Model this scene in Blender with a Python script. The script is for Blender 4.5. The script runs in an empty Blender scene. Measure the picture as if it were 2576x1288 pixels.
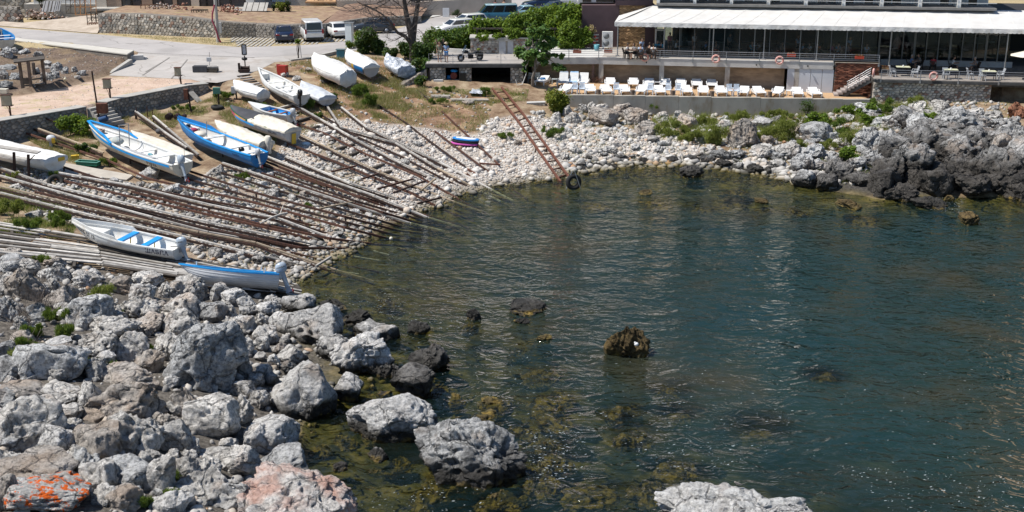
import bpy,bmesh,math,random
from math import cos,sin,pi,hypot,atan2
import numpy as np
from mathutils import Vector,Matrix,Euler
V3=Vector
scene=bpy.context.scene
COL=scene.collection
R=math.radians
# ------------------------------------------------------------------ camera
CAM_Z,PITCH,LENS=20.0,R(17.4),42.71
cam_d=bpy.data.cameras.new('camera')
cam_d.lens=LENS
cam_d.sensor_width=36.0
cam_d.clip_start=0.5
cam_d.clip_end=3000
cam=bpy.data.objects.new('camera',cam_d)
COL.objects.link(cam)
cam.location=(0,0,CAM_Z)
cam.rotation_euler=(R(90)-PITCH,0,0)
scene.camera=cam
# ------------------------------------------------------------------ sky,sun,exposure
SUN_EL=R(58)
w=bpy.data.worlds.new('World')
scene.world=w
w.use_nodes=True
nt=w.node_tree
nt.nodes.clear()
sky=nt.nodes.new('ShaderNodeTexSky')
sky.sky_type='NISHITA'
sky.sun_disc=False
sky.sun_elevation=SUN_EL
sky.sun_rotation=R(-97)
sky.dust_density=0.2
sky.ozone_density=3.0
bg=nt.nodes.new('ShaderNodeBackground')
bg.inputs[1].default_value=0.088
wo=nt.nodes.new('ShaderNodeOutputWorld')
nt.links.new(sky.outputs[0],bg.inputs[0])
nt.links.new(bg.outputs[0],wo.inputs[0])
sun_d=bpy.data.lights.new('sun','SUN')
sun_d.energy=5.0
sun_d.angle=R(0.5)
sun_d.color=(1.0,0.955,0.88)
sun=bpy.data.objects.new('sun',sun_d)
COL.objects.link(sun)
sdir=V3((-cos(SUN_EL),-0.12*cos(SUN_EL),sin(SUN_EL)))
sun.rotation_euler=sdir.to_track_quat('Z','Y').to_euler()
scene.view_settings.view_transform='Standard'
scene.view_settings.look='None'
scene.view_settings.exposure=0.3
scene.view_settings.gamma=1.0
scene.cycles.max_bounces=6
scene.cycles.diffuse_bounces=3
scene.cycles.glossy_bounces=3
scene.cycles.transparent_max_bounces=12
scene.cycles.caustics_reflective=False
scene.cycles.caustics_refractive=False
scene.cycles.use_denoising=True
# ------------------------------------------------------------------ measuring: where the photograph's points lie in the place
FPX=2576*LENS/36.0
CP,SP=cos(PITCH),sin(PITCH)
def ray(u,v):
 a,b=(u-1288.0)/FPX,(644.0-v)/FPX
 return V3((a,CP+b*SP,-SP+b*CP))
def G(u,v,z):
 d=ray(u,v)
 t=(z-CAM_Z)/d.z
 return V3((d.x*t,d.y*t,z))
def GY(u,v,y):
 d=ray(u,v)
 t=y/d.y
 return V3((d.x*t,y,CAM_Z+d.z*t))
def px_m(p):
 return FPX/(p[1]*CP-(p[2]-CAM_Z)*SP)
# ------------------------------------------------------------------ noise
_h=np.random.RandomState(11)
_perm=_h.permutation(512).astype(np.int64)
_perm=np.concatenate([_perm,_perm,_perm])
_grad=_h.normal(size=(512,3))
_grad /= np.linalg.norm(_grad,axis=1)[:,None]
def pnoise(p):
 p=np.asarray(p,float)
 i=np.floor(p).astype(np.int64)
 f=p-i
 i &= 255
 w_=f*f*f*(f*(f*6-15)+10)
 out=0
 for dx in (0,1):
  wx=w_[:,0] if dx else 1-w_[:,0]
  for dy in (0,1):
   wy=w_[:,1] if dy else 1-w_[:,1]
   for dz in (0,1):
    wz=w_[:,2] if dz else 1-w_[:,2]
    h=_perm[_perm[_perm[(i[:,0]+dx) & 255]+((i[:,1]+dy) & 255)]+((i[:,2]+dz) & 255)]
    g=_grad[h]
    out=out+wx*wy*wz*(g[:,0]*(f[:,0]-dx)+g[:,1]*(f[:,1]-dy)+g[:,2]*(f[:,2]-dz))
 return out*1.6
def fbm(p,o=4,g=0.5):
 p=np.asarray(p,float)
 s,a=0,1.0
 for k in range(o):
  s=s+a*pnoise(p*2 ** k+17.3*k)
  a *= g
 return s
def sstep(a,b,x):
 t=np.clip((x-a)/(b-a),0,1)
 return t*t*(3-2*t)
# ------------------------------------------------------------------ ground heights
def zup(y):                                   # made ground: quay path,plaza,road
 return np.interp(y,[97.0,114.0],[3.8,4.6])
def up(u,v):                                 # point on the made ground
 z=4.2
 for _ in range(12):
  z=float(zup(G(u,v,z).y))
 return G(u,v,z)
CTL=[(0,347,2.3),(100,342,2.35),(195,314,2.5),(272,292,2.6),(475,255,2.75),(520,240,2.95),(-300,410,2.3),
 (0,430,1.9),(0,560,1.75),(0,640,1.9),(250,430,1.75),(480,450,1.3),(650,400,1.5),(300,660,1.1),(600,560,.75),(600,715,.35),
 (740,360,1.8),(900,400,1.2),(1000,490,.4),(420,520,1.2),(200,500,1.5),(150,640,1.5),(450,640,.8),
 (770,700,0),(850,650,0),(960,590,0),(1040,545,0),(1110,515,0),(1200,482,0),(1290,460,0),(1400,450,0),(1500,420,0),(1600,410,0),
 (1700,414,0),(1850,427,0),(1950,442,0),(2000,470,0),(2150,490,0),(2250,512,0),(2350,500,0),(2450,500,0),(2576,520,0),(2900,540,0),
 (545,212,3.75),(600,204,3.9),(650,182,4.1),(731,155,4.3),(776,150,4.4),(849,132,4.5),(940,128,4.5),(1040,152,4.3),(1070,170,3.9),
 (630,240,3.3),(690,252,3.1),(760,252,3.0),(820,250,3.0),(850,205,3.6),(930,182,3.75),(1010,192,3.5),(1040,215,3.0),(1080,235,2.8),
 (950,240,2.9),(1000,280,2.3),(1100,280,2.2),(1200,225,2.75),(1300,225,2.75),(1250,250,2.4),(1330,258,2.2),(1450,278,1.7),(1520,286,1.3),(1600,291,1.1),(1800,294,1.0),(2000,294,1.05),(2130,288,1.3),(1200,300,1.7),
 (1100,340,1.2),(900,330,1.9),(1200,400,.55),(1350,330,1.3),(1420,300,1.25),(1600,305,1.0),(1800,305,.95),(2200,265,1.8),
 (2400,262,2.1),(2576,270,2.1),(2900,270,2.4),(2300,350,1.2),(2500,350,1.4),(2100,380,.8),(1900,370,.7),(1700,350,.8),(1500,350,.85),
 (2250,450,.35),(2450,430,.6),(2576,450,.5),(2900,430,.6),
 (-300,520,1.8),(-300,720,2.2),(-200,1000,2.6),(-200,1288,2.8),(300,1500,2.8),(900,1500,.6),(0,720,2.1),(0,900,2.3),(0,1100,2.4),(0,1288,2.6),
 (250,800,1.6),(300,1000,1.9),(300,1288,2.4),(500,1000,1.35),(480,860,1.0),(560,1180,1.3),(640,800,.35),(640,1000,.5),(680,1288,.9),(620,900,.6),
 (760,745,0),(800,880,.05),(870,1000,.0),(760,1090,.05),(770,1180,-.1),(840,1288,-.1),(1000,960,-.25),(930,1100,-.6),(830,1130,-.6),
 (1100,1100,-.9),(1200,1250,-1.0),(1000,1250,-.8),(1400,1100,-1.5),(1288,1400,-1.2),(1288,900,-1.8),(1000,760,-.9),(1150,800,-1.3),(1100,640,-1.0),
 (1288,700,-2.2),(1500,900,-2.6),(1500,1180,-2.0),(1300,560,-1.3),(1500,500,-.9),(1700,480,-.9),(1900,500,-1.0),(2100,560,-1.3),(2400,580,-1.6),
 (1800,650,-2.6),(2300,700,-3.4),(2000,900,-3.6),(2500,900,-4.4),(1700,1200,-2.8),(2200,1250,-4.0),(2700,1250,-5),(2700,600,-2.5),(1840,1420,-1.0)]
_cx=[]
for (u,v,z) in CTL:
 q=G(u,v,z)
 _cx.append((q.x,q.y,z))
_cx=np.array(_cx)
def _tps(r2):
 return 0.5*r2*np.log(r2+1e-9)
_n=len(_cx)
_A=np.zeros((_n+3,_n+3))
_d2=((_cx[:,None,:2]-_cx[None,:,:2]) ** 2).sum(-1)
_A[:_n,:_n]=_tps(_d2)+np.eye(_n)*6.0
_A[:_n,_n]=1
_A[:_n,_n+1:]=_cx[:,:2]
_A[_n,:_n]=1
_A[_n+1:,:_n]=_cx[:,:2].T
_w=np.linalg.solve(_A,np.concatenate([_cx[:,2],[0,0,0]]))
def zlow(x,y):
 x,y=np.ravel(x),np.ravel(y)
 out=np.empty(len(x))
 for k in range(0,len(x),20000):
  xs,ys=x[k:k+20000],y[k:k+20000]
  d2=(xs[:,None]-_cx[None,:,0]) ** 2+(ys[:,None]-_cx[None,:,1]) ** 2
  out[k:k+20000]=_tps(d2) @ _w[:_n]+_w[_n]+_w[_n+1]*xs+_w[_n+2]*ys
 return out
def inside(poly,x,y):
 x,y=np.asarray(x,float),np.asarray(y,float)
 r=np.zeros(x.shape,bool)
 n=len(poly)
 for i in range(n):
  x1,y1=poly[i][0],poly[i][1]
  x2,y2=poly[(i+1) % n][0],poly[(i+1) % n][1]
  if y1 == y2:
   continue
  r ^= ((y1 > y) != (y2 > y)) & (x < (x2-x1)*(y-y1)/(y2-y1)+x1)
 return r
QUAY=[up(-330,362),up(0,307),up(195,275),up(265,260),up(475,217),up(522,212)]
GAR_Y=104.0
GX0,GX1=-7.3,1.25
UPPER=[(-80,QUAY[0].y-12)]+[(q.x+.12,q.y+0.95) for q in QUAY]+[(q.x,q.y) for q in (up(548,209),up(600,198),up(650,178),up(690,160),up(731,155),up(776,150),up(849,132),up(940,126),up(1040,148))]+\
  [(GX0,105.2),(GX0,111),(GX1,111),(8,112.0),(80,112.0),(80,175),(-80,175)]
SAND_Y=99.1
def zsand(x):
 return np.interp(x,[4,28],[2.75,2.35])
SAND=[(3.0,103.4),(4.3,SAND_Y+.42),(29.6,SAND_Y+.42),(29.6,112),(8,112),(1.2,111),(1.2,104.2)]
RDECK=[(30.3,101.4),(80,94.6),(80,112),(30.0,112)]
TX0,TX1,TY0,TY1,TS=-80.0,80.0,14.0,160.0,0.36
_gx=np.arange(TX0,TX1,TS)
_gy=np.arange(TY0,TY1,TS)
XX,YY=np.meshgrid(_gx,_gy)
ZZ=zlow(XX,YY).reshape(XX.shape)
_nz=fbm(np.stack([XX.ravel()*.45,YY.ravel()*.45,0*XX.ravel()],1),4).reshape(XX.shape)
ZZ=np.clip(ZZ,-7,4.4)+_nz*0.10
_low=ZZ.copy()
M_UP=inside(UPPER,XX,YY)
ZZ=np.where(M_UP,zup(YY)+0.0,ZZ)
M_SAND=inside(SAND,XX,YY)
ZZ=np.where(M_SAND,zsand(XX)+_nz*.03,ZZ)
M_RD=inside(RDECK,XX,YY)
ZZ=np.where(M_RD,3.4,ZZ)
GARF=[(GX0,GAR_Y),(GX1,GAR_Y),(GX1,111),(GX0,111)]
ZZ=np.where(inside(GARF,XX,YY),2.75,ZZ)
def terr(x,y):
 i=(x-TX0)/TS
 j=(y-TY0)/TS
 i=min(max(i,0),len(_gx)-1.001)
 j=min(max(j,0),len(_gy)-1.001)
 a,b=int(i),int(j)
 fi,fj=i-a,j-b
 return float(ZZ[b,a]*(1-fi)*(1-fj)+ZZ[b,a+1]*fi*(1-fj)+ZZ[b+1,a]*(1-fi)*fj+ZZ[b+1,a+1]*fi*fj)
def TH(u,v,h=0.0):
 d=ray(u,v)
 o=V3((0,0,CAM_Z))
 lo,t=18.0,18.0
 while t < 260:
  q=o+d*t
  if q.z <= terr(q.x,q.y)+h:
   break
  lo=t
  t += 0.4
 hi=t
 for _ in range(18):
  m=.5*(lo+hi)
  q=o+d*m
  if q.z <= terr(q.x,q.y)+h:
   hi=m
  else:
   lo=m
 return o+d*hi
# ------------------------------------------------------------------ mesh builder
class MB:
 def __init__(s):
  s.v,s.f,s.m,s.sm=[],[],[],[]
 def add(s,vs,fs,mi=0,smooth=False):
  n=len(s.v)
  s.v.extend([tuple(q) for q in vs])
  for f in fs:
   s.f.append(tuple(i+n for i in f))
   s.m.append(mi)
   s.sm.append(smooth)
  return s
 def box(s,c,d,rz=0.0,mi=0,rot=None):
  x,y,z=d[0]/2,d[1]/2,d[2]/2
  vs=[V3(q) for q in ((-x,-y,-z),(x,-y,-z),(x,y,-z),(-x,y,-z),(-x,-y,z),(x,-y,z),(x,y,z),(-x,y,z))]
  M_=rot if rot is not None else Matrix.Rotation(rz,3,'Z')
  c=V3(c)
  return s.add([M_ @ q+c for q in vs],[(0,3,2,1),(4,5,6,7),(0,1,5,4),(1,2,6,5),(2,3,7,6),(3,0,4,7)],mi)
 def beam(s,p,q,w_,h,mi=0,up_=(0,0,1),jit=0):
  p,q=V3(p),V3(q)
  d=(q-p)
  if d.length < 1e-5:
   return s
  d.normalize()
  r=d.cross(V3(up_))
  if r.length < 1e-4:
   r=V3((1,0,0))
  r.normalize()
  u_=r.cross(d)
  a,b=r*w_/2,u_*h/2
  return s.add([p-a-b,p+a-b,p+a+b,p-a+b,q-a-b,q+a-b,q+a+b,q-a+b],[(0,1,2,3),(7,6,5,4),(0,4,5,1),(1,5,6,2),(2,6,7,3),(3,7,4,0)],mi)
 def tube(s,pts,r,n=6,mi=0,cap=True,smooth=True):
  pts=[V3(q) for q in pts]
  rs=r if isinstance(r,(list,tuple)) else [r]*len(pts)
  vs,fs=[],[]
  a=None
  for i,q in enumerate(pts):
   d=(pts[min(i+1,len(pts)-1)]-pts[max(i-1,0)])
   d=d.normalized() if d.length > 1e-7 else V3((0,0,1))
   if a is None:
    a=d.cross(V3((0,0,1)))
    if a.length < 1e-3:
     a=d.cross(V3((1,0,0)))
   a=(a-d*a.dot(d))
   a=a.normalized() if a.length > 1e-6 else V3((1,0,0))
   b=d.cross(a)
   for k in range(n):
    t=2*pi*k/n
    vs.append(q+(a*cos(t)+b*sin(t))*rs[i])
  for i in range(len(pts)-1):
   for k in range(n):
    k2=(k+1) % n
    fs.append((i*n+k,i*n+k2,(i+1)*n+k2,(i+1)*n+k))
  s.add(vs,fs,mi,smooth)
  if cap:
   s.add(vs[:n],[tuple(range(n))[::-1]],mi)
   s.add(vs[-n:],[tuple(range(n))],mi)
  return s
 def loft(s,secs,mi=0,closed=False,cap=False,smooth=True):
  n=len(secs[0])
  vs=[q for sec in secs for q in sec]
  fs=[]
  m=n if closed else n-1
  for i in range(len(secs)-1):
   for k in range(m):
    k2=(k+1) % n
    fs.append((i*n+k,i*n+k2,(i+1)*n+k2,(i+1)*n+k))
  s.add(vs,fs,mi,smooth)
  if cap:
   s.add(secs[0],[tuple(range(n))[::-1]],mi)
   s.add(secs[-1],[tuple(range(n))],mi)
  return s
 def lathe(s,prof,c=(0,0,0),n=12,mi=0,axis=None,smooth=True):
  c=V3(c)
  secs=[]
  for (r,z) in prof:
   sec=[]
   for k in range(n):
    t=2*pi*k/n
    q=V3((r*cos(t),r*sin(t),z))
    if axis is not None:
     q=axis @ q
    sec.append(q+c)
   secs.append(sec)
  return s.loft(secs,mi,True,True,smooth)
 def torus(s,c,R_,r,axis=None,n=20,m=8,mi=0):
  secs=[]
  c=V3(c)
  for i in range(n+1):
   a=2*pi*i/n
   sec=[]
   for k in range(m):
    b=2*pi*k/m
    q=V3(((R_+r*cos(b))*cos(a),(R_+r*cos(b))*sin(a),r*sin(b)))
    if axis is not None:
     q=axis @ q
    sec.append(q+c)
   secs.append(sec)
  return s.loft(secs,mi,True)
 def prism(s,poly,z0,z1,mi=0):
  n=len(poly)
  vs=[(q[0],q[1],z0) for q in poly]+[(q[0],q[1],z1) for q in poly]
  fs=[tuple(range(n))[::-1],tuple(range(n,2*n))]+[(i,(i+1) % n,n+(i+1) % n,n+i) for i in range(n)]
  return s.add(vs,fs,mi)
 def ell(s,c,r,n=10,m=7,mi=0,rot=None):
  secs=[]
  c=V3(c)
  for i in range(m+1):
   t=pi*i/m-pi/2
   rr=max(cos(t),0.02)
   sec=[]
   for k in range(n):
    a=2*pi*k/n
    q=V3((rr*cos(a)*r[0],rr*sin(a)*r[1],sin(t)*r[2]))
    if rot is not None:
     q=rot @ q
    sec.append(q+c)
   secs.append(sec)
  return s.loft(secs,mi,True,True)
 def mesh(s,name,mats,off=None):
  me=bpy.data.meshes.new(name)
  vs=s.v if off is None else [(q[0]-off[0],q[1]-off[1],q[2]-off[2]) for q in s.v]
  me.from_pydata(vs,[],s.f)
  if not isinstance(mats,(list,tuple)):
   mats=[mats]
  for mm in mats:
   me.materials.append(mm)
  me.polygons.foreach_set('material_index',s.m)
  me.polygons.foreach_set('use_smooth',s.sm)
  me.update()
  return me
def link(o,parent=None):
 COL.objects.link(o)
 if parent is not None:
  o.parent=parent
 return o
def tag(o,label=None,cat=None,group=None,kind=None):
 if label: o['label']=label
 if cat: o['category']=cat
 if group: o['group']=group
 if kind: o['kind']=kind
 return o
def empty(name,loc,label=None,cat=None,group=None,rz=0.0,rot=None):
 o=bpy.data.objects.new(name,None)
 o.empty_display_size=0.2
 link(o)
 o.location=loc
 o.rotation_euler=rot if rot is not None else (0,0,rz)
 return tag(o,label,cat,group)
def part(name,mb,mats,parent,world=False,label=None,kind=None):
 off=parent_world(parent) if world else None
 o=bpy.data.objects.new(name,mb.mesh(name,mats,off))
 link(o,parent)
 if label: o['label']=label
 if kind: o['kind']=kind
 return o
def parent_world(p):
 q=V3((0,0,0))
 while p is not None:
  q=q+p.location
  p=p.parent
 return q
def thing(name,mb,mats,label,cat,group=None,base=None):
 b=V3(base) if base is not None else V3((0,0,0))
 o=bpy.data.objects.new(name,mb.mesh(name,mats,b))
 link(o)
 o.location=b
 return tag(o,label,cat,group)
def structure(name,mb,mats,parent=None):
 o=bpy.data.objects.new(name,mb.mesh(name,mats))
 link(o,parent)
 o['kind']='structure'
 return o
def stuff(name,mb,mats,parent=None):
 o=bpy.data.objects.new(name,mb.mesh(name,mats))
 link(o,parent)
 o['kind']='stuff'
 return o
def np_mesh(name,V,F,mats,smooth=False,mi=None):
 V=np.asarray(V,np.float32); F=np.asarray(F,np.int32)
 me=bpy.data.meshes.new(name)
 k=F.shape[1]
 me.vertices.add(len(V)); me.vertices.foreach_set('co',V.ravel())
 me.loops.add(F.size); me.loops.foreach_set('vertex_index',F.ravel())
 me.polygons.add(len(F))
 me.polygons.foreach_set('loop_start',np.arange(len(F),dtype=np.int32)*k)
 me.polygons.foreach_set('loop_total',np.full(len(F),k,np.int32))
 if smooth: me.polygons.foreach_set('use_smooth',np.ones(len(F),bool))
 for mm in (mats if isinstance(mats,(list,tuple)) else [mats]): me.materials.append(mm)
 if mi is not None: me.polygons.foreach_set('material_index',np.asarray(mi,np.int32))
 me.update(); me.validate()
 return me
def dup(o,loc=None,rz=None,label=None,parent=None,group=None,rot=None,sc=None):
 c=o.copy()
 COL.objects.link(c)
 c.parent=parent
 if loc is not None: c.location=loc
 if rz is not None: c.rotation_euler=(0,0,rz)
 if rot is not None: c.rotation_euler=rot
 if sc is not None: c.scale=sc
 if label: c['label']=label
 if group: c['group']=group
 for ch in o.children:
  dup(ch,parent=c)
 return c
# ------------------------------------------------------------------ materials
_mats={}
def new_mat(name):
 m=bpy.data.materials.new(name)
 m.use_nodes=True
 n=m.node_tree
 b=n.nodes['Principled BSDF']
 return m,n,b
def N(n,t,**kw):
 x=n.nodes.new(t)
 for k,v in kw.items():
  setattr(x,k,v)
 return x
def noise(n,sc,det=4,rough=.55,vec=None,dist=0):
 x=N(n,'ShaderNodeTexNoise')
 x.inputs['Scale'].default_value=sc
 x.inputs['Detail'].default_value=det
 x.inputs['Roughness'].default_value=rough
 x.inputs['Distortion'].default_value=dist
 if vec is not None:
  n.links.new(vec,x.inputs['Vector'])
 return x.outputs['Fac']
def ramp(n,fac,stops):
 x=N(n,'ShaderNodeValToRGB')
 e=x.color_ramp.elements
 while len(e) < len(stops):
  e.new(.5)
 for i,(p,c) in enumerate(stops):
  e[i].position=p
  e[i].color=(c[0],c[1],c[2],1) if not isinstance(c,(int,float)) else (c,c,c,1)
 n.links.new(fac,x.inputs[0])
 return x.outputs[0]
def mix(n,fac,a,b,mode='MIX'):
 x=N(n,'ShaderNodeMix',data_type='RGBA',blend_type=mode)
 for s,val in ((x.inputs[0],fac),(x.inputs[6],a),(x.inputs[7],b)):
  if hasattr(val,'is_linked') or hasattr(val,'node'):
   n.links.new(val,s)
  elif isinstance(val,(int,float)):
   s.default_value=val
  else:
   s.default_value=(val[0],val[1],val[2],1)
 return x.outputs[2]
def math_(n,op,a,b=None,clamp=False):
 x=N(n,'ShaderNodeMath',operation=op,use_clamp=clamp)
 for s,val in ((x.inputs[0],a),(x.inputs[1],b)):
  if val is None: continue
  if isinstance(val,(int,float)): s.default_value=val
  else: n.links.new(val,s)
 return x.outputs[0]
def bump(n,h,strength=.5,dist=.05,prev=None):
 x=N(n,'ShaderNodeBump')
 x.inputs['Strength'].default_value=strength
 x.inputs['Distance'].default_value=dist
 n.links.new(h,x.inputs['Height'])
 if prev is not None: n.links.new(prev,x.inputs['Normal'])
 return x.outputs[0]
def mat(name,c1,c2=None,sc=3.0,rough=.75,metal=0.,bmp=0.,bsc=20.,bdist=.02,rnd=0.,contrast=(.35,.65),spec=.4,stretch=None,coat=0.,dirt=None,dsc=2.0,damt=(.55,.75)):
 if name in _mats: return _mats[name]
 m,n,b=new_mat(name)
 tc=N(n,'ShaderNodeTexCoord').outputs['Object']
 if stretch is not None:
  mp=N(n,'ShaderNodeMapping')
  mp.inputs['Scale'].default_value=stretch
  n.links.new(tc,mp.inputs[0])
  tc=mp.outputs[0]
 if c2 is None:
  c2=tuple(x*.82 for x in c1)
 col=ramp(n,noise(n,sc,5,.6,tc),[(contrast[0],c2),(contrast[1],c1)])
 if dirt is not None:
  col=mix(n,ramp(n,noise(n,dsc,5,.65,tc),[(damt[0],0.),(damt[1],1.)]),col,dirt)
 if rnd:
  oi=N(n,'ShaderNodeObjectInfo').outputs['Random']
  hs=N(n,'ShaderNodeHueSaturation')
  n.links.new(col,hs.inputs['Color'])
  n.links.new(math_(n,'MULTIPLY_ADD',oi,2*rnd),hs.inputs['Value'])
  hs.inputs['Value'].links[0].from_node.inputs[2].default_value=1-rnd
  col=hs.outputs[0]
 n.links.new(col,b.inputs['Base Color'])
 b.inputs['Roughness'].default_value=rough
 b.inputs['Metallic'].default_value=metal
 b.inputs['Specular IOR Level'].default_value=spec
 b.inputs['Coat Weight'].default_value=coat
 if bmp:
  n.links.new(bump(n,noise(n,bsc,4,.6,tc),bmp,bdist),b.inputs['Normal'])
 _mats[name]=m
 return m
def cracked(m,sc,col):
 n=m.node_tree; b=n.nodes['Principled BSDF']
 pos=N(n,'ShaderNodeNewGeometry').outputs['Position']
 v=N(n,'ShaderNodeTexVoronoi',feature='DISTANCE_TO_EDGE'); v.inputs['Scale'].default_value=sc
 ad=N(n,'ShaderNodeVectorMath',operation='ADD'); n.links.new(pos,ad.inputs[0])
 nz=N(n,'ShaderNodeTexNoise'); nz.inputs['Scale'].default_value=.6; nz.inputs['Detail'].default_value=6; n.links.new(pos,nz.inputs['Vector'])
 n.links.new(nz.outputs['Color'],ad.inputs[1]); n.links.new(ad.outputs[0],v.inputs['Vector'])
 f=math_(n,'MULTIPLY',ramp(n,v.outputs['Distance'],[(.0,1.),(.012,0.)]),ramp(n,noise(n,.3,3,.5,pos),[(.42,0.),(.55,.8)]))
 old=b.inputs['Base Color'].links[0].from_socket
 c=mix(n,f,old,col)
 c=mix(n,math_(n,'MULTIPLY',ramp(n,noise(n,.09,2,.4,pos),[(.55,0.),(.57,1.)]),.35),c,tuple(x*1.6 for x in col))
 n.links.new(c,b.inputs['Base Color'])
def rock_mat(name,pale,grey,tint,dark,wet_z=.35,wet_w=.35,pit=.9,orange=0.,tintamt=(.56,.72)):
 m,n,b=new_mat(name)
 tc=N(n,'ShaderNodeTexCoord').outputs['Object']
 geo=N(n,'ShaderNodeNewGeometry')
 pos=geo.outputs['Position']
 f1=noise(n,1.3,6,.68,pos)
 f2=noise(n,7.5,5,.72,pos)
 f3=noise(n,.8,3,.5,pos)
 c=ramp(n,f1,[(.30,tuple(x*.7 for x in grey)),(.38,grey),(.54,pale)])
 c=mix(n,math_(n,'MULTIPLY',ramp(n,f2,[(.41,1.),(.53,0.)]),.62),c,tuple(x*.42 for x in grey))  # dark specks paint the shade of small pits into the colour
 c=mix(n,ramp(n,f3,[(tintamt[0],0.),(tintamt[1],.6)]),c,tint)
 if orange:
  c=mix(n,ramp(n,noise(n,2.6,6,.7,pos),[(.535,0.),(.56,1.)]),c,(.72,.13,.015))
 wv=N(n,'ShaderNodeVectorMath',operation='ADD'); n.links.new(pos,wv.inputs[0])
 nz=N(n,'ShaderNodeTexNoise'); nz.inputs['Scale'].default_value=1.1; nz.inputs['Detail'].default_value=5; n.links.new(pos,nz.inputs['Vector']); n.links.new(nz.outputs['Color'],wv.inputs[1])
 vc=N(n,'ShaderNodeTexVoronoi',feature='DISTANCE_TO_EDGE'); vc.inputs['Scale'].default_value=.75; n.links.new(wv.outputs[0],vc.inputs['Vector'])
 cr=vc.outputs['Distance']
 c=mix(n,ramp(n,cr,[(.0,.75),(.022,0.)]),c,tuple(x*.30 for x in grey))
 oi=N(n,'ShaderNodeObjectInfo').outputs['Random']
 hs=N(n,'ShaderNodeHueSaturation')
 n.links.new(c,hs.inputs['Color'])
 k=N(n,'ShaderNodeMath',operation='MULTIPLY_ADD')
 n.links.new(oi,k.inputs[0]); k.inputs[1].default_value=.34; k.inputs[2].default_value=.82
 n.links.new(k.outputs[0],hs.inputs['Value'])
 sx=N(n,'ShaderNodeSeparateXYZ')
 n.links.new(pos,sx.inputs[0])
 zz=math_(n,'ADD',sx.outputs['Z'],math_(n,'MULTIPLY',math_(n,'SUBTRACT',noise(n,1.7,4,.6,pos),.5),-.9))
 mr=N(n,'ShaderNodeMapRange')
 n.links.new(zz,mr.inputs[0])
 mr.inputs[1].default_value=wet_z; mr.inputs[2].default_value=wet_z+wet_w
 mr.inputs[3].default_value=1; mr.inputs[4].default_value=0
 alg=mix(n,ramp(n,noise(n,3.2,3,.5,pos),[(.42,0.),(.58,1.)]),dark,(.32,.22,.05))
 mr2=N(n,'ShaderNodeMapRange')
 n.links.new(zz,mr2.inputs[0])
 mr2.inputs[1].default_value=-.1; mr2.inputs[2].default_value=.12
 mr2.inputs[3].default_value=1; mr2.inputs[4].default_value=0
 low=mix(n,mr2.outputs[0],mix(n,ramp(n,f1,[(.42,0.),(.62,1.)]),dark,tuple(x*2.6 for x in dark)),alg)
 c=mix(n,mr.outputs[0],hs.outputs[0],low)
 n.links.new(c,b.inputs['Base Color'])
 rg=math_(n,'MULTIPLY_ADD',mr.outputs[0],-.35)
 rg.node.inputs[2].default_value=.93
 n.links.new(rg,b.inputs['Roughness'])
 b.inputs['Specular IOR Level'].default_value=.3
 v=N(n,'ShaderNodeTexVoronoi')
 n.links.new(pos,v.inputs['Vector'])
 v.inputs['Scale'].default_value=3.4
 v2=ramp(n,v.outputs['Distance'],[(.12,0.),(.42,1.)])
 nb=bump(n,noise(n,7,8,.76,pos),1.,.22)
 nb=bump(n,v2,pit*.8,.12,nb)
 nb=bump(n,ramp(n,cr,[(0.,0.),(.05,1.)]),.9,.14,nb)
 n.links.new(nb,b.inputs['Normal'])
 _mats[name]=m
 return m
def leaf_mat(name,c1,c2,c3,tr=.3):
 if name in _mats: return _mats[name]
 m,n,b=new_mat(name)
 rpi=N(n,'ShaderNodeNewGeometry').outputs['Random Per Island']
 col=ramp(n,rpi,[(0.,c1),(.55,c2),(1.,c3)])
 n.links.new(col,b.inputs['Base Color'])
 b.inputs['Roughness'].default_value=.55
 b.inputs['Specular IOR Level'].default_value=.3
 t=N(n,'ShaderNodeBsdfTranslucent')
 n.links.new(mix(n,.5,col,(.30,.36,.04)),t.inputs[0])
 mx=N(n,'ShaderNodeMixShader')
 mx.inputs[0].default_value=tr
 n.links.new(b.outputs[0],mx.inputs[1]); n.links.new(t.outputs[0],mx.inputs[2])
 n.links.new(mx.outputs[0],n.nodes['Material Output'].inputs[0])
 _mats[name]=m
 return m
def glass_mat(name,tint,opac):
 m,n,b=new_mat(name)
 n.nodes.remove(b)
 tr=N(n,'ShaderNodeBsdfTransparent'); tr.inputs[0].default_value=(*tint,1)
 gl=N(n,'ShaderNodeBsdfGlossy'); gl.inputs['Roughness'].default_value=.02
 fr=N(n,'ShaderNodeFresnel'); fr.inputs[0].default_value=1.5
 mx=N(n,'ShaderNodeMixShader')
 n.links.new(math_(n,'ADD',fr.outputs[0],opac,True),mx.inputs[0])
 n.links.new(tr.outputs[0],mx.inputs[1]); n.links.new(gl.outputs[0],mx.inputs[2])
 n.links.new(mx.outputs[0],n.nodes['Material Output'].inputs[0])
 _mats[name]=m
 return m
LIME=rock_mat('limestone',(.77,.74,.70),(.44,.42,.395),(.44,.33,.25),(.026,.024,.022))
LIMEW=rock_mat('white_limestone',(.82,.80,.775),(.58,.565,.545),(.52,.42,.34),(.03,.028,.025))
GREYC=rock_mat('cliff_rock',(.50,.49,.48),(.20,.195,.19),(.36,.25,.17),(.040,.036,.032),wet_z=1.7,wet_w=1.0)
SNOW=rock_mat('bright_limestone',(.88,.87,.85),(.72,.70,.68),(.60,.50,.43),(.03,.028,.025),tintamt=(.55,.75))
LIMEB=rock_mat('brown_limestone',(.62,.565,.51),(.37,.34,.31),(.42,.31,.225),(.03,.027,.024),tintamt=(.45,.65))
LICH=rock_mat('lichen_limestone',(.62,.60,.57),(.38,.37,.36),(.40,.33,.25),(.03,.027,.024),orange=1.)
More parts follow.
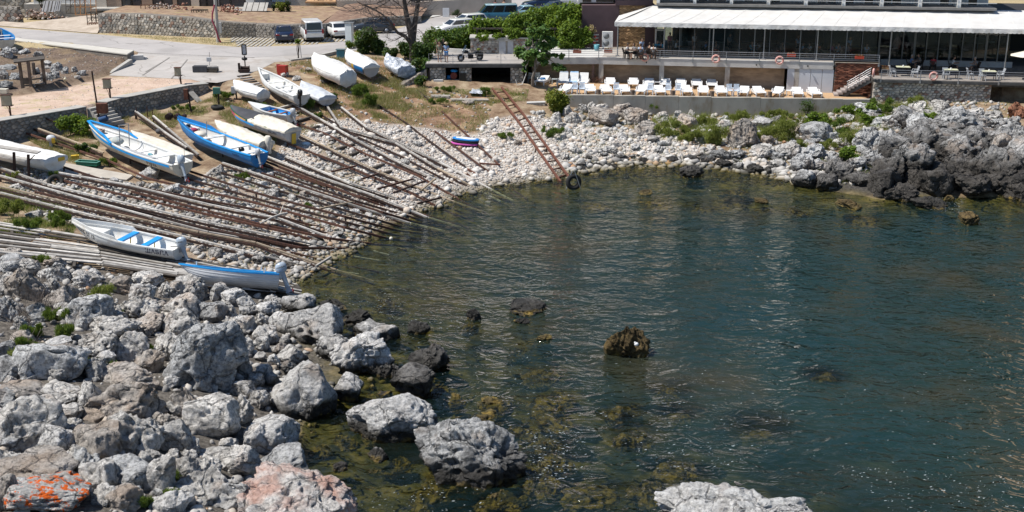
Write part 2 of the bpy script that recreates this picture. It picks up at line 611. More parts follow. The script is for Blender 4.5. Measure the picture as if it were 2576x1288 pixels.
SALM=rock_mat('salmon_limestone',(.80,.76,.72),(.54,.51,.48),(.66,.31,.21),(.03,.027,.024),tintamt=(.42,.58))
DARKR=rock_mat('dark_rock',(.30,.285,.27),(.11,.102,.095),(.13,.10,.075),(.026,.024,.021),wet_z=.35,wet_w=.9)
GREYR=rock_mat('grey_karst',(.66,.66,.655),(.30,.30,.30),(.40,.30,.22),(.03,.028,.026),wet_z=.45,wet_w=.7)
ALGR=rock_mat('algae_rock',(.20,.14,.06),(.09,.065,.03),(.24,.16,.03),(.07,.055,.02),wet_z=.0,wet_w=.3)
REDR=rock_mat('red_rock',(.48,.22,.13),(.26,.11,.07),(.45,.25,.18),(.03,.027,.024))
CONC=mat('concrete',(.44,.42,.385),(.33,.315,.29),1.2,.85,bmp=.3,bsc=30,dirt=(.22,.17,.12),dsc=.8,damt=(.58,.8))
CONCD=mat('dark_concrete',(.10,.10,.10),(.05,.05,.05),1.5,.85,bmp=.3)
CONCP=mat('pale_concrete',(.56,.55,.53),(.45,.44,.425),.8,.8,bmp=.2,bsc=30)
ASPH=mat('asphalt',(.40,.375,.36),(.335,.315,.305),.35,.9,bmp=.25,bsc=60,bdist=.01,dirt=(.28,.25,.23),dsc=.25)
cracked(ASPH,.16,(.16,.15,.14))
PLAZA=mat('plaza_concrete',(.43,.40,.375),(.34,.32,.30),.4,.9,bmp=.25,bsc=50,bdist=.01,dirt=(.30,.25,.21),dsc=.5)
cracked(PLAZA,.22,(.17,.15,.13))
RUST=mat('rusty_steel',(.115,.048,.030),(.045,.023,.017),5,.85,bmp=.4,bsc=40,rnd=.3)
RUSTD=mat('dark_rusty_steel',(.05,.024,.017),(.02,.012,.010),5,.8,bmp=.4,bsc=40,rnd=.3)
RUSTR=mat('red_rusty_steel',(.18,.068,.04),(.09,.036,.024),4,.8,bmp=.3,bsc=40)
WOOD=mat('weathered_timber',(.52,.495,.46),(.27,.25,.225),3.0,.9,bmp=.5,bsc=14,rnd=.35,stretch=(1,1,1),contrast=(.3,.7))
WOODT=mat('tan_timber',(.42,.34,.25),(.26,.20,.14),3.0,.9,bmp=.5,bsc=14,rnd=.25)
WOODD=mat('dark_timber',(.10,.085,.07),(.05,.042,.036),3.0,.9,bmp=.5,bsc=14,rnd=.3)
WOODR=mat('red_brown_timber',(.20,.075,.04),(.14,.05,.03),4,.7)
WHITE=mat('white_paint',(.74,.74,.72),(.66,.66,.64),1.2,.45,bmp=.05,dirt=(.52,.45,.36),dsc=1.5,damt=(.54,.80))
WHITEC=mat('white_plastic',(.80,.80,.80),(.74,.74,.74),3,.4)
PLASTB=mat('pale_blue_plastic',(.62,.69,.78),(.56,.63,.72),3,.4)
CREAM=mat('cream_paint',(.70,.66,.56),(.58,.53,.43),1.5,.5,dirt=(.45,.37,.26),dsc=1.3)
GREYP=mat('grey_paint',(.50,.51,.53),(.42,.43,.45),2,.5,dirt=(.35,.33,.30),dsc=1.5)
BLUE=mat('blue_paint',(.02,.20,.50),(.015,.16,.42),2,.4,dirt=(.03,.12,.27),dsc=1.5)
SKYB=mat('sky_blue_paint',(.02,.33,.76),(.02,.27,.66),2,.4)
BLACK=mat('black_plastic',(.015,.015,.016),(.01,.01,.01),3,.35)
RUBBER=mat('rubber',(.022,.022,.022),(.012,.012,.012),5,.8)
TARPW=mat('white_tarpaulin',(.76,.75,.73),(.66,.65,.63),1.2,.6,bmp=.6,bsc=3.5,bdist=.09,dirt=(.54,.50,.44),dsc=1.3,damt=(.52,.78))
TARPC=mat('cream_tarpaulin',(.70,.65,.56),(.60,.55,.46),1.2,.7,bmp=.4,bsc=5,bdist=.06,dirt=(.50,.43,.33),dsc=1.5)
TARPG=mat('grey_tarpaulin',(.58,.60,.63),(.46,.48,.51),2,.5,bmp=.4,bsc=5,bdist=.06)
PLAST=mat('clear_plastic_sheet',(.60,.62,.66),(.30,.33,.38),2.5,.18,bmp=.9,bsc=4,bdist=.12,contrast=(.42,.58))
TARPK=mat('charcoal_tarpaulin',(.075,.075,.082),(.05,.05,.055),1.2,.7,bmp=.3,bsc=5,bdist=.05)
YELL=mat('yellow_paint',(.62,.42,.04),(.52,.34,.03),2,.5)
ORNG=mat('orange_cloth',(.62,.33,.11),(.52,.27,.09),2,.7)
MAGE=mat('magenta_paint',(.46,.07,.15),(.38,.06,.12),2,.5)
REDP=mat('red_paint',(.42,.035,.025),(.32,.03,.02),2,.45)
GREENP=mat('green_plastic',(.015,.15,.09),(.012,.11,.07),2,.45)
TEAL=mat('teal_paint',(.10,.30,.36),(.07,.24,.30),2,.5)
STEEL=mat('steel',(.42,.43,.45),(.34,.35,.37),4,.35,metal=.7)
PURP=mat('plum_render',(.115,.075,.082),(.095,.062,.068),1,.85)
SANDM=mat('sand',(.50,.35,.22),(.42,.285,.175),1.5,.95,bmp=.4,bsc=15,bdist=.03)
NAVY=mat('navy_lettering',(.012,.016,.07),(.01,.012,.06),3,.5)
INK=mat('black_lettering',(.012,.012,.014),(.01,.01,.012),3,.5)
OUTB=mat('pale_grey_engine',(.40,.46,.53),(.34,.40,.47),3,.3)
SKIN=mat('skin',(.42,.25,.17),(.36,.21,.14),6,.6)
HAIR=mat('brown_hair',(.05,.032,.02),(.03,.02,.014),8,.6)
HAIRG=mat('grey_hair',(.36,.34,.32),(.28,.26,.25),8,.6)
EYE=mat('dark_eye',(.02,.015,.012),(.02,.015,.012),3,.2)
MORTAR=mat('mortar',(.24,.21,.18),(.15,.13,.11),3,.95,bmp=.5,bsc=12)
MORTARP=mat('pale_mortar',(.44,.40,.35),(.32,.29,.25),3,.95,bmp=.5,bsc=12)
ST1=mat('wall_stone',(.40,.365,.32),(.27,.245,.215),2.5,.9,bmp=.6,bsc=9,bdist=.03,rnd=.28)
ST2=mat('reddish_wall_stone',(.30,.20,.155),(.22,.145,.115),2.5,.9,bmp=.6,bsc=9,bdist=.03,rnd=.25)
ST3=mat('pale_wall_stone',(.58,.54,.48),(.44,.40,.355),2.5,.9,bmp=.6,bsc=9,bdist=.03,rnd=.2)
ST4=mat('grey_wall_stone',(.27,.265,.25),(.17,.165,.155),2.5,.9,bmp=.6,bsc=9,bdist=.03,rnd=.28)
LEDG=mat('tan_ledge_stone',(.50,.33,.18),(.33,.20,.105),3,.9,bmp=.5,bsc=9,rnd=.4)
LEDR=mat('brown_ledge_stone',(.215,.085,.05),(.12,.05,.033),3,.9,bmp=.5,bsc=9,rnd=.45)
DGLASS=mat('dark_window_glass',(.018,.022,.028),(.014,.018,.022),.6,.05,spec=.7)
SHADE=mat('interior_shade',(.035,.033,.034),(.025,.024,.025),.6,.8)  # near-black colour paints the shade of rooms, garage and recesses
GLASS=glass_mat('clear_glass',(.62,.70,.74),.0)
GLASSDIM=glass_mat('dimming_glass',(.86,.89,.90),.0)
LEAFV=leaf_mat('vine_leaf',(.07,.13,.016),(.13,.21,.022),(.19,.27,.035),.4)
LEAFD=leaf_mat('dark_leaf',(.022,.05,.012),(.04,.085,.016),(.07,.12,.022))
LEAFF=leaf_mat('fig_leaf',(.06,.13,.03),(.10,.19,.045),(.14,.25,.07),.3)
LEAFY=leaf_mat('yellow_green_leaf',(.10,.14,.018),(.16,.19,.02),(.24,.25,.04),.3)
CONIF=leaf_mat('conifer_needle',(.018,.035,.012),(.028,.052,.016),(.045,.07,.02),.1)
WEED=leaf_mat('weed_leaf',(.07,.13,.022),(.12,.19,.03),(.18,.25,.05),.3)
FENN=leaf_mat('fennel_leaf',(.16,.20,.045),(.23,.27,.06),(.31,.33,.10),.35)
DRYG=leaf_mat('dry_grass_blade',(.30,.22,.11),(.40,.31,.17),(.48,.40,.24),.25)
GRNG=leaf_mat('green_grass_blade',(.09,.16,.025),(.15,.23,.035),(.27,.30,.08),.3)
BARK=mat('bark',(.12,.095,.08),(.06,.048,.04),5,.9,bmp=.6,bsc=14)
TWIG=mat('dry_twig',(.24,.20,.17),(.14,.115,.10),5,.9)
# ------------------------------------------------------------------ terrain
rng=np.random.RandomState(5)
random.seed(3)
def wpoly(pts,h=0.0):
 return [(q.x,q.y) for q in (TH(u,v,h) for u,v in pts)]
def terrv(x,y):
 i=np.clip((x-TX0)/TS,0,len(_gx)-1.001); j=np.clip((y-TY0)/TS,0,len(_gy)-1.001)
 a,b=i.astype(int),j.astype(int)
 fi,fj=i-a,j-b
 return ZZ[b,a]*(1-fi)*(1-fj)+ZZ[b,a+1]*fi*(1-fj)+ZZ[b+1,a]*(1-fi)*fj+ZZ[b+1,a+1]*fi*fj
P_MULCH=[(q.x,q.y) for q in (up(-250,78),up(35,103),up(337,141),up(270,188),up(190,212),up(60,236),up(-60,250),up(-300,262))]
P_PATH=[(q.x,q.y) for q in (up(-320,365),up(0,309),up(195,277),up(265,262),up(475,219),up(522,213),up(490,199),up(280,193),up(190,215),up(60,240),up(-60,255),up(-320,280))]
P_PEB=wpoly([(690,400),(720,350),(800,310),(870,300),(1000,315),(1120,330),(1200,340),(1230,300),(1300,290),(1380,300),(1420,310),(1600,330),(1800,380),(2100,430),(2100,470),(1900,450),(1700,425),(1500,430),(1400,465),(1290,475),(1200,500),(1080,540),(960,560),(850,330),(760,440)])
P_RAILS=wpoly([(-60,430),(100,425),(250,450),(450,470),(560,420),(680,420),(760,440),(850,330),(960,570),(900,640),(780,690),(745,725),(600,690),(480,640),(400,600),(250,575),(120,560),(-60,330)])
P_BANK=wpoly([(560,250),(640,240),(700,260),(745,290),(800,215),(790,190),(690,170),(740,158),(850,140),(1050,160),(1080,230),(1330,235),(1240,262),(1220,335),(1000,312),(860,296),(740,350),(640,330)])
P_LGREEN=wpoly([(-60,440),(0,470),(100,500),(200,545),(180,600),(60,600),(-60,580)])
for zi,(pl,amt) in enumerate(((P_MULCH,.32),)):
 mk=inside(pl,XX,YY)
 ZZ=np.where(mk,ZZ+amt*np.clip(1+_nz*.8,.3,1.7),ZZ)
def soft(poly):
 m_=inside(poly,XX,YY).astype(float)
 for _ in range(2):
  q=np.pad(m_,1,mode='edge')
  m_=(q[1:-1,1:-1]*2+q[:-2,1:-1]+q[2:,1:-1]+q[1:-1,:-2]+q[1:-1,2:])/6
 return m_
P_HEAPG=wpoly([(-60,640),(150,650),(330,690),(560,730),(740,745),(860,800),(1000,880),(1000,620),(880,1060),(860,1420),(-60,1420)])
P_CLIFF=wpoly([(1980,420),(2150,390),(2300,370),(2600,340),(2700,330),(2300,530),(2150,490),(1990,470)])
ny,nx=XX.shape
idx=np.arange(nx*ny).reshape(ny,nx)
F=np.stack([idx[:-1,:-1],idx[:-1,1:],idx[1:,1:],idx[1:,:-1]],-1).reshape(-1,4)
V=np.stack([XX,YY,ZZ],-1).reshape(-1,3)
def terrain_mat():
 m,n,b=new_mat('terrain_ground')
 pos=N(n,'ShaderNodeNewGeometry').outputs['Position']
 def at(nm):
  return N(n,'ShaderNodeAttribute',attribute_name=nm).outputs['Fac']
 n1,n2,n3=noise(n,.9,6,.65,pos),noise(n,6,5,.65,pos),noise(n,.28,4,.6,pos)
 base=ramp(n,n1,[(.34,(.15,.095,.06)),(.5,(.27,.195,.13)),(.66,(.40,.32,.22))])
 soil=ramp(n,n1,[(.36,(.15,.09,.055)),(.52,(.29,.185,.12)),(.66,(.39,.29,.185))])
 peb=mix(n,n2,(.56,.51,.46),(.33,.29,.25))
 mul=ramp(n,n2,[(.35,(.075,.055,.043)),(.62,(.21,.155,.12))])
 mul=mix(n,ramp(n,n3,[(.5,0.),(.7,.6)]),mul,(.30,.22,.13))
 pth=ramp(n,n1,[(.3,(.42,.30,.23)),(.6,(.56,.43,.345))])
 pth=mix(n,ramp(n,noise(n,.7,5,.7,pos),[(.54,0.),(.68,.8)]),pth,(.36,.31,.15))
 sand=mix(n,n1,(.56,.375,.22),(.40,.265,.155))
 dry=ramp(n,n2,[(.3,(.30,.24,.13)),(.65,(.46,.37,.23))])
 bed=ramp(n,n1,[(.34,(.02,.022,.012)),(.52,(.10,.085,.026)),(.66,(.24,.18,.06))])
 c=mix(n,at('soil'),base,soil)
 c=mix(n,at('pebble'),c,peb)
 c=mix(n,at('mulch'),c,mul)
 c=mix(n,at('path'),c,pth)
 c=mix(n,at('sand'),c,sand)
 c=mix(n,at('dry'),c,dry)
 c=mix(n,at('heap'),c,ramp(n,n2,[(.35,(.05,.045,.04)),(.62,(.17,.152,.132))]))  # heap ground darkened in colour for the shade in gaps between boulders
 c=mix(n,at('cliff'),c,ramp(n,n2,[(.35,(.03,.028,.026)),(.62,(.09,.083,.076))]))
 sx=N(n,'ShaderNodeSeparateXYZ'); n.links.new(pos,sx.inputs[0])
 mr=N(n,'ShaderNodeMapRange'); n.links.new(sx.outputs['Z'],mr.inputs[0])
 mr.inputs[1].default_value=-.12; mr.inputs[2].default_value=.22; mr.inputs[3].default_value=1; mr.inputs[4].default_value=0
 c=mix(n,mr.outputs[0],c,bed)
 n.links.new(c,b.inputs['Base Color'])
 b.inputs['Roughness'].default_value=.95
 b.inputs['Specular IOR Level'].default_value=.15
 nb=bump(n,noise(n,9,6,.7,pos),.8,.08)
 n.links.new(nb,b.inputs['Normal'])
 return m
me=np_mesh('ground',V,F,terrain_mat(),smooth=True)
m_up=inside(UPPER,XX,YY)
sl=soft(P_BANK)
for nm,val in (('soil',sl),('pebble',np.maximum(soft(P_PEB),soft(P_RAILS)*.45)),('mulch',soft(P_MULCH)),('path',soft(P_PATH)),('sand',soft(SAND)),
    ('heap',soft(P_HEAPG)),('cliff',soft(P_CLIFF)),('dry',np.where(m_up & (YY > 112),1.,0.))):
 a=me.attributes.new(nm,'FLOAT','POINT')
 a.data.foreach_set('value',np.asarray(val,np.float32).ravel())
ground=bpy.data.objects.new('ground',me)
link(ground)
ground['kind']='structure'
mb=MB()
mb.add([(-900,159.5,4.55),(900,159.5,4.55),(900,900,4.55),(-900,900,4.55)],[(0,1,2,3)])
mb.add([(-900,-40,1.5),(-79.5,-40,1.5),(-79.5,159.5,3.5),(-900,159.5,4.5)],[(0,1,2,3)])
mb.add([(79.5,96,-.5),(900,96,-.5),(900,159.5,4.5),(79.5,159.5,4.5)],[(0,1,2,3)])
structure('land',mb,mat('dry_land',(.28,.22,.13),(.16,.13,.075),.3,.95))
def hills():  # unseen slopes, height and dark green shaped for reflections in the water
 xs=np.concatenate([np.linspace(-420,420,90)])
 rows=[]
 for k in range(9):
  t=k/8
  yy=175+t*70+8*np.sin(xs*.02)
  hz=4.3+sstep(0,1,np.array([t]))[0]*(34+5*np.sin(xs*.017+1)+10*sstep(30,90,xs))+fbm(np.stack([xs*.05,0*xs+t*3,0*xs],1),3)*2*t
  rows.append([(a,b_,c_) for a,b_,c_ in zip(xs,yy,hz)])
 mb=MB(); mb.loft(rows)
 rows=[]
 for k in range(8):
  t=k/7
  ys=np.linspace(20,112,40)
  x0=52+0.10*(95-ys)+2.0*np.sin(ys*.21)
  xx=x0+t*26
  hz=-2+20*t ** .7+fbm(np.stack([ys*.12,0*ys+5*t,0*ys],1),4)*2.4
  rows.append([(a,b_,c_) for a,b_,c_ in zip(xx,ys,hz)])
 mb.loft(rows)
 m,n,b=new_mat('scrub_hillside')
 pos=N(n,'ShaderNodeNewGeometry').outputs['Position']
 c=ramp(n,noise(n,.35,7,.7,pos),[(.36,(.045,.065,.018)),(.52,(.075,.095,.026)),(.66,(.12,.115,.045)),(.76,(.20,.14,.07))])
 n.links.new(c,b.inputs['Base Color']); b.inputs['Roughness'].default_value=.95
 n.links.new(bump(n,noise(n,.8,6,.7,pos),1.,.8),b.inputs['Normal'])
 structure('hills',mb,m)
hills()
# ------------------------------------------------------------------ water
SUBP=[(1245,1018,44,20,.08),(1215,1057,44,18,.06),(1145,1012,28,13,.05),(1410,1043,20,7,.02),(1550,1046,38,12,-.05),(1375,1132,22,11,-.02),(2070,962,36,16,-.35),
 (1060,1262,50,16,-.25),(1250,1270,60,20,.0),(1330,1235,30,14,-.1),(1480,1255,80,24,-.25),(800,1150,44,14,-.15),(860,1120,40,12,-.2),(1000,1180,44,12,-.2),(1090,1230,34,16,-.15),(1700,1060,44,16,-.5),(1180,830,26,9,-.15),(970,770,30,8,-.1),(1300,900,40,14,-.5),(1680,1000,40,12,-.4),(1900,1110,60,20,-.7),(1500,530,40,10,-.3),(1650,520,46,9,-.3),(2000,540,40,9,-.3)]
_rs=random.Random(77)
for _ in range(34):
 u,v=_rs.uniform(1060,1720),_rs.uniform(930,1285)
 if v > 900+.35*abs(u-1200): SUBP.append((u,v,_rs.uniform(26,62),_rs.uniform(12,24),_rs.uniform(-.38,-.08)))
for _ in range(14):
 SUBP.append((_rs.uniform(1400,2350),_rs.uniform(470,570),_rs.uniform(26,50),10,_rs.uniform(-.5,-.25)))
def water():
 xa=np.concatenate([np.array([-45.]),np.arange(-30,60,.5),np.linspace(60,600,20)])
 ya=np.concatenate([np.linspace(-300,20,12)[:-1],np.arange(20,97,.5)])
 X,Y=np.meshgrid(xa,ya)
 dep=np.where((X < 79) & (Y > 15),-terrv(np.minimum(X,78.9),np.maximum(Y,15.1)),7.)
 for (u,v,hw,hh,zt) in SUBP:
  c=G(u,v,zt); r_=hw/px_m(c)*1.5
  dep=np.minimum(dep,.25-zt+1.6*np.clip(((X-c.x) ** 2+(Y-c.y) ** 2)/r_ ** 2-.3,0,None))
 i=np.arange(X.size).reshape(X.shape)
 F=np.stack([i[:-1,:-1],i[:-1,1:],i[1:,1:],i[1:,:-1]],-1).reshape(-1,4)
 V=np.stack([X,Y,0*X],-1).reshape(-1,3)
 m,n,b=new_mat('sea_water')
 n.nodes.remove(b)
 pos=N(n,'ShaderNodeNewGeometry').outputs['Position']
 mp=N(n,'ShaderNodeMapping'); mp.inputs['Scale'].default_value=(.78,1.1,1); mp.inputs['Rotation'].default_value=(0,0,R(14))
 n.links.new(pos,mp.inputs[0]); p2_=mp.outputs[0]
 na=noise(n,.45,2,.5,p2_,.6)
 nb_=noise(n,1.35,2,.5,p2_,1.3)
 nc=noise(n,6.5,3,.6,p2_,.4)
 h=math_(n,'ADD',math_(n,'MULTIPLY',na,.9),math_(n,'ADD',math_(n,'MULTIPLY',nb_,.62),math_(n,'MULTIPLY',nc,.05)))
 nrm=bump(n,h,1.0,.34)
 h=math_(n,'MULTIPLY',h,ramp(n,noise(n,.07,3,.5,pos),[(.35,.55),(.65,1.)]))
 nrm=bump(n,h,1.0,.55)
 d=N(n,'ShaderNodeAttribute',attribute_name='depth').outputs['Fac']
 dn=math_(n,'ADD',d,math_(n,'MULTIPLY',math_(n,'SUBTRACT',noise(n,.5,4,.6,pos),.5),1.1))
 clear=N(n,'ShaderNodeMapRange'); n.links.new(dn,clear.inputs[0])
 clear.inputs[1].default_value=.05; clear.inputs[2].default_value=3.5; clear.inputs[3].default_value=.06; clear.inputs[4].default_value=.97
 body=N(n,'ShaderNodeBsdfDiffuse')
 bc=ramp(n,noise(n,.12,4,.6,pos),[(.36,(.010,.029,.029)),(.52,(.016,.032,.028)),(.66,(.036,.036,.022))])
 n.links.new(bc,body.inputs[0])
 tr=N(n,'ShaderNodeBsdfTransparent'); tr.inputs[0].default_value=(.76,.80,.62,1)
 mx=N(n,'ShaderNodeMixShader')
 n.links.new(clear.outputs[0],mx.inputs[0]); n.links.new(tr.outputs[0],mx.inputs[1]); n.links.new(body.outputs[0],mx.inputs[2])
 gl=N(n,'ShaderNodeBsdfGlossy'); gl.inputs['Roughness'].default_value=.03
 n.links.new(nrm,gl.inputs['Normal'])
 fr=N(n,'ShaderNodeFresnel'); fr.inputs[0].default_value=1.333; n.links.new(nrm,fr.inputs['Normal'])
 m2=N(n,'ShaderNodeMixShader')
 n.links.new(fr.outputs[0],m2.inputs[0]); n.links.new(mx.outputs[0],m2.inputs[1]); n.links.new(gl.outputs[0],m2.inputs[2])
 n.links.new(m2.outputs[0],n.nodes['Material Output'].inputs[0])
 me=np_mesh('water',V,F,m,smooth=True)
 a=me.attributes.new('depth','FLOAT','POINT')
 a.data.foreach_set('value',np.asarray(dep,np.float32).ravel())
 o=bpy.data.objects.new('water',me); link(o); o['kind']='structure'
water()
# ------------------------------------------------------------------ sheets on the made ground
def clip_y(poly,y0,keep_above):
 out=[]
 for i in range(len(poly)):
  a,b=poly[i],poly[(i+1) % len(poly)]
  ina,inb=(a[1] >= y0) == keep_above,(b[1] >= y0) == keep_above
  if ina: out.append(a)
  if ina != inb:
   t=(y0-a[1])/(b[1]-a[1])
   out.append((a[0]+t*(b[0]-a[0]),y0))
 return out
def sheet(name,pts,m,dz,world=False):
 poly=pts if world else [(q.x,q.y) for q in (up(u,v) for u,v in pts)]
 mb=MB()
 for lo,hi in ((None,97.),(97.,114.),(114.,None)):
  q=poly
  if lo is not None: q=clip_y(q,lo,True)
  if hi is not None and q: q=clip_y(q,hi,False)
  if len(q) >= 3:
   mb.add([(a,b,float(zup(b))+dz) for a,b in q],[tuple(range(len(q)))])
 return structure(name,mb,m)
sheet('plaza',[(343,143),(274,190),(480,200),(505,206),(546,208.5),(600,197),(650,177),(690,157),(731,154),(776,149),(849,131),(940,124),(1010,127),(1070,148),(1082,158.5),(1330,158.5),(1332,140),(1470,122),(1470,20),(1430,14),(1200,97),(1040,70),(990,74),(900,95),(850,112),(600,119.5),(350,128)],PLAZA,.012)
for k,(a,b) in enumerate((((357,190),(425,145)),((365,181),(405,158)),((345,132.5),(640,145.5)),((430,198),(470,150)))):
 sheet('paving_joint',[a,(a[0]+3,a[1]+.3),(b[0]+3,b[1]+.3),b] if k != 2 else [a,b,(b[0],b[1]+.6),(a[0],a[1]+.6)],mat('joint',(.24,.22,.20)),.03)
sheet('road',[(-700,-10),(-300,44),(0,69),(250,87),(450,107),(600,119),(740,115.5),(816,110.5),(869,103),(930,88),(985,77),(1081,47),(1140,33),(1209,15),(1290,-12),(1700,-12),(1500,30),(1200,97),(1040,110),(850,133),(640,145),(420,139.5),(345,131),(330,126),(35,97),(-700,25)],ASPH,.022)
sheet('pavement',[(1081,46),(1104,42),(1209,14.5),(1290,-12.5),(1250,-14),(1180,8),(1100,31)],CONCP,.09)
# ------------------------------------------------------------------ loose stones that nobody could count
def ico():
 t=(1+5 ** .5)/2
 v=np.array([(-1,t,0),(1,t,0),(-1,-t,0),(1,-t,0),(0,-1,t),(0,1,t),(0,-1,-t),(0,1,-t),(t,0,-1),(t,0,1),(-t,0,-1),(-t,0,1)],float)
 v /= np.linalg.norm(v[0])
 f=np.array([(0,11,5),(0,5,1),(0,1,7),(0,7,10),(0,10,11),(1,5,9),(5,11,4),(11,10,2),(10,7,6),(7,1,8),(3,9,4),(3,4,2),(3,2,6),(3,6,8),(3,8,9),(4,9,5),(2,4,11),(6,2,10),(8,6,7),(9,8,1)])
 return v,f
ICO_V,ICO_F=ico()
def sample_poly(poly,n):
 P_=np.array(poly)
 out=np.zeros((0,2))
 lo,hi=P_.min(0),P_.max(0)
 k=0
 while len(out) < n and k < 60:
  q=rng.uniform(lo,hi,(n*2,2))
  out=np.concatenate([out,q[inside(poly,q[:,0],q[:,1])]])
  k += 1
 return out[:n]
def stones_np(pos,size,flat=.7):
 n=len(pos)
 sc=size[:,None]*rng.uniform(.65,1.25,(n,3))*np.array([1,1,flat])
 v=ICO_V[None]*rng.uniform(.78,1.18,(n,12,1))*sc[:,None]
 a=rng.uniform(0,6.28,n)
 b=rng.uniform(-.5,.5,n)
 x,y,z=v[...,0],v[...,1],v[...,2]
 y,z=y*np.cos(b)[:,None]-z*np.sin(b)[:,None],y*np.sin(b)[:,None]+z*np.cos(b)[:,None]
 x,y=x*np.cos(a)[:,None]-y*np.sin(a)[:,None],x*np.sin(a)[:,None]+y*np.cos(a)[:,None]
 v=np.stack([x,y,z],-1)+pos[:,None]
 f=ICO_F[None]+(np.arange(n)*12)[:,None,None]
 return v.reshape(-1,3),f.reshape(-1,3)
def peb_mat(name,stops):
 m,n,b=new_mat(name)
 geo=N(n,'ShaderNodeNewGeometry')
 c=ramp(n,geo.outputs['Random Per Island'],stops)
 pos=geo.outputs['Position']
 c=mix(n,.55,c,mix(n,noise(n,9,4,.6,pos),(1,1,1),(.45,.43,.41)),'MULTIPLY')
 sx=N(n,'ShaderNodeSeparateXYZ'); n.links.new(pos,sx.inputs[0])
 mr=N(n,'ShaderNodeMapRange')
 n.links.new(math_(n,'ADD',sx.outputs['Z'],math_(n,'MULTIPLY',noise(n,.7,3,.6,pos),-.3)),mr.inputs[0])
 mr.inputs[1].default_value=-.16; mr.inputs[2].default_value=.16; mr.inputs[3].default_value=1; mr.inputs[4].default_value=0
 c=mix(n,mr.outputs[0],c,mix(n,geo.outputs['Random Per Island'],(.03,.028,.015),(.16,.12,.035)))
 n.links.new(c,b.inputs['Base Color'])
 b.inputs['Roughness'].default_value=.9
 b.inputs['Specular IOR Level'].default_value=.2
 n.links.new(bump(n,noise(n,14,4,.65,pos),.6,.04),b.inputs['Normal'])
 return m
PEBM=peb_mat('white_pebbles',[(0.,(.40,.37,.34)),(.3,(.62,.58,.54)),(.75,(.78,.75,.71)),(.93,(.60,.49,.39)),(1.,(.50,.32,.21))])
PEBG=peb_mat('grey_stones',[(0.,(.24,.23,.22)),(.3,(.42,.405,.385)),(.8,(.60,.58,.55)),(.965,(.50,.42,.34)),(1.,(.46,.27,.15))])
def scatter_stones(name,specs,m):
 Vs,Fs,o=[],[],0
 for poly,n,s0,s1,pw,sink in specs:
  q=sample_poly(poly,n)
  s=s0+(s1-s0)*rng.uniform(0,1,len(q)) ** pw
  z=terrv(q[:,0],q[:,1])+s*sink
  v,f=stones_np(np.stack([q[:,0],q[:,1],z],1),s)
  Vs.append(v); Fs.append(f+o); o += len(v)
 me=np_mesh(name,np.concatenate(Vs),np.concatenate(Fs),m)
 ob=bpy.data.objects.new(name,me); link(ob); ob['kind']='stuff'
P_RIGHT=wpoly([(1340,285),(1420,268),(1560,268),(1800,288),(2100,285),(2300,255),(2560,262),(2560,330),(2250,400),(2150,470),(1900,448),(1700,428),(1500,432),(1420,440),(1400,360)])
P_WATERLINE=wpoly([(1400,420),(1500,405),(1700,398),(1900,410),(2100,440),(2100,480),(1900,462),(1700,440),(1480,446)])
P_PILE=wpoly([(-40,640),(150,650),(330,690),(560,730),(740,745),(840,790),(960,870),(980,960),(880,1040),(760,1110),(760,1330),(-40,1330)])
scatter_stones('pebbles',[(P_PEB,24000,.03,.11,1.7,.25),(P_PEB,900,.12,.34,2.4,.25)],PEBM)
scatter_stones('rubble',[(P_RAILS,6500,.04,.24,2.0,.25),(P_RIGHT,3400,.07,.30,2.2,.25),(P_PILE,1700,.06,.26,1.9,.1),(P_WATERLINE,700,.12,.4,1.5,.2),
       (P_BANK,700,.04,.16,2.,.2),(P_MULCH,900,.03,.10,2.,.2),(P_PATH,500,.02,.07,2.,.1)],PEBG)
def foam():
 q=[]
 def reg(pts,n):
  q.append(sample_poly([(g.x,g.y) for g in (G(u,v,0) for u,v in pts)],n))
 reg([(760,735),(1000,720),(1400,760),(1600,850),(1300,620),(1120,980),(1000,800)],620)
 reg([(1120,980),(1300,880),(1700,900),(1900,960),(2000,1080),(1500,1130),(1330,1180),(1320,1080),(1110,1060)],330)
 reg([(1320,1080),(1500,1080),(1500,1200),(1330,1220)],260)
 reg([(1600,1100),(1950,1120),(1900,1190),(1600,1180)],150)
 reg([(2100,1170),(2576,1200),(2576,1290),(2250,1290)],230)
 reg([(1800,1050),(2500,900),(2576,1150),(2100,1180)],120)
 reg([(2290,490),(2430,485),(2460,330),(2420,540),(2330,528)],420)
 reg([(1380,455),(1600,430),(1900,450),(1700,500),(1450,490)],160)
 reg([(840,1290),(1050,1180),(1300,1250),(1250,1290)],90)
 q=np.concatenate(q)
 n=len(q)
 r=.009+.022*rng.uniform(0,1,n) ** 3
 a=rng.normal(.25,.5,n)
 k=np.arange(6)*np.pi/3
 rr=r[:,None]*rng.uniform(.5,1.3,(n,6))
 x,y=np.cos(k)[None]*rr*2.1,np.sin(k)[None]*rr*.6
 vx=q[:,:1]+x*np.cos(a)[:,None]-y*np.sin(a)[:,None]
 vy=q[:,1:]+x*np.sin(a)[:,None]+y*np.cos(a)[:,None]
 V=np.stack([vx,vy,np.full_like(vx,.012)],-1).reshape(-1,3)
 F=np.arange(n*6).reshape(n,6)
 me=np_mesh('foam',V,F,mat('sea_foam',(.46,.50,.50),(.34,.38,.38),3,.8))
 o=bpy.data.objects.new('foam',me); link(o); o['kind']='stuff'
foam()
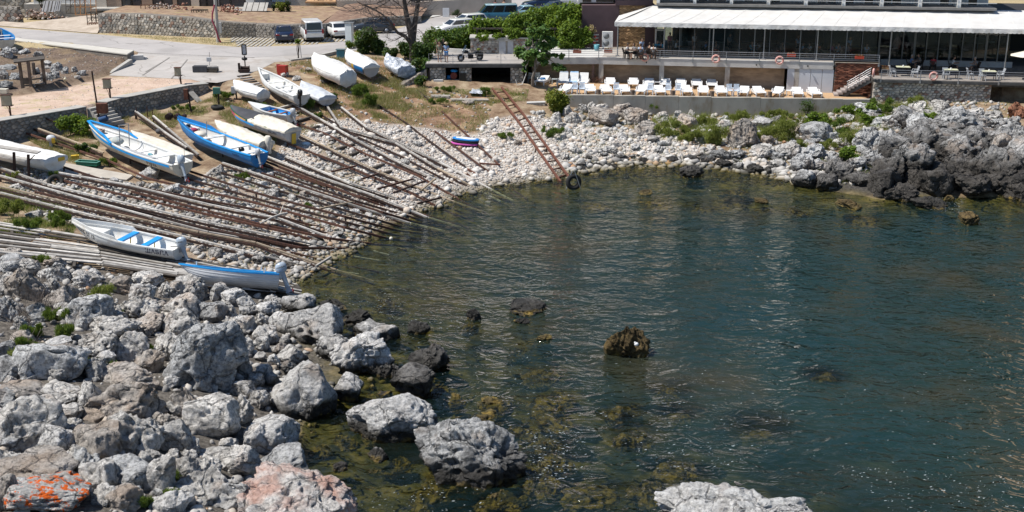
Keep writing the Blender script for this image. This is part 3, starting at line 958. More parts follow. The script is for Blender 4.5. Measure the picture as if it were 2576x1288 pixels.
# ------------------------------------------------------------------ stone walls,stone by stone
def clip_half(poly,mx,my,nx_,ny_):
 out=[]
 for i in range(len(poly)):
  a,b=poly[i],poly[(i+1) % len(poly)]
  da=(a[0]-mx)*nx_+(a[1]-my)*ny_
  db=(b[0]-mx)*nx_+(b[1]-my)*ny_
  if da <= 0: out.append(a)
  if (da <= 0) != (db <= 0):
   t=da/(da-db)
   out.append((a[0]+t*(b[0]-a[0]),a[1]+t*(b[1]-a[1])))
 return out
def cells(L,H,a,b,jit,seed):
 k_=a/b*.8
 return [(x,y/k_,[(q[0],q[1]/k_) for q in p],r) for x,y,p,r in cells_(L,H*k_,a,b*k_,jit,seed)]
def cells_(L,H,a,b,jit,seed):
 rs=random.Random(seed)
 ni,nj=max(1,round(L/a)),max(1,round(H/b))
 P_={}
 for j in range(-1,nj+1):
  for i in range(-1,ni+1):
   P_[i,j]=((i+.5+(.5 if j % 2 else 0)*.8-.2+rs.uniform(-jit,jit))*L/ni,(j+.5+rs.uniform(-jit,jit)*.8)*H/nj)
 out=[]
 for j in range(nj):
  for i in range(ni):
   px,py=P_[i,j]
   poly=[(0,0),(L,0),(L,H),(0,H)]
   for dj in (-1,0,1):
    for di in (-2,-1,0,1,2):
     q=P_.get((i+di,j+dj))
     if q is None or (di == 0 and dj == 0): continue
     nx_,ny_=q[0]-px,q[1]-py
     poly=clip_half(poly,(q[0]+px)/2,(q[1]+py)/2,nx_,ny_)
     if len(poly) < 3: break
    if len(poly) < 3: break
   if len(poly) >= 3:
    cx=sum(q[0] for q in poly)/len(poly); cy=sum(q[1] for q in poly)/len(poly)
    ar=abs(sum(poly[k][0]*poly[(k+1) % len(poly)][1]-poly[(k+1) % len(poly)][0]*poly[k][1] for k in range(len(poly))))/2
    if ar > a*b*.12:
     out.append((cx,cy,poly,rs.random()))
 return out
def stone_geo(mb,o,e1,e2,nrm,cx,cy,poly,dep,gap,mi=0):
 k=len(poly)
 base,mid,front=[],[],[]
 for q in poly:
  dx,dy=q[0]-cx,q[1]-cy
  l=hypot(dx,dy)+1e-6
  s1=max(.2,1-gap/l); s2=s1*.80
  for lst,s_,dd in ((base,s1,-.02),(mid,s1*.97,dep*.6),(front,s2,dep)):
   lst.append(o+e1*(cx+dx*s_)+e2*(cy+dy*s_)+nrm*dd)
 vs=base+mid+front
 fs=[(i,(i+1) % k,k+(i+1) % k,k+i) for i in range(k)]+[(k+i,k+(i+1) % k,2*k+(i+1) % k,2*k+i) for i in range(k)]+[tuple(range(2*k,3*k))]
 mb.add(vs,fs,mi)
def stone_face(parent,p0,p1,zb0,zb1,zt0,zt1,a,b,mats,seed,jit=.28,gap=.022,dep=(.03,.08),budget=None,name='stone',flip=False):
 """stones on the face p0 -> p1 (outward normal to the right of the direction)"""
 p0,p1=V3((p0[0],p0[1],0)),V3((p1[0],p1[1],0))
 L=(p1-p0).length
 d=(p1-p0)/L
 nrm=V3((d.y,-d.x,0))
 if flip: nrm=-nrm
 H=max(zt0-zb0,zt1-zb1)
 off=parent_world(parent)
 rest=MB()
 for cx,cy,poly,r_ in cells(L,H,a,b,jit,seed):
  t=cx/L
  zb=zb0+(zb1-zb0)*t
  zt=zt0+(zt1-zt0)*t
  sc_=(zt-zb)/H
  if sc_ < .08: continue
  poly2=[(q[0],q[1]*sc_) for q in poly]
  e2=V3((0,0,1))
  e1=d+V3((0,0,(zb1-zb0)/L))
  o=p0+V3((0,0,zb0))
  c=o+e1*cx+e2*cy*sc_
  mk=mats[min(int(r_*len(mats)),len(mats)-1)]
  dd=dep[0]+(dep[1]-dep[0])*((r_*7.7) % 1)
  if budget is None or budget[0] > 0:
   mb=MB()
   stone_geo(mb,o,e1,e2,nrm,cx,cy*sc_,poly2,dd,gap)
   ob=bpy.data.objects.new(name,mb.mesh(name,mk,c))
   link(ob,parent)
   ob.location=c-off
   if budget is not None: budget[0] -= 1
  else:
   stone_geo(rest,o,e1,e2,nrm,cx,cy*sc_,poly2,dd,gap)
 if rest.v:
  ob=bpy.data.objects.new('stonework',rest.mesh('stonework',mats[0],off))
  link(ob,parent); ob['kind']='stuff'
def wall_run(name,label,pts,th,a,b,mats,mort,seed,cap=None,capm=None,cat='wall',faces=True,dep=(.03,.08),jit=.28):
 """pts: (x, y, zbottom, ztop) along the front face, outward side to the right of the direction"""
 root=empty(name,(pts[0][0],pts[0][1],pts[0][2]),label,cat)
 mb=MB(); cp=MB()
 bud=[300]
 for i in range(len(pts)-1):
  A,B=pts[i],pts[i+1]
  d=V3((B[0]-A[0],B[1]-A[1],0)).normalized()
  bk=V3((-d.y,d.x,0))*th
  vs=[V3((A[0],A[1],A[2]-.5)),V3((B[0],B[1],B[2]-.5)),V3((B[0],B[1],B[2]-.5))+bk,V3((A[0],A[1],A[2]-.5))+bk,
    V3((A[0],A[1],A[3])),V3((B[0],B[1],B[3])),V3((B[0],B[1],B[3]))+bk,V3((A[0],A[1],A[3]))+bk]
  mb.add(vs,[(0,3,2,1),(4,5,6,7),(0,1,5,4),(1,2,6,5),(2,3,7,6),(3,0,4,7)])
  if cap:
   f=-bk.normalized()*.07
   up_=V3((0,0,cap))
   a0,b0=vs[4]+f+V3((0,0,.003)),vs[5]+f+V3((0,0,.003))
   a1,b1=vs[7]+V3((0,0,.003)),vs[6]+V3((0,0,.003))
   cp.add([a0,b0,b1,a1,a0+up_,b0+up_,b1+up_,a1+up_],[(0,3,2,1),(4,5,6,7),(0,1,5,4),(1,2,6,5),(2,3,7,6),(3,0,4,7)])
 part('core',mb,mort,root,1)
 if cap: part('coping',cp,capm,root,1)
 for i in range(len(pts)-1):
  A,B=pts[i],pts[i+1]
  stone_face(root,A,B,A[2]-.15,B[2]-.15,A[3]-.01,B[3]-.01,a,b,mats,seed+i,budget=bud,dep=dep,jit=jit)
 return root
def UPZ(u,v,z0=4.2):
 return up(u,v)
q=[up(-150,333),up(0,307),up(195,275),up(217,271)]
wall_run('quay_wall','long low grey stone wall edging the sandy path behind the white tarpaulin boat',[(p.x,p.y,2.3+.1*i,3.83) for i,p in enumerate(q)],1.0,.44,.24,[ST4,ST4,ST1,ST4],MORTAR,21,.07,CONC)
q=[up(268,260),up(300,251),up(475,217),up(524,211)]
wall_run('quay_wall','dark stone retaining wall running from the stone steps to the scrap heap',[(p.x,p.y,zz,3.85) for p,zz in zip(q,(2.55,2.6,2.75,2.9))],1.0,.42,.25,[ST4,ST1,ST4],MORTAR,31,.06,CONC)
def quay_steps():
 A,B=up(219,270.5),up(266,260.5)
 d=V3((B.x-A.x,B.y-A.y,0)); L=d.length; d.normalize()
 fr=V3((d.y,-d.x,0))
 root=empty('stone_steps',(A.x,A.y,2.5),'flight of worn stone steps between the two quay walls','steps')
 for k in range(6):
  mb=MB()
  c=(A+B)/2+fr*(.15+.28*k)
  h=3.75-.2*k
  mb.box((c.x,c.y,h-.45),(L,.34,.9),atan2(d.y,d.x))
  part('step',mb,CONC,root,1)
 return root
quay_steps()
def walkway():
 q=[G(-260,62,4.98),G(35,97,4.98),G(337,128.5,4.98)]
 f=[G(-260,68,4.98),G(35,103,4.98),G(320,138.5,4.98)]
 root=empty('walkway_wall',(f[1].x,f[1].y,4.4),'pale concrete walkway kerb along the seaward side of the road','wall')
 mb=MB(); mb2=MB()
 for i in range(2):
  a,b,c,d=f[i],f[i+1],q[i+1],q[i]
  up_,dn=V3((0,0,.09)),V3((0,0,-1.4))
  mb.add([a,b,c,d,a+up_,b+up_,c+up_,d+up_],[(0,3,2,1),(4,5,6,7),(0,1,5,4),(1,2,6,5),(2,3,7,6),(3,0,4,7)])
  ins=(d-a)*.06
  a2,b2=a+ins,b+ins
  z=V3((0,0,-.004))
  mb2.add([a2+dn,b2+dn,c+dn,d+dn,a2+z,b2+z,c+z,d+z],[(0,3,2,1),(4,5,6,7),(0,1,5,4),(1,2,6,5),(2,3,7,6),(3,0,4,7)])
 part('walkway_slab',mb,mat('pale_walkway',(.54,.515,.46),(.46,.435,.39),1,.85,bmp=.2),root,1)
 part('base_wall',mb2,MORTAR,root,1)
 for k in range(3):
  c=G(338+9*k,136+5*k,4.85-.22*k)
  mb=MB(); mb.box((c.x,c.y,4.75-.22*k-.25),(1.5,.55,.5),R(20))
  part('step',mb,CONCP,root,1)
 mb=MB()
 a,b=G(328,147,4.75),G(276,189,3.9)
 mb.beam((a.x,a.y,4.45),(b.x,b.y,3.85),.35,.5)
 part('side_wall',mb,CONC,root,1)
walkway()
q=[(250,83,34.5),(285,84,34),(350,87,35),(487,93,45),(560,95.5,55),(644,95.5,60),(720,97,63),(806,95,60)]
pts=[]
for u,v,vt in q:
 g=up(u,v); t=GY(u,vt,g.y)
 pts.append((g.x,g.y,4.55,t.z))
wall_run('terrace_wall','tall rubble stone wall across the road behind the utility pole',pts,1.0,.38,.27,[ST1,ST1,ST3,ST4,ST1,ST1,ST3,ST1,ST2,ST4,ST1],MORTAR,51)
TERR_W=pts
mb=MB()
zt=5.45
top=[(p[0],p[1]+.3,p[3]-.12) for p in pts]
back=[(p[0]-1 if i == 0 else p[0],141,6.05-.05*i) for i,p in enumerate(pts)]
mb.loft([[V3((a[0],a[1],4.4)) for a in top],[V3(a) for a in top],[V3((a[0],a[1]+2.2,a[2]+.12)) for a in top],[V3(a) for a in back]],smooth=False)
structure('terrace_ground',mb,mat('dry_terrace_earth',(.36,.26,.17),(.20,.12,.08),1.2,.95,bmp=.6,bsc=8,bdist=.06,dirt=(.34,.28,.12),dsc=.8))
mb=MB()
a=[G(60,88,4.7),G(250,84,4.7),G(290,40,6.0),G(262,36,6.0)]
mb.add([G(-200,40,4.75),up(0,66)+V3((0,0,.05)),up(245,85)+V3((0,0,.05)),GY(268,34,133),GY(245,36,134),G(60,57,4.9)],[(0,1,2,3,4,5)])
structure('drive',mb,mat('sandy_drive',(.47,.40,.33),(.34,.28,.22),.8,.95,bmp=.5,bsc=10,dirt=(.52,.45,.38),dsc=1.5))
q=[(-60,60,14),(0,60,16),(48,60,18),(60,59,36)]
pts=[]
for u,v,vt in q:
 g=up(u,v); t=GY(u,vt,g.y); pts.append((g.x,g.y,4.5,t.z))
wall_run('garden_wall','rough rubble wall at the top left corner by the drive',pts,.8,.5,.38,[ST1,ST2,ST3,ST1],MORTAR,71)
q=[(-60,16),(40,17),(75,16)]
pts=[]
for u,v in q:
 t=GY(u,v,139); pts.append((t.x,t.y,4.5,t.z+2.6))
wall_run('garden_wall','higher stone wall standing behind the rubble wall at the top left',pts,.6,.55,.4,[ST4,ST1,ST3],MORTAR,75)
def street_walls():
 q=[(806,95,62),(860,84,54),(930,70,44),(1020,64,40),(1060,58,40)]
 pts=[]
 for u,v,vt in q:
  g=up(u,v); t=GY(u,vt,g.y); pts.append((g.x,g.y,4.5,t.z))
 wall_run('car_park_wall','grey stone wall behind the parked dark hatchback',pts,.5,.5,.36,[ST4,ST4,ST1],MORTAR,81)
 t=pts
 mb=MB()
 mb.loft([[V3((p[0],p[1]+.4,p[3]-.05)) for p in t],[V3((p[0]+.5,p[1]+16,p[3]+.35)) for p in t]],smooth=False)
 structure('garden_ground',mb,mat('garden_earth',(.30,.20,.14),(.17,.10,.07),1.2,.95,bmp=.6,bsc=8,bdist=.06))
 A,B=GY(848,39,140),GY(1032,39,140)
 root=empty('plastered_wall',(A.x,A.y,5.2),'beige plastered wall with a white ledge behind the bare tree','wall')
 mb=MB(); mb.box(((A.x+B.x)/2,140.3,A.z+.75),(B.x-A.x,.5,1.9))
 part('wall_face',mb,mat('beige_plaster',(.52,.45,.38),(.44,.38,.315),1,.9),root,1)
 mb=MB(); mb.box(((A.x+B.x)/2,139.95,A.z-.28),(B.x-A.x+.2,.7,.16))
 part('ledge',mb,CONCP,root,1)
 mb=MB()
 rs=random.Random(4)
 x=A.x
 k=0
 while x < B.x:
  c=(x,140.2,A.z+1.95)
  mb=MB(); mb.box(c,(.09,.06,rs.uniform(.7,1.1)))
  part('fence_slat',mb,WOODD,root,1)
  x += .32
 C_,D_=GY(1034,36,141),G(1215,2,6.2)
 root=empty('street_wall',(C_.x,C_.y,4.6),'smooth beige wall along the pavement of the street going up','wall')
 mb=MB(); d=(D_-C_)
 mb.beam((C_.x,C_.y,5.2),(C_.x+d.x*1.4,C_.y+d.y*1.4,5.6),.4,2.0)
 part('wall_face',mb,mat('beige_plaster',(.5,.43,.36)),root,1)
street_walls()
def pavers():
 root=empty('parking_bay',tuple(up(700,105)),'grass paved parking bay of narrow concrete bars','parking bay')
 bud=300
 P_=[(q.x,q.y) for q in (up(575,97.5),up(800,96),up(905,88),up(905,98),(up(880,105)),up(690,114.5),up(600,117.5))]
 xs=[p[0] for p in P_]; ys=[p[1] for p in P_]
 me=None
 base=MB(); base.box((0,0,0),(.20,1.5,.08))
 mm=base.mesh('paver',CONC)
 off=root.location
 x=min(xs)
 while x < max(xs):
  for r_ in range(5):
   y=min(ys)+.8+r_*1.62
   if inside(P_,np.array([x]),np.array([y]))[0] and bud > 0:
    o=bpy.data.objects.new('paver',mm); link(o,root)
    o.location=V3((x,y,4.6+random.uniform(.01,.03)))-off
    o.rotation_euler=(0,0,random.uniform(-.03,.03))
    bud -= 1
  x += .42
pavers()
# ------------------------------------------------------------------ garage under the motorcycle platform
def garage():
 root=empty('boat_garage',(-3,GAR_Y,2.75),'low stone boat garage with two dark openings under a flat slab','garage')
 mb=MB(); mb.box((-3.05,107.55,4.46),(8.75,7.3,.28)); part('roof_slab',mb,CONCD,root,1)
 mb=MB(); mb.box((-3.05,107.7,4.609),(8.6,6.9,.02)); part('roof_paving',mb,PLAZA,root,1)
 mb=MB()
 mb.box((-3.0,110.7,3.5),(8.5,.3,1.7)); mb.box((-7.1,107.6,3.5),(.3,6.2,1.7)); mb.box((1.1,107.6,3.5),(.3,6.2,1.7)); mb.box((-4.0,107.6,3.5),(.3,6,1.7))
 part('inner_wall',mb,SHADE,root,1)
 bud=[300]
 for (u0,u1,vv) in ((1081,1121,0),(1155,1186,0),(1284,1317,0)):
  x0,x1=GY(u0,190,GAR_Y).x,GY(u1,190,GAR_Y).x
  pr=MB(); pr.box(((x0+x1)/2,GAR_Y+.42,3.5),(x1-x0,.7,1.62))
  p=part('pier',pr,MORTAR,root,1)
  stone_face(p,(x0,GAR_Y+.06),(x1,GAR_Y+.06),2.7,2.7,4.3,4.3,.34,.24,[ST1,ST3,ST4,ST1],int(u0),budget=bud)
 x0,x1=GY(1121,190,GAR_Y).x,GY(1155,190,GAR_Y).x
 pr=MB(); pr.box(((x0+x1)/2,GAR_Y+.4,2.95),(x1-x0,.5,.6)); p=part('sill_wall',pr,MORTAR,root,1)
 stone_face(p,(x0,GAR_Y+.12),(x1,GAR_Y+.12),2.65,2.65,3.25,3.25,.4,.28,[ST1,ST4],5,budget=bud)
 r=empty('platform_railing',(GX0,103.98,4.6),'thin steel wire railing along the motorcycle platform edge','railing')
 for i in range(5):
  mb=MB(); x=GX0+.2+i*2.05
  mb.tube([(x,103.98,4.6),(x,103.98,5.5)],.022,6); part('post',mb,STEEL,r,True)
 for z in (4.95,5.47):
  mb=MB(); mb.tube([(GX0+.2,103.98,z),(1.1,103.98,z)],.014,5); part('rail',mb,STEEL,r,True)
 pts=[(-9.6,101.2,2.5,3.0),(-8.6,102.6,2.6,3.5),(-7.3,104.0,2.7,4.2)]
 wall_run('garage_side_wall','stepped rough stone wing wall at the left end of the boat garage',pts,.5,.42,.3,[ST1,ST3],MORTAR,91)
 A=up(1184,140.5); B=up(1332,139)
 root=empty('stone_outbuilding',(A.x,A.y,4.5),'small stone outbuilding with two grey metal doors behind the motorcycle','shed')
 yb=A.y
 z1=GY(1184,98,yb).z
 bd=MB(); bd.box(((A.x+B.x)/2,yb+1.2,(4.4+z1)/2),(B.x-A.x,2.2,z1-4.4)); part('core',bd,MORTARP,root,1)
 xd=[GY(u,120,yb).x for u in (1255,1272,1277,1291)]
 stone_face(root,(A.x,yb+.1),(xd[0]-.05,yb+.1),4.5,4.5,z1,z1,.30,.21,[ST3,ST1,ST3,ST2,ST1],7)
 stone_face(root,(xd[3]+.05,yb+.1),(B.x,yb+.1),4.5,4.5,z1,z1,.30,.21,[ST3,ST1,ST2],8)
 for i in (0,2):
  mb=MB(); mb.box(((xd[i]+xd[i+1])/2,yb+.08,5.15),(xd[i+1]-xd[i],.1,1.35)); part('door',mb,GREYP,root,1)
 mb=MB(); mb.box(((xd[0]+xd[3])/2,yb+.05,z1-.1),(xd[3]-xd[0]+.4,.25,.16)); part('lintel',mb,CONC,root,1)
 mb=MB(); mb.box(((A.x+B.x)/2,yb+1.2,z1+.06),(B.x-A.x+.2,2.5,.12)); part('roof',mb,CONC,root,1)
 a,b=up(1085,134),up(1182,140)
 mb=MB(); mb.beam((a.x,a.y+.3,4.75),(b.x,b.y,4.75),.2,.45)
 thing('low_wall',mb,CONCP,'low pale concrete wall at the foot of the hedge behind the couple','wall',base=(a.x,a.y,4.6))
garage()
# ------------------------------------------------------------------ restaurant
K0=V3((7.5,105.6,0)); DD=V3((.988,-.156,0)).normalized(); BK=V3((.156,.988,0)).normalized()
ANG=atan2(DD.y,DD.x)
def FR(s,o,z):
 q=K0+DD*s+BK*o
 return V3((q.x,q.y,z))
def S_of(u,o=0.0,z=5.0):                     # where the sight line through column u meets the facade plane
 lo,hi=-20,80
 for _ in range(40):
  m=(lo+hi)/2
  q=FR(m,o,z)
  uu=1288+FPX*q.x/(q.y*CP-(q.z-CAM_Z)*SP)
  if uu < u: lo=m
  else: hi=m
 return lo
ZD,ZL=4.95,3.95
def fbox(mb,s0,s1,o0,o1,z0,z1,mi=0):
 vs=[FR(s0,o0,z0),FR(s1,o0,z0),FR(s1,o1,z0),FR(s0,o1,z0),FR(s0,o0,z1),FR(s1,o0,z1),FR(s1,o1,z1),FR(s0,o1,z1)]
 return mb.add(vs,[(0,3,2,1),(4,5,6,7),(0,1,5,4),(1,2,6,5),(2,3,7,6),(3,0,4,7)],mi)
SE=19.84
def restaurant():
 root=empty('restaurant_building',tuple(FR(0,0,2.5)),'plum and white seaside restaurant with a raised terrace and hotel balconies above','building')
 mb=MB()
 mb.prism([(1.5,105.5),(7.5,105.6),(FR(SE,0,0).x,FR(SE,0,0).y),(FR(SE,12,0).x,FR(SE,12,0).y),(8,118),(1.5,112)],4.36,ZD)
 part('terrace_slab',mb,CONCP,root,1)
 mb=MB(); fbox(mb,.3,SE,.35,11,ZD+.004,ZD+.02); part('terrace_floor',mb,mat('terrace_tiles',(.42,.38,.34),(.34,.31,.28),2,.8),root,1)
 mb=MB(); fbox(mb,-6,S_of(1978),1.2,1.6,2.0,4.36)
 part('back_wall',mb,mat('board_marked_concrete',(.40,.32,.24),(.26,.205,.155),.9,.9,bmp=.3,bsc=12,stretch=(1,1,3),dirt=(.17,.13,.10),dsc=.7),root,1)
 for u in (1512,1664,1829,2003):
  s=S_of(u,.15,3.4); mb=MB(); fbox(mb,s-.2,s+.2,.05,.45,2.0,4.358); part('column',mb,CONC,root,1)
 s=S_of(1492,.6,3.4); mb=MB(); fbox(mb,s-.12,s+.12,.5,.74,2.0,4.358); part('column',mb,mat('dusky_paint',(.24,.17,.15)),root,1)
 ss=[S_of(u,.06,3.3) for u in (1979,2005,2038,2067,2096)]
 for i in range(4):
  mb=MB(); fbox(mb,ss[i]+.015,ss[i+1]-.015,.06,.14,2.15,4.34); part('door_panel',mb,mat('pale_grey_door',(.56,.59,.64),(.50,.53,.58),1,.5),root,1)
 s0,s1=S_of(2098,.02,3.3),S_of(2210,.02,3.3)
 pr=MB(); fbox(pr,s0,s1,.06,.5,1.9,ZD-.02); p=part('ledge_stone_wall',pr,MORTAR,root,1)
 a,b=FR(s0,.06,0),FR(s1,.06,0)
 stone_face(p,a,b,1.95,1.95,ZD-.02,ZD-.02,.40,.115,[LEDR],17,jit=.2,gap=.006,dep=(.02,.09),name='ledge_stone')
 x0,x1=6.5,FR(S_of(1640,7.0,7),7.0,0).x
 def wx(u,z=7): return GY(u,60,112.0).x
 mb=MB()
 mb.box(((wx(1464)+wx(1557))/2,114,6.8),(wx(1557)-wx(1464),4,3.9))
 part('plum_wall',mb,PURP,root,1)
 mb=MB(); mb.box(((wx(1624)+wx(1648))/2,114,6.8),(wx(1648)-wx(1624),4,3.9)); part('plum_wall',mb,PURP,root,1)
 mb=MB(); mb.box(((wx(1548)+wx(1640))/2,113.4,8.98),(wx(1640)-wx(1548),3.4,.45)); part('plum_parapet',mb,PURP,root,1)
 pr=MB(); pr.box(((wx(1557)+wx(1624))/2,112.55,6.8),(wx(1624)-wx(1557),.8,3.9)); p=part('tan_ledge_panel',pr,MORTAR,root,1)
 stone_face(p,(wx(1557),112.14),(wx(1624),112.14),4.95,4.95,8.75,8.75,.36,.115,[LEDG],27,jit=.2,gap=.006,dep=(.02,.10),name='ledge_stone')
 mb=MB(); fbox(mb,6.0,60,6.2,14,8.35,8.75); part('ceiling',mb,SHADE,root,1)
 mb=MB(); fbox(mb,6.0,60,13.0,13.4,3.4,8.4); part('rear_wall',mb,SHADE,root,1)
 mb=MB(); fbox(mb,SE-.3,60,.8,13,3.55,ZL-.004); part('lower_floor',mb,mat('lower_floor',(.20,.19,.18),(.15,.145,.14),2,.7),root,1)
 for (ua,ub,n_,o_,z0,z1,gm) in ((1650,1735,4,6.3,ZD,8.3,0),(2214,2545,11,6.6,ZL+.3,8.3,1),(1672,2208,14,1.5,ZD+.02,7.75,2)):  # last run is glazing added to dim the open dining room
  sa,sb=S_of(ua,o_,6.5),S_of(ub,o_,6.5)
  for i in range(n_):
   w0,w1=sa+(sb-sa)*i/n_,sa+(sb-sa)*(i+1)/n_
   fm=MB()
   wd=(.05 if i % 3 else .09)*(.5 if gm == 2 else 1)
   fbox(fm,w0-wd,w0+wd,o_-.05,o_+.05,z0,z1); fbox(fm,w0+wd,w1-wd-.04,o_-.04,o_+.04,z0,z0+.1)
   wf=part('window_frame',fm,mat('dark_steel_frame',(.20,.21,.22),(.16,.17,.18),3,.4,metal=.4),root,1)
   gm_=MB(); fbox(gm_,w0+wd,w1-wd-.04,o_-.012,o_+.012,z0+.1,z1)
   part('pane',gm_,GLASSDIM if gm == 2 else GLASS,wf,True)
 mb=MB(); fbox(mb,S_of(2214,6.4,4.2),S_of(2545,6.4,4.2),6.2,6.5,ZL,ZL+.5); part('plinth',mb,GREYP,root,1)
 for u in (1725,1830,1960,2079):
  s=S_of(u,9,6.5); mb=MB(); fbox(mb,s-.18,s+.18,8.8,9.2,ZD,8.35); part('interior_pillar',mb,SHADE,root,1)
 o_=6.0
 sa,sb=S_of(1653,o_,9.2),S_of(2501,o_,9.2)
 mb=MB(); fbox(mb,sa,sb,o_-1.1,o_+7,8.95,9.15); part('balcony_slab',mb,mat('balcony_edge',(.22,.21,.20),(.17,.165,.16)),root,1)
 mb=MB(); fbox(mb,sa-5,sb-.5,o_+1.6,o_+8,9.15,12.2); part('upper_wall',mb,WHITE,root,1)
 mb=MB(); fbox(mb,sa-6,sb,o_-1.1,o_+8,12.42,12.6); part('roof',mb,CONCP,root,1)
 mb=MB(); fbox(mb,sa,sb,o_-1.0,o_+1.6,12.2,12.4); part('balcony_slab',mb,CONCP,root,1)
 n_=9
 for i in range(n_):
  w0=sa+(sb-sa)*i/n_; wd=(sb-sa)/n_
  mb=MB(); fbox(mb,w0,w0+.28,o_-.9,o_+1.6,9.15,12.2); part('pier',mb,WHITE,root,1)
  for zf in (9.15,):
   fm=MB()
   for k in range(4):
    fbox(fm,w0+.45+k*(wd-.7)/3-.05,w0+.45+k*(wd-.7)/3+.05,o_+1.5,o_+1.6-.003,zf,zf+2.4)
   wf=part('window_frame',fm,WHITE,root,1)
   for k in range(3):
    gm_=MB(); fbox(gm_,w0+.5+k*(wd-.7)/3,w0+.40+(k+1)*(wd-.7)/3,o_+1.52,o_+1.58,zf+.05,zf+2.35)
    part('pane',gm_,[DGLASS,mat('curtain',(.55,.56,.56),(.48,.49,.49),2,.7)][(i*3+k) % 5 == 1 or (i+k) % 4 == 0],wf,True)
  rl=MB()
  for z in (9.55,9.95): rl.beam(FR(w0+.28,o_-.95,z),FR(w0+wd,o_-.95,z),.04,.04)
  part('balcony_rail',rl,WHITE,root,1)
 mb=MB(); mb.box((wx(1500),115.5,10.6),(wx(1548)-wx(1458),5,3.4)); part('upper_block',mb,WHITE,root,1)
 mb=MB(); mb.box(((wx(1466)+wx(1488))/2,112.98,9.6),(wx(1488)-wx(1466),.06,1.3)); part('window',mb,DGLASS,root,1)
 mb=MB(); mb.box(((wx(1500)+wx(1545))/2,112.98,9.7),(wx(1545)-wx(1500),.06,1.5)); part('window',mb,DGLASS,root,1)
 return root
restaurant()
def awning():
 root=empty('awning',tuple(FR(0,1,ZD)),'long white canvas awning on slim posts over the restaurant terrace','awning')
 sa,sb=S_of(1547,.9,7.95),38.0
 cols,rows=60,7
 secs=[]
 for j in range(rows):
  t=j/(rows-1)
  sec=[]
  for i in range(cols+1):
   f=i/cols
   s=sa+(sb-sa)*f
   if t > 0: s=(sa+3.2*t)+(sb-sa-3.2*t)*f
   z=7.93+(8.93-7.93)*t-.10*sin(pi*t)*(1+.5*sin(f*9))-.08*sin(f*cols*pi/3) ** 2*sin(pi*t)
   sec.append(FR(s,.45+5.4*t,z))
  secs.append(sec)
 mb=MB(); mb.loft(secs)
 for i in range(0,cols+1,3):
  sm=MB()
  for j in range(rows-1): sm.beam(secs[j][i]+V3((0,0,.012)),secs[j+1][i]+V3((0,0,.012)),.03,.012)
  part('seam',sm,_mats['awning_canvas'] if 'awning_canvas' in _mats else TARPW,root,1)
 mb.add([secs[0][0],secs[-1][0],FR(sa,5.85,7.93)],[(0,1,2)])
 part('canopy',mb,mat('awning_canvas',(.60,.59,.575),(.53,.52,.505),1,.7),root,1)
 mb=MB(); top,bot=[],[]
 n=300
 for i in range(n+1):
  s=sa+(sb-sa)*i/n
  wob=.02*sin(i*.7)+.015*sin(i*.23)
  top.append(FR(s,.45-.004,7.935)); bot.append(FR(s,.43+wob,7.60-.035*abs(sin(i*pi/3))))
 mb.loft([top,bot],smooth=False)
 part('valance',mb,TARPW,root,1)
 for (u,ub,vb,zf) in ((1553,1553,140,ZD),(1669,1669,145,ZD),(1794,1792,147,ZD),(1923,1920,150,ZD),(2058,2053,152,ZD)):
  s=S_of(ub,.8,ZD)
  mb=MB(); mb.tube([FR(s,.8,zf),FR(s,.8,7.95)],.055,8); mb.box(FR(s,.8,zf+.06),(.3,.3,.12),ANG)
  part('post',mb,STEEL,root,1)
 for u in (2234,2525):
  s=S_of(u,.9,ZL+.2)
  mb=MB(); mb.tube([FR(s,.9,ZL),FR(s,.9,7.9)],.06,8); part('post',mb,STEEL,root,1)
 mb=MB(); mb.tube([FR(sa+.1,.5,7.9),FR(sb,.5,7.9)],.04,6); part('front_bar',mb,STEEL,root,1)
awning()
def railing(name,label,pts,posts,zb,h,nr,seed=0):
 root=empty(name,tuple(pts[0]),label,'railing')
 for p in posts:
  mb=MB(); mb.box((p.x,p.y,p.z+h/2-.14),(.06,.06,h+.28),ANG); mb.box((p.x,p.y+.03,p.z-.16),(.14,.10,.22),ANG)
  part('post',mb,STEEL,root,1)
 for k in range(nr):
  z=h-k*h/nr*.98
  mb=MB()
  mb.tube([V3((p.x,p.y,p.z+z)) for p in pts],.025 if k == 0 else .016,6)
  part('rail',mb,STEEL,root,1)
 return root
pp=[FR(S_of(u,-.06,ZD),-.06,ZD) for u in (1506,1580,1660,1743,1827,1910.5,2011,2097,2211)]
pl=[V3((GY(1383,146,105.4).x,105.42,ZD)),V3((GY(1431,146,105.45).x,105.45,ZD))]
railing('terrace_railing','four bar steel railing along the edge of the upper restaurant terrace',pl+pp,pl+pp,ZD,.70,4)
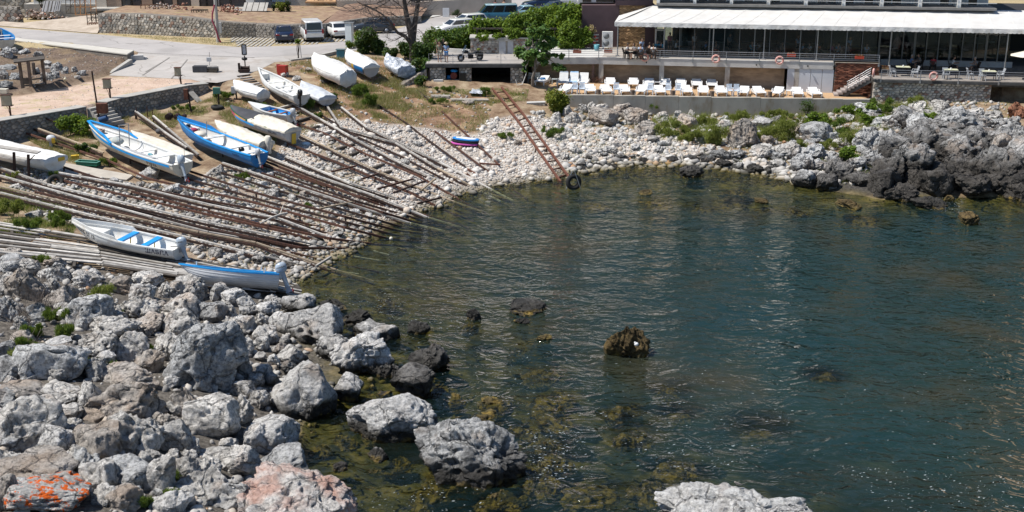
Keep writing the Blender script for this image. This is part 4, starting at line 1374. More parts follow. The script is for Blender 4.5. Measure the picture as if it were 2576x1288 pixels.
def sea_wall():
 root=empty('sea_wall',(4.3,SAND_Y,1.0),'long board marked concrete sea wall in front of the sun loungers','wall')
 xs=[4.3]+[GY(u,260,SAND_Y).x for u in (1543,1623,1707,1789,1913,2045,2120)]+[29.55]
 m=mat('stained_sea_wall',(.43,.40,.35),(.33,.305,.265),.9,.9,bmp=.35,bsc=16,stretch=(1,1,.5),dirt=(.25,.19,.125),dsc=1.1,damt=(.52,.74))
 for i in range(len(xs)-1):
  mb=MB(); x0,x1=xs[i],xs[i+1]
  z=float(zsand((x0+x1)/2))+.07
  mb.box(((x0+x1)/2,SAND_Y+.2,(.3+z)/2),(x1-x0-.018,.4,z-.3))
  part('wall_panel',mb,m,root,1)
 mb=MB(); mb.box(((xs[0]+xs[-1])/2,SAND_Y+.25,1.2),(xs[-1]-xs[0]-.1,.3,2.2)); part('wall_core',mb,MORTAR,root,1)
 mb=MB(); mb.beam((4.6,SAND_Y-.03,2.86),(29.5,SAND_Y-.03,2.44),.05,.02)
 a=[(GY(1325,262,98.7).x,98.7,1.55,2.15),(GY(1372,262,98.7).x,98.7,1.5,2.2)]
 wall_run('low_stone_wall','short coursed stone wall left of the round yellow green bush',a,.5,.34,.22,[ST3,ST1],MORTARP,95,.08,CONCP)
 mb=MB()
 A,B=TH(1085,240,.25),TH(1133,241,.25)
 wall_run('low_stone_wall','low pale stone kerb in the grass below the boat garage',[(A.x,A.y,A.z-.5,A.z),(B.x,B.y,B.z-.5,B.z)],.45,.4,.2,[ST3],MORTARP,97)
 A,B=TH(1135,250,.15),TH(1230,251,.15)
 wall_run('low_stone_wall','flat stone edging below the crumpled plastic sheet',[(A.x,A.y,A.z-.4,A.z),(B.x,B.y,B.z-.4,B.z)],.6,.5,.2,[ST3,ST1],MORTARP,98)
sea_wall()
LA,LB=V3((29.9,100.0,ZL)),V3((60.0,95.6,ZL))
def lower_deck():
 dl=(LB-LA).normalized(); bl=V3((-dl.y,dl.x,0))
 root=empty('lower_deck',tuple(LA),'lower dining deck of dark boards on a rough stone wall at the right','deck')
 n=24
 for k in range(n):
  w_=9.5/n
  mb=MB(); a=LA+bl*(k*w_); b=LB+bl*(k*w_)
  mb.beam(a+bl*w_/2+V3((0,0,-.025)),b+bl*w_/2+V3((0,0,-.025)),w_-.012,.05)
  part('plank',mb,mat('grey_deck_board',(.30,.27,.245),(.22,.195,.175),2,.8,rnd=.15),root,1)
 mb=MB(); mb.beam(LA+V3((0,.05,-.16)),LB+V3((0,.05,-.16)),.1,.22); part('edge_beam',mb,CONCD,root,1)
 mb=MB(); mb.beam(LA+bl*5+V3((0,0,-.3)),LB+bl*5+V3((0,0,-.3)),9,.4); part('joists',mb,CONCD,root,1)
 g1=LA+bl*.35; gx=GY(2490,240,99.0).x
 t=(gx-LA.x)/dl.x
 g2=LA+dl*t+bl*.35
 wall_run('deck_stone_wall','rough pale rubble wall carrying the lower dining deck',[(g1.x,g1.y,1.7,ZL-.28),(g2.x,g2.y,1.9,ZL-.28)],1.2,.36,.22,[ST3,ST3,ST1,ST3,ST3,ST3,ST1,ST2],MORTARP,101,dep=(.05,.14),jit=.33)
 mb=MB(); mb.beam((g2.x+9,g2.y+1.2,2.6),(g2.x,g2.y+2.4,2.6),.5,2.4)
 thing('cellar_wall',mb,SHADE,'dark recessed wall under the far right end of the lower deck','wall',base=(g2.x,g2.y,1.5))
 us=[2216,2315,2411,2513,2610]
 posts=[]
 for u in us:
  lo,hi=0.,40.
  for _ in range(40):
   m=(lo+hi)/2; q=LA+dl*m
   if 1288+FPX*q.x/(q.y*CP-(q.z-CAM_Z)*SP) < u: lo=m
   else: hi=m
  posts.append(LA+dl*lo)
 first=FR(S_of(2203,-.1,ZD),1.0,ZL+.45)
 railing('deck_railing','steel railing along the lower deck above the rubble wall',posts,posts,ZL,.78,4)
 st=empty('staircase',(26.5,100.0,2.3),'steep open concrete staircase from the sand up to the lower deck','staircase')
 a,b=G(2103,243,2.35),LA+V3((-.2,.4,0))
 nst=9
 for k in range(nst):
  t0=(k+.5)/nst
  c=a+(b-a)*t0
  mb=MB(); mb.box((c.x,c.y+.7,2.35+(ZL-2.35)*(k+1)/nst-.08),((b-a).length/nst+.05,1.4,.17),ANG); part('step',mb,mat('stair_concrete',(.36,.31,.29),(.28,.24,.225)),st,True)
 mb=MB(); mb.beam(a+V3((.3,.15,-.15)),b+V3((0,.05,-.2)),.1,.3); part('stringer',mb,CONCD,st,True)
 mb=MB(); mb.beam(a+V3((.3,1.3,-.15)),b+V3((0,1.3,-.2)),.1,.3); part('stringer',mb,CONCD,st,True)
 sr=empty('stair_railing',tuple(a),'sloping steel handrail of the deck staircase','railing')
 for k in range(4):
  mb=MB(); z=.78-k*.19
  mb.tube([a+(b-a)*.30+V3((0,0,z)),b+V3((0,0,z+.1))],.02,6); part('rail',mb,STEEL,sr,True)
 for t0 in (.32,.66,.98):
  c=a+(b-a)*t0; mb=MB(); mb.tube([c,c+V3((0,0,.85))],.025,6); part('post',mb,STEEL,sr,True)
lower_deck()
# ------------------------------------------------------------------ houses behind the terrace wall
def houses():
 Y0=137.0
 def X(u): return GY(u,20,Y0).x
 root=empty('clad_building',(X(240),Y0,5.9),'long building with timber cladding and dark glazed doors above the terrace wall','building')
 mb=MB(); mb.box(((X(240)+X(640))/2,Y0+4,7.9),(X(640)-X(240),7.6,4.4)); part('wall',mb,CONCP,root,1)
 wd=mat('timber_cladding',(.42,.31,.23),(.32,.23,.17),2,.8,stretch=(1,1,8),bmp=.3)
 bg_=mat('beige_render',(.62,.55,.46),(.55,.48,.40),1,.85)
 seq=[(243,269,bg_),(269,306,wd),(357,384,wd),(435,446,wd),(482,502,bg_),(620,640,WHITE)]
 for u0,u1,m in seq:
  if m is wd:
   for k in range(10):
    z0=5.9+k*.4
    mb=MB(); mb.box(((X(u0)+X(u1))/2,Y0+.15,z0+.2),(X(u1)-X(u0)-.02,.1,.385)); part('cladding_board',mb,m,root,1)
  else:
   mb=MB(); mb.box(((X(u0)+X(u1))/2,Y0+.12,7.8),(X(u1)-X(u0),.3,4)); part('pier',mb,m,root,1)
 for u0,u1 in ((306,331),(332,357),(384,408),(409,435),(446,482),(503,520),(521,548),(552,580),(581,618)):
  fm=MB(); x0,x1=X(u0),X(u1)
  for x in (x0+.05,x1-.05): fm.box((x,Y0+.16,7.6),(.1,.12,3.4))
  wf=part('window_frame',fm,BLACK,root,1)
  mb=MB(); mb.box(((x0+x1)/2,Y0+.17,7.6),(x1-x0-.2,.04,3.4)); part('pane',mb,mat('blue_tinted_glass',(.02,.035,.055),(.015,.025,.04),.4,.06,spec=.7),wf,True)
 mb=MB(); mb.box(((X(242)+X(640))/2,Y0-.9,5.95),(X(640)-X(242),1.9,.22)); part('porch_step',mb,CONC,root,1)
 root=empty('white_house',(X(80),Y0,5.0),'white rendered house wall with a grey base above the drive','building')
 mb=MB(); mb.box(((X(82)+X(241))/2,Y0+3,9.3),(X(241)-X(82),5,6)); part('wall',mb,WHITE,root,1)
 mb=MB(); mb.box(((X(60)+X(241))/2,Y0+1.9,5.6),(X(241)-X(60),3.6,1.5)); part('base',mb,CONC,root,1)
 root=empty('terrace_house',(X(650),Y0+4,5.9),'white house with an orange terrace and dark chairs behind the shrubs','building')
 def X2(u): return GY(u,12,143.).x
 mb=MB(); mb.box(((X2(645)+X2(1025))/2,146,8.5),(X2(1025)-X2(645),5,6)); part('wall',mb,mat('white_render',(.62,.58,.54),(.52,.48,.44),1,.8),root,1)
 for u0,u1,m in ((648,694,mat('dark_timber_doors',(.11,.05,.04),(.07,.035,.03))),(760,774,SHADE),(852,905,mat('old_stone_face',(.30,.26,.23),(.19,.165,.145))),(906,940,WOODR),(945,1020,mat('old_stone_face',(.3,.26,.23)))):
  mb=MB(); mb.box(((X2(u0)+X2(u1))/2,143.4,7.6),(X2(u1)-X2(u0),.14,2.6)); part('door' if m is not None else 'wall',mb,m,root,1)
 mb=MB(); mb.box(((X2(775)+X2(850))/2,142.3,6.15),(X2(850)-X2(775),2.4,.2)); part('terrace',mb,mat('orange_terrace',(.52,.33,.18),(.45,.28,.15)),root,1)
 mb=MB(); mb.box((X2(853),142.2,7.6),(.5,.5,3.2)); part('pillar',mb,CONC,root,1)
 mb=MB(); mb.box((X2(700),143.3,7.2),(1.5,.2,2.4)); part('panel',mb,PLASTB,root,1)
houses()
# ------------------------------------------------------------------ boulders
def icosphere(sub):
 bm=bmesh.new()
 bmesh.ops.create_icosphere(bm,subdivisions=sub,radius=1.0)
 v=np.array([q.co[:] for q in bm.verts]); f=np.array([[w_.index for w_ in q.verts] for q in bm.faces])
 bm.free()
 return v,f
_ICO={k: icosphere(k) for k in (3,5,6)}
def rock_shape(seed,sub=5,cuts=14,rough=.05,pits=26,ragged=0.0):
 rs=np.random.RandomState(seed)
 v,f=_ICO[sub]
 v=v.copy()
 p=v*rs.uniform(.85,1.1,3)
 for _ in range(cuts):
  nrm=rs.normal(size=3); nrm /= np.linalg.norm(nrm)
  d=rs.uniform(.50,.88)
  t=p @ nrm
  over=np.maximum(t-d,0)
  p=p-nrm[None]*(over*.93)[:,None]
 off=rs.uniform(0,90,3)
 dirs=v
 l=fbm(p*1.15+off,2,.5)*.12+fbm(p*3.0+off,4,.55)*rough
 rid=1-np.abs(pnoise(p*4.6+off*2))*2
 l -= np.clip(rid-.66,0,1)*(.10+ragged)
 if ragged:
  l += np.abs(fbm(p*2.3+off*3,4,.6))*ragged*1.6-ragged*.5
 for _ in range(pits):
  c=v[rs.randint(len(v))]
  r_=rs.uniform(.04,.14)*(1.7 if rs.rand() < .2 else 1)
  dd=np.linalg.norm(v-c,axis=1)/r_
  l -= np.where(dd < 1,(1-dd ** 2)*r_*.95,0)
 p=p+dirs*l[:,None]
 p[:,2]=np.where(p[:,2] < -.55,-.55+(p[:,2]+.55)*.4,p[:,2])
 p /= (np.abs(p).max(0)*.96)
 return p,f
def rock_mesh(name,seed,m,**kw):
 p,f=rock_shape(seed,**kw)
 return np_mesh(name,p,f,m,smooth=True)
_proto={}
def proto(kind,k,m):
 key=(kind,k,m.name)
 if key not in _proto:
  kw=dict(normal=dict(cuts=17,rough=.065,pits=40),flat=dict(cuts=24,rough=.05,pits=26),ragged=dict(cuts=11,rough=.10,pits=80,ragged=.07))[kind]
  _proto[key]=rock_mesh('boulder',100+k*7+{'normal': 0,'flat': 1,'ragged': 2}[kind]*1000,m,**kw)
 return _proto[key]
BOULD=[]
GROW=1.27
def put_rock(u,v,hw,hh,m,kind='normal',k=None,mesh=None,water=False,sink=.30,rz=None,name='boulder',cat='boulder',ry=.95):
 r0=None
 h=0.4
 for _ in range(6):
  c=TH(u,v,h) if not water else G(u,v,h)
  s=px_m(c)
  rx=hw/s
  dep=atan2(CAM_Z-c.z,c.y)
  ryy=rx*ry
  rz_=math.sqrt(max((hh/s) ** 2-(ryy*sin(dep)*.85) ** 2,(.62*hh/s) ** 2))/cos(dep)
  h=rz_*(1-2*sink)
  if water: h=max(h,rz_*.1)
 k=random.randrange(7) if k is None else k
 me=mesh or proto(kind,k,m)
 o=bpy.data.objects.new(name,me)
 link(o)
 o.location=c
 a=random.uniform(-.5,.5) if rz is None else rz
 fl=random.choice((0,pi))
 if rz is not None: fl=0
 o.rotation_euler=(random.uniform(-.15,.15),random.uniform(-.15,.15),a+fl)
 o.scale=(rx*GROW,ryy*GROW,rz_*1.04*GROW)
 o['category']=cat
 BOULD.append([o,u,v,hw,hh,m.name,kind])
 return o
L_=LIME; W_=LIMEW; B_=LIMEB; D_=DARKR; Gk=GREYR
heap=[(37,669,42,26,D_.name and Gk,'flat'),(60,727,46,50,B_,'ragged'),(20,706,25,20,L_,'normal'),(147,692,30,30,Gk,'ragged'),(212,704,40,22,L_,'normal'),(155,760,40,38,B_,'normal'),
(307,722,45,28,B_,'normal'),(370,706,42,20,L_,'normal'),(362,741,30,28,W_,'flat'),(350,784,40,32,L_,'ragged'),(420,736,22,24,L_,'ragged'),(480,729,42,35,L_,'ragged'),
(447,738,19,26,B_,'normal'),(407,773,22,18,L_,'ragged'),(465,784,42,34,L_,'flat'),(550,741,28,26,W_,'normal'),(588,755,32,26,W_,'normal'),(582,792,20,24,W_,'ragged'),
(535,794,32,26,Gk,'flat'),(625,774,28,28,W_,'normal'),(232,800,50,42,Gk,'normal'),(205,752,18,14,B_,'normal'),(287,829,50,32,L_,'ragged'),(372,822,40,28,L_,'ragged'),
(250,876,46,34,L_,'ragged'),(327,882,38,36,L_,'normal'),(425,884,42,34,L_,'ragged'),(462,830,45,38,L_,'flat'),(600,820,40,22,L_,'ragged'),(570,842,32,22,L_,'normal'),
(132,920,72,50,Gk,'flat'),(22,935,36,30,Gk,'normal'),(240,935,36,30,L_,'ragged'),(372,917,35,30,B_,'normal'),(606,880,26,25,L_,'normal'),(612,925,25,36,L_,'ragged'),
(15,885,25,20,Gk,'normal'),(318,950,64,30,B_,'normal'),
(674,784,32,24,W_,'normal'),(686,764,28,20,W_,'ragged'),(754,772,42,28,W_,'flat'),(701,816,26,30,W_,'normal'),(671,849,32,26,L_,'flat'),(655,812,18,22,L_,'ragged'),
(944,850,56,36,W_,'flat'),(840,884,44,42,W_,'ragged'),(738,902,42,30,L_,'flat'),(978,945,28,32,L_,'ragged'),
(874,990,36,44,W_,'normal'),(667,940,22,20,L_,'normal'),(652,1010,25,30,L_,'ragged'),(966,1000,20,15,L_,'flat'),(921,1016,12,12,L_,'normal'),(938,1016,12,14,Gk,'normal'),
(690,1110,66,54,W_,'normal'),(700,1180,74,44,Gk,'flat'),(800,1235,50,32,L_,'normal'),
(65,1080,78,64,L_,'normal'),(148,1118,44,40,W_,'flat'),(330,1015,92,58,B_,'ragged'),(335,1100,62,58,L_,'ragged'),(255,1125,56,44,B_,'flat'),(535,1065,58,50,L_,'flat'),
(435,1110,38,38,L_,'normal'),(95,1185,80,34,B_,'flat'),(215,1170,36,35,Gk,'ragged'),(255,1210,38,38,L_,'flat'),(332,1195,56,38,Gk,'flat'),(398,1205,38,45,L_,'flat'),
(475,1185,28,30,L_,'normal'),(520,1180,30,26,L_,'ragged'),(545,1148,46,18,L_,'flat'),(605,1165,46,40,L_,'normal'),(500,1230,58,38,L_,'ragged'),(642,1110,36,40,W_,'normal'),
(425,1270,46,30,W_,'normal'),(315,1265,38,32,B_,'normal'),(265,1255,28,26,L_,'ragged'),(228,1003,28,34,L_,'flat'),(150,990,50,22,L_,'ragged'),(65,990,56,26,B_,'flat'),
(480,1126,24,18,L_,'ragged'),(580,1115,22,14,L_,'ragged'),(472,1150,20,18,L_,'ragged'),(20,1170,40,36,L_,'ragged'),(15,1255,40,40,B_,'normal'),(470,1020,30,36,B_,'normal'),
(600,1045,30,36,L_,'ragged'),(590,1250,62,44,W_,'ragged'),(20,1010,30,24,Gk,'normal'),(180,1040,26,18,L_,'normal'),(190,1075,22,20,L_,'normal'),(420,1065,30,24,B_,'ragged'),
(560,960,30,26,L_,'normal'),(610,985,26,22,L_,'normal'),(150,870,30,18,W_,'normal'),(185,905,22,18,L_,'normal'),(60,850,26,16,B_,'normal'),(100,790,30,24,Gk,'normal'),(15,790,28,34,Gk,'ragged'),
(20,640,30,16,B_,'normal'),(255,660,16,9,L_,'normal'),(130,660,26,14,B_,'normal'),(640,960,20,18,L_,'normal'),(380,1150,22,16,L_,'normal'),(300,1150,20,14,L_,'normal'),(170,1160,22,16,L_,'normal')]
for u,v,hw,hh,m,kd in heap:
 GROW=1.08 if v < 775 or u > 640 else 1.27
 put_rock(u,v,hw,hh,m,kd)
rr=random.Random(31)
GROW=1.15
PHEAP=[(0,660),(330,700),(560,745),(740,790),(800,870),(690,960),(640,1060),(640,1230),(500,1280),(0,1280)]
k=0
while k < 85:
 u,v=rr.uniform(0,800),rr.uniform(660,1280)
 if inside(PHEAP,np.array([u]),np.array([v]))[0]:
  hw=rr.uniform(12,26); put_rock(u,v,hw,hw*rr.uniform(.6,.95),(L_,W_,L_,Gk,L_)[k % 5],('flat','ragged','normal')[k % 3],sink=.12,name='rock',cat='rock'); k += 1
HEAP_N=len(BOULD)
GROW=1.1
def special(label,u,v,hw,hh,m,seed,kind,rz=0,**kw):
 me=rock_mesh('boulder',seed,m,sub=6 if hw > 90 else 5,**dict(normal=dict(cuts=15,rough=.05,pits=40),flat=dict(cuts=22,rough=.035,pits=30),ragged=dict(cuts=12,rough=.08,pits=90,ragged=.06))[kind])
 o=put_rock(u,v,hw,hh,m,kind,mesh=me,rz=rz,**kw)
 o['label']=label
 BOULD[-1].append(label)
 return o
special('huge grey wedge shaped boulder with a flat shadowed face in the heap',508,905,102,88,GREYR,301,'flat',.3,sink=.22)
special('big rounded white boulder with pitted right side below the small blue rimmed boat',786,828,80,56,LIMEW,302,'normal',.2)
special('huge white boulder full of sponge like holes above the tidal pool',910,906,78,62,LIMEW,303,'ragged',.1)
special('large upright pale boulder standing at the left edge of the tidal pool',759,1003,80,72,LIMEW,304,'normal',.4)
special('long white slab of rock lying in the water below the two dark rocks',972,1064,118,66,SNOW,315,'normal',-.05,water=True,sink=.28,ry=.55)
special('two lobed grey boulder with dark right end standing in the water',1172,1152,136,84,GREYR,318,'ragged',-.1,water=True,sink=.26,ry=.6)
special('boulder splashed with bright orange lichen at the bottom left',118,1245,108,56,LICH,307,'normal',0)
special('big salmon pink and white boulder at the bottom edge of the heap',700,1288,175,86,SALM,308,'ragged',.1)
special('bright white rock rising alone from the water at the bottom edge',1836,1300,172,92,SNOW,309,'ragged',.25,water=True,sink=.3)
for lab,u,v,hw,hh,m,kd in (
 ('low black rock at the water below the white outboard',838,770,34,18,DARKR,'normal'),('flat black wet rock beside the big rounded white boulder',908,802,42,24,DARKR,'ragged'),
 ('jagged black rock at the water edge right of the sponge holed boulder',1078,910,48,38,DARKR,'ragged'),('smooth dark grey boulder below the jagged black rock',1038,970,52,46,DARKR,'normal'),
 ('small dark rock standing in shallow water with glinting wet side',1052,828,27,20,DARKR,'flat'),('small round dark rock alone in the water',1192,795,18,17,DARKR,'normal'),
 ('long low dark rock in the middle of the cove',1330,775,46,17,DARKR,'ragged'),('tiny dark rock breaking the surface below the long low one',1312,808,18,9,DARKR,'ragged'),
 ('brown peaked rock with algae standing alone in the cove',1576,872,50,52,ALGR,'ragged'),('small brown rock awash left of the brown peaked rock',1368,850,18,9,ALGR,'ragged'),
 ('small wet white rock in the tidal pool',952,1146,26,17,LIMEW,'normal'),('little ragged rock awash in the tidal pool',856,1176,18,12,GREYR,'ragged'),
 ('dark rock in the water near the far rubble beach',1740,436,30,17,DARKR,'ragged'),('yellowish brown rock in the water before the dark cliffs',2134,515,32,13,ALGR,'ragged'),
 ('brown block of rock alone in the water at the far right',2440,556,27,20,ALGR,'flat'),('small yellow rock awash in the far water',1915,506,18,8,ALGR,'ragged'),
 ('tiny yellow rock awash near the tyre',1625,485,17,6,ALGR,'ragged'),('rugged dark rock in the water under the cliffs',2339,513,42,18,DARKR,'ragged'),('small yellow rock in the foaming water',2386,501,13,9,ALGR,'normal')):
 o=put_rock(u,v,hw,hh,m,kd,water=True,sink=.34,name='rock',cat='rock')
 o['label']=lab; BOULD[-1].append(lab)
SUBM=[]
for i,(u,v,hw,hh,zt) in enumerate(SUBP):
 c=G(u,v,zt-.3); s=px_m(c)
 o=bpy.data.objects.new('submerged_rock',proto('ragged',i % 5,ALGR)); link(o)
 o.location=c; o.scale=(hw/s,hw/s*.9,.38); o.rotation_euler=(0,0,i*1.3)
 o['category']='rock'; o['group']='weed covered rocks under the water'
 SUBM.append((o,u,v,hw))
N_SPEC=len(BOULD)
GROW=1.2
shore=[(1518,299,33,21,LIMEB,'flat'),(1561,283,27,19,LIMEB,'flat'),(1597,299,29,21,LIMEB,'flat'),(1440,299,19,14,LIME,'flat'),(1402,306,15,18,LIME,'normal'),(1489,276,10,16,LIME,'flat'),(1464,274,12,10,LIME,'normal'),
(1620,328,26,19,LIMEB,'normal'),(1732,312,28,19,LIMEB,'flat'),(1705,297,13,15,LIME,'normal'),(1667,294,18,12,LIME,'normal'),(1739,287,11,10,LIME,'normal'),(1516,267,18,10,LIME,'normal'),(1428,285,13,16,LIME,'normal'),
(1868,345,32,37,LIMEB,'ragged'),(1825,318,16,13,LIME,'flat'),(1915,314,24,15,LIMEW,'normal'),(2003,329,26,21,LIMEB,'ragged'),(2056,343,40,28,GREYR,'normal'),(2090,350,20,16,GREYR,'flat'),(1929,357,15,14,LIMEB,'ragged'),
(2118,361,20,15,LIME,'ragged'),(2048,384,34,21,GREYR,'ragged'),(1982,382,30,22,LIME,'ragged'),(1921,386,27,19,LIME,'ragged'),(2097,399,20,15,GREYR,'ragged'),(2019,417,26,24,GREYR,'ragged'),(2064,417,22,15,GREYR,'ragged'),
(2114,435,34,28,DARKR,'normal'),(2030,454,32,22,GREYR,'flat'),(2075,460,28,22,DARKR,'normal'),(2169,452,30,16,DARKR,'flat'),(2151,415,24,18,GREYR,'ragged'),(1818,394,25,15,GREYR,'ragged'),(1822,414,22,11,DARKR,'ragged'),
(1896,427,24,13,DARKR,'ragged'),(1929,433,14,12,DARKR,'normal'),(1853,391,20,13,GREYR,'ragged'),(1952,415,22,13,LIME,'ragged'),(1780,402,18,11,GREYR,'ragged'),(1740,400,18,9,GREYR,'ragged'),(1690,402,16,9,GREYR,'ragged'),
(2179,280,36,18,GREYR,'ragged'),(2308,272,19,15,LIME,'ragged'),(2362,268,27,14,LIME,'normal'),(2418,308,58,34,GREYR,'ragged'),(2311,323,42,32,GREYR,'ragged'),(2237,313,32,20,GREYR,'ragged'),(2187,361,34,34,GREYR,'ragged'),
(2237,366,34,32,GREYR,'ragged'),(2280,358,24,24,DARKR,'ragged'),(2387,364,56,26,DARKR,'normal'),(2377,397,48,20,DARKR,'ragged'),(2352,435,58,28,DARKR,'flat'),(2451,399,24,38,DARKR,'normal'),(2480,391,22,38,DARKR,'ragged'),
(2517,391,32,44,LIMEB,'normal'),(2568,391,30,40,LIMEB,'normal'),(2545,346,42,24,GREYR,'normal'),(2479,458,40,22,DARKR,'flat'),(2540,468,44,32,DARKR,'normal'),(2237,442,38,38,DARKR,'ragged'),(2263,486,38,22,DARKR,'ragged'),
(2174,455,28,16,DARKR,'normal'),(2557,282,24,22,REDR,'normal'),(2484,338,26,16,GREYR,'ragged'),(2504,315,24,16,GREYR,'ragged'),(2547,312,24,16,GREYR,'ragged'),(2430,430,40,24,DARKR,'normal'),(2300,400,34,24,DARKR,'ragged'),(2210,405,34,26,GREYR,'ragged'),
(2330,290,30,12,LIME,'ragged'),(2260,285,20,10,LIME,'normal'),(2450,285,26,12,LIME,'normal'),(2500,290,26,12,LIME,'ragged'),(2130,300,18,9,LIME,'ragged'),(2420,462,34,20,DARKR,'flat'),(2300,455,34,24,DARKR,'ragged'),
(2200,300,22,12,GREYR,'ragged'),(2130,388,20,14,GREYR,'ragged'),(1640,352,14,9,LIME,'normal'),(1565,345,15,9,LIMEW,'normal'),(1520,345,14,8,LIMEW,'normal'),(1430,330,10,9,LIMEW,'normal'),(1480,312,14,9,LIMEW,'normal'),(1660,378,14,9,LIMEW,'ragged'),(1600,372,13,8,LIMEW,'ragged'),(1530,378,12,8,LIMEW,'ragged'),(1480,395,12,8,LIME,'ragged'),(1560,398,16,9,GREYR,'ragged'),(1620,405,16,8,DARKR,'ragged'),
(1500,418,14,8,DARKR,'ragged'),(1540,420,16,8,DARKR,'ragged'),(1465,425,14,7,DARKR,'normal'),(1700,345,14,8,LIMEW,'ragged'),(1760,350,16,10,LIME,'ragged'),(1790,375,14,9,LIMEW,'ragged')]
for u,v,hw,hh,m,kd in shore:
 put_rock(u,v,hw,hh,GREYC if m is D_ and u > 2180 else m,kd,sink=.26)
cliff=[(2290,430,50,40),(2360,470,48,26),(2420,400,50,34),(2500,440,60,40),(2560,430,50,46),(2320,370,44,30),(2460,360,50,26),(2220,470,40,24),(2560,500,44,22),(2440,478,44,20),(2250,400,40,30),(2380,345,44,20),(2340,345,40,22),(2280,315,34,22),(2540,370,50,30),(2400,440,50,26)]
for i,(u,v,hw,hh) in enumerate(cliff):
 put_rock(u,v-10,hw,hh*1.3,GREYC,('ragged','flat','ragged')[i % 3],sink=.22)
rr=random.Random(12)
k=0
while k < 105:
 u,v=rr.uniform(1400,2560),rr.uniform(268,445)
 lo=np.interp(u,[1400,1700,2000,2150,2250,2560],[440,410,440,460,380,330]); hi=np.interp(u,[1400,1600,2100,2250,2560],[285,290,296,268,270])
 if hi < v < lo:
  hw=rr.uniform(6,15)*(1.2 if u > 1850 else .85)
  put_rock(u,v,hw,hw*rr.uniform(.5,.85),GREYR if u > 1900 else (LIMEW,LIME,LIMEB,LIMEW,GREYR)[k % 5],('ragged','normal','flat')[k % 3],sink=.28,name='rock',cat='rock'); k += 1
N_SHORE=len(BOULD)
GROW=1.0
slip=[(548,433,26,18),(375,440,30,20),(350,465,14,8),(190,470,14,8),(285,455,14,8),(435,478,26,16),(465,490,12,10),(478,478,14,10),(385,470,16,10),(40,470,22,9),(165,458,14,9),(90,540,26,12),(260,470,22,10),(560,495,14,9),
 (660,468,14,12),(685,490,24,14),(737,500,14,12),(765,492,14,12),(790,505,14,11),(890,535,16,10),(903,500,10,7),(840,540,14,8),(660,545,18,10),(700,560,20,10),(760,580,16,9),(700,600,10,6),(735,603,9,7),(885,612,9,7),
 (545,640,22,18),(580,650,20,14),(610,640,18,14),(655,655,22,14),(690,650,16,12),(720,668,20,10),(520,610,10,7),(600,590,14,9),(560,570,12,8),(800,600,16,10),(850,590,16,8),(820,565,14,8),(745,540,12,8),(1020,408,18,10),(1050,362,14,8),(1300,360,12,9),(505,625,12,10),
 (330,390,12,7),(520,540,14,9),(470,520,12,8),(420,505,14,8),(620,515,12,8),(590,480,10,7),(340,505,12,7),(300,520,12,6),(715,188,13,9),(775,177,10,7),(1178,258,18,7),(745,198,12,8)]
for u,v,hw,hh in slip:
 put_rock(u,v,hw,hh,random.choice((LIME,LIMEW,LIME,LIMEB)),'normal',sink=.3,name='rock',cat='rock')
N_SLIP=len(BOULD)
for u,v,hw,hh,kd in ((18,135,22,16,'ragged'),(38,130,12,10,'normal'),(60,133,16,10,'ragged'),(95,138,14,8,'normal'),(20,172,22,8,'flat'),(40,195,16,12,'ragged'),(8,190,18,14,'ragged'),(118,160,12,7,'normal'),(145,172,18,16,'ragged'),(165,180,13,12,'ragged'),(188,178,9,10,'normal'),
 (135,192,16,13,'ragged'),(112,195,12,12,'normal'),(120,170,8,6,'normal'),(205,184,12,8,'flat'),(195,195,9,5,'normal'),(15,215,18,12,'ragged'),(90,180,10,10,'normal')):
 put_rock(u,v,hw,hh,GREYR if kd != 'normal' else LIME,kd,sink=.3)
# ---- labels: look first,then the nearest thing one can find
MARK=[('the white boat lettered in dark blue',320,605),('the small blue rimmed boat',580,690),('the tidal pool',850,1090),('the orange lichen boulder',118,1245),('the salmon pink boulder',700,1270),
  ('the huge grey wedge boulder',508,905),('the sponge holed white boulder',910,906),('the upright pale boulder',759,1003),('the green cushion plants',110,860),('the dry twigs',130,730),('the timber slipway',300,660),
  ('the round bush',1400,255),('the concrete sea wall',1780,275),('the ladder slipway',1340,340),('the dark cliff foot',2300,470),('the deck stone wall',2350,235),('the foaming water',2400,510),('the lone tall brown rock',1868,345),
  ('the blue hulled boat',560,350),('the white boat with blue trim',350,380),('the tarpaulin boat',70,390),('the paddle boards',1170,360),('the driftwood branch',700,545),('the timber shelter',75,190),('the mulch slope',210,150),('the red box',710,170),('the water edge',1600,425),('the bottom edge rocks',420,1270),('the black hollow rock',330,1015),('the green slope plants',2080,300)]
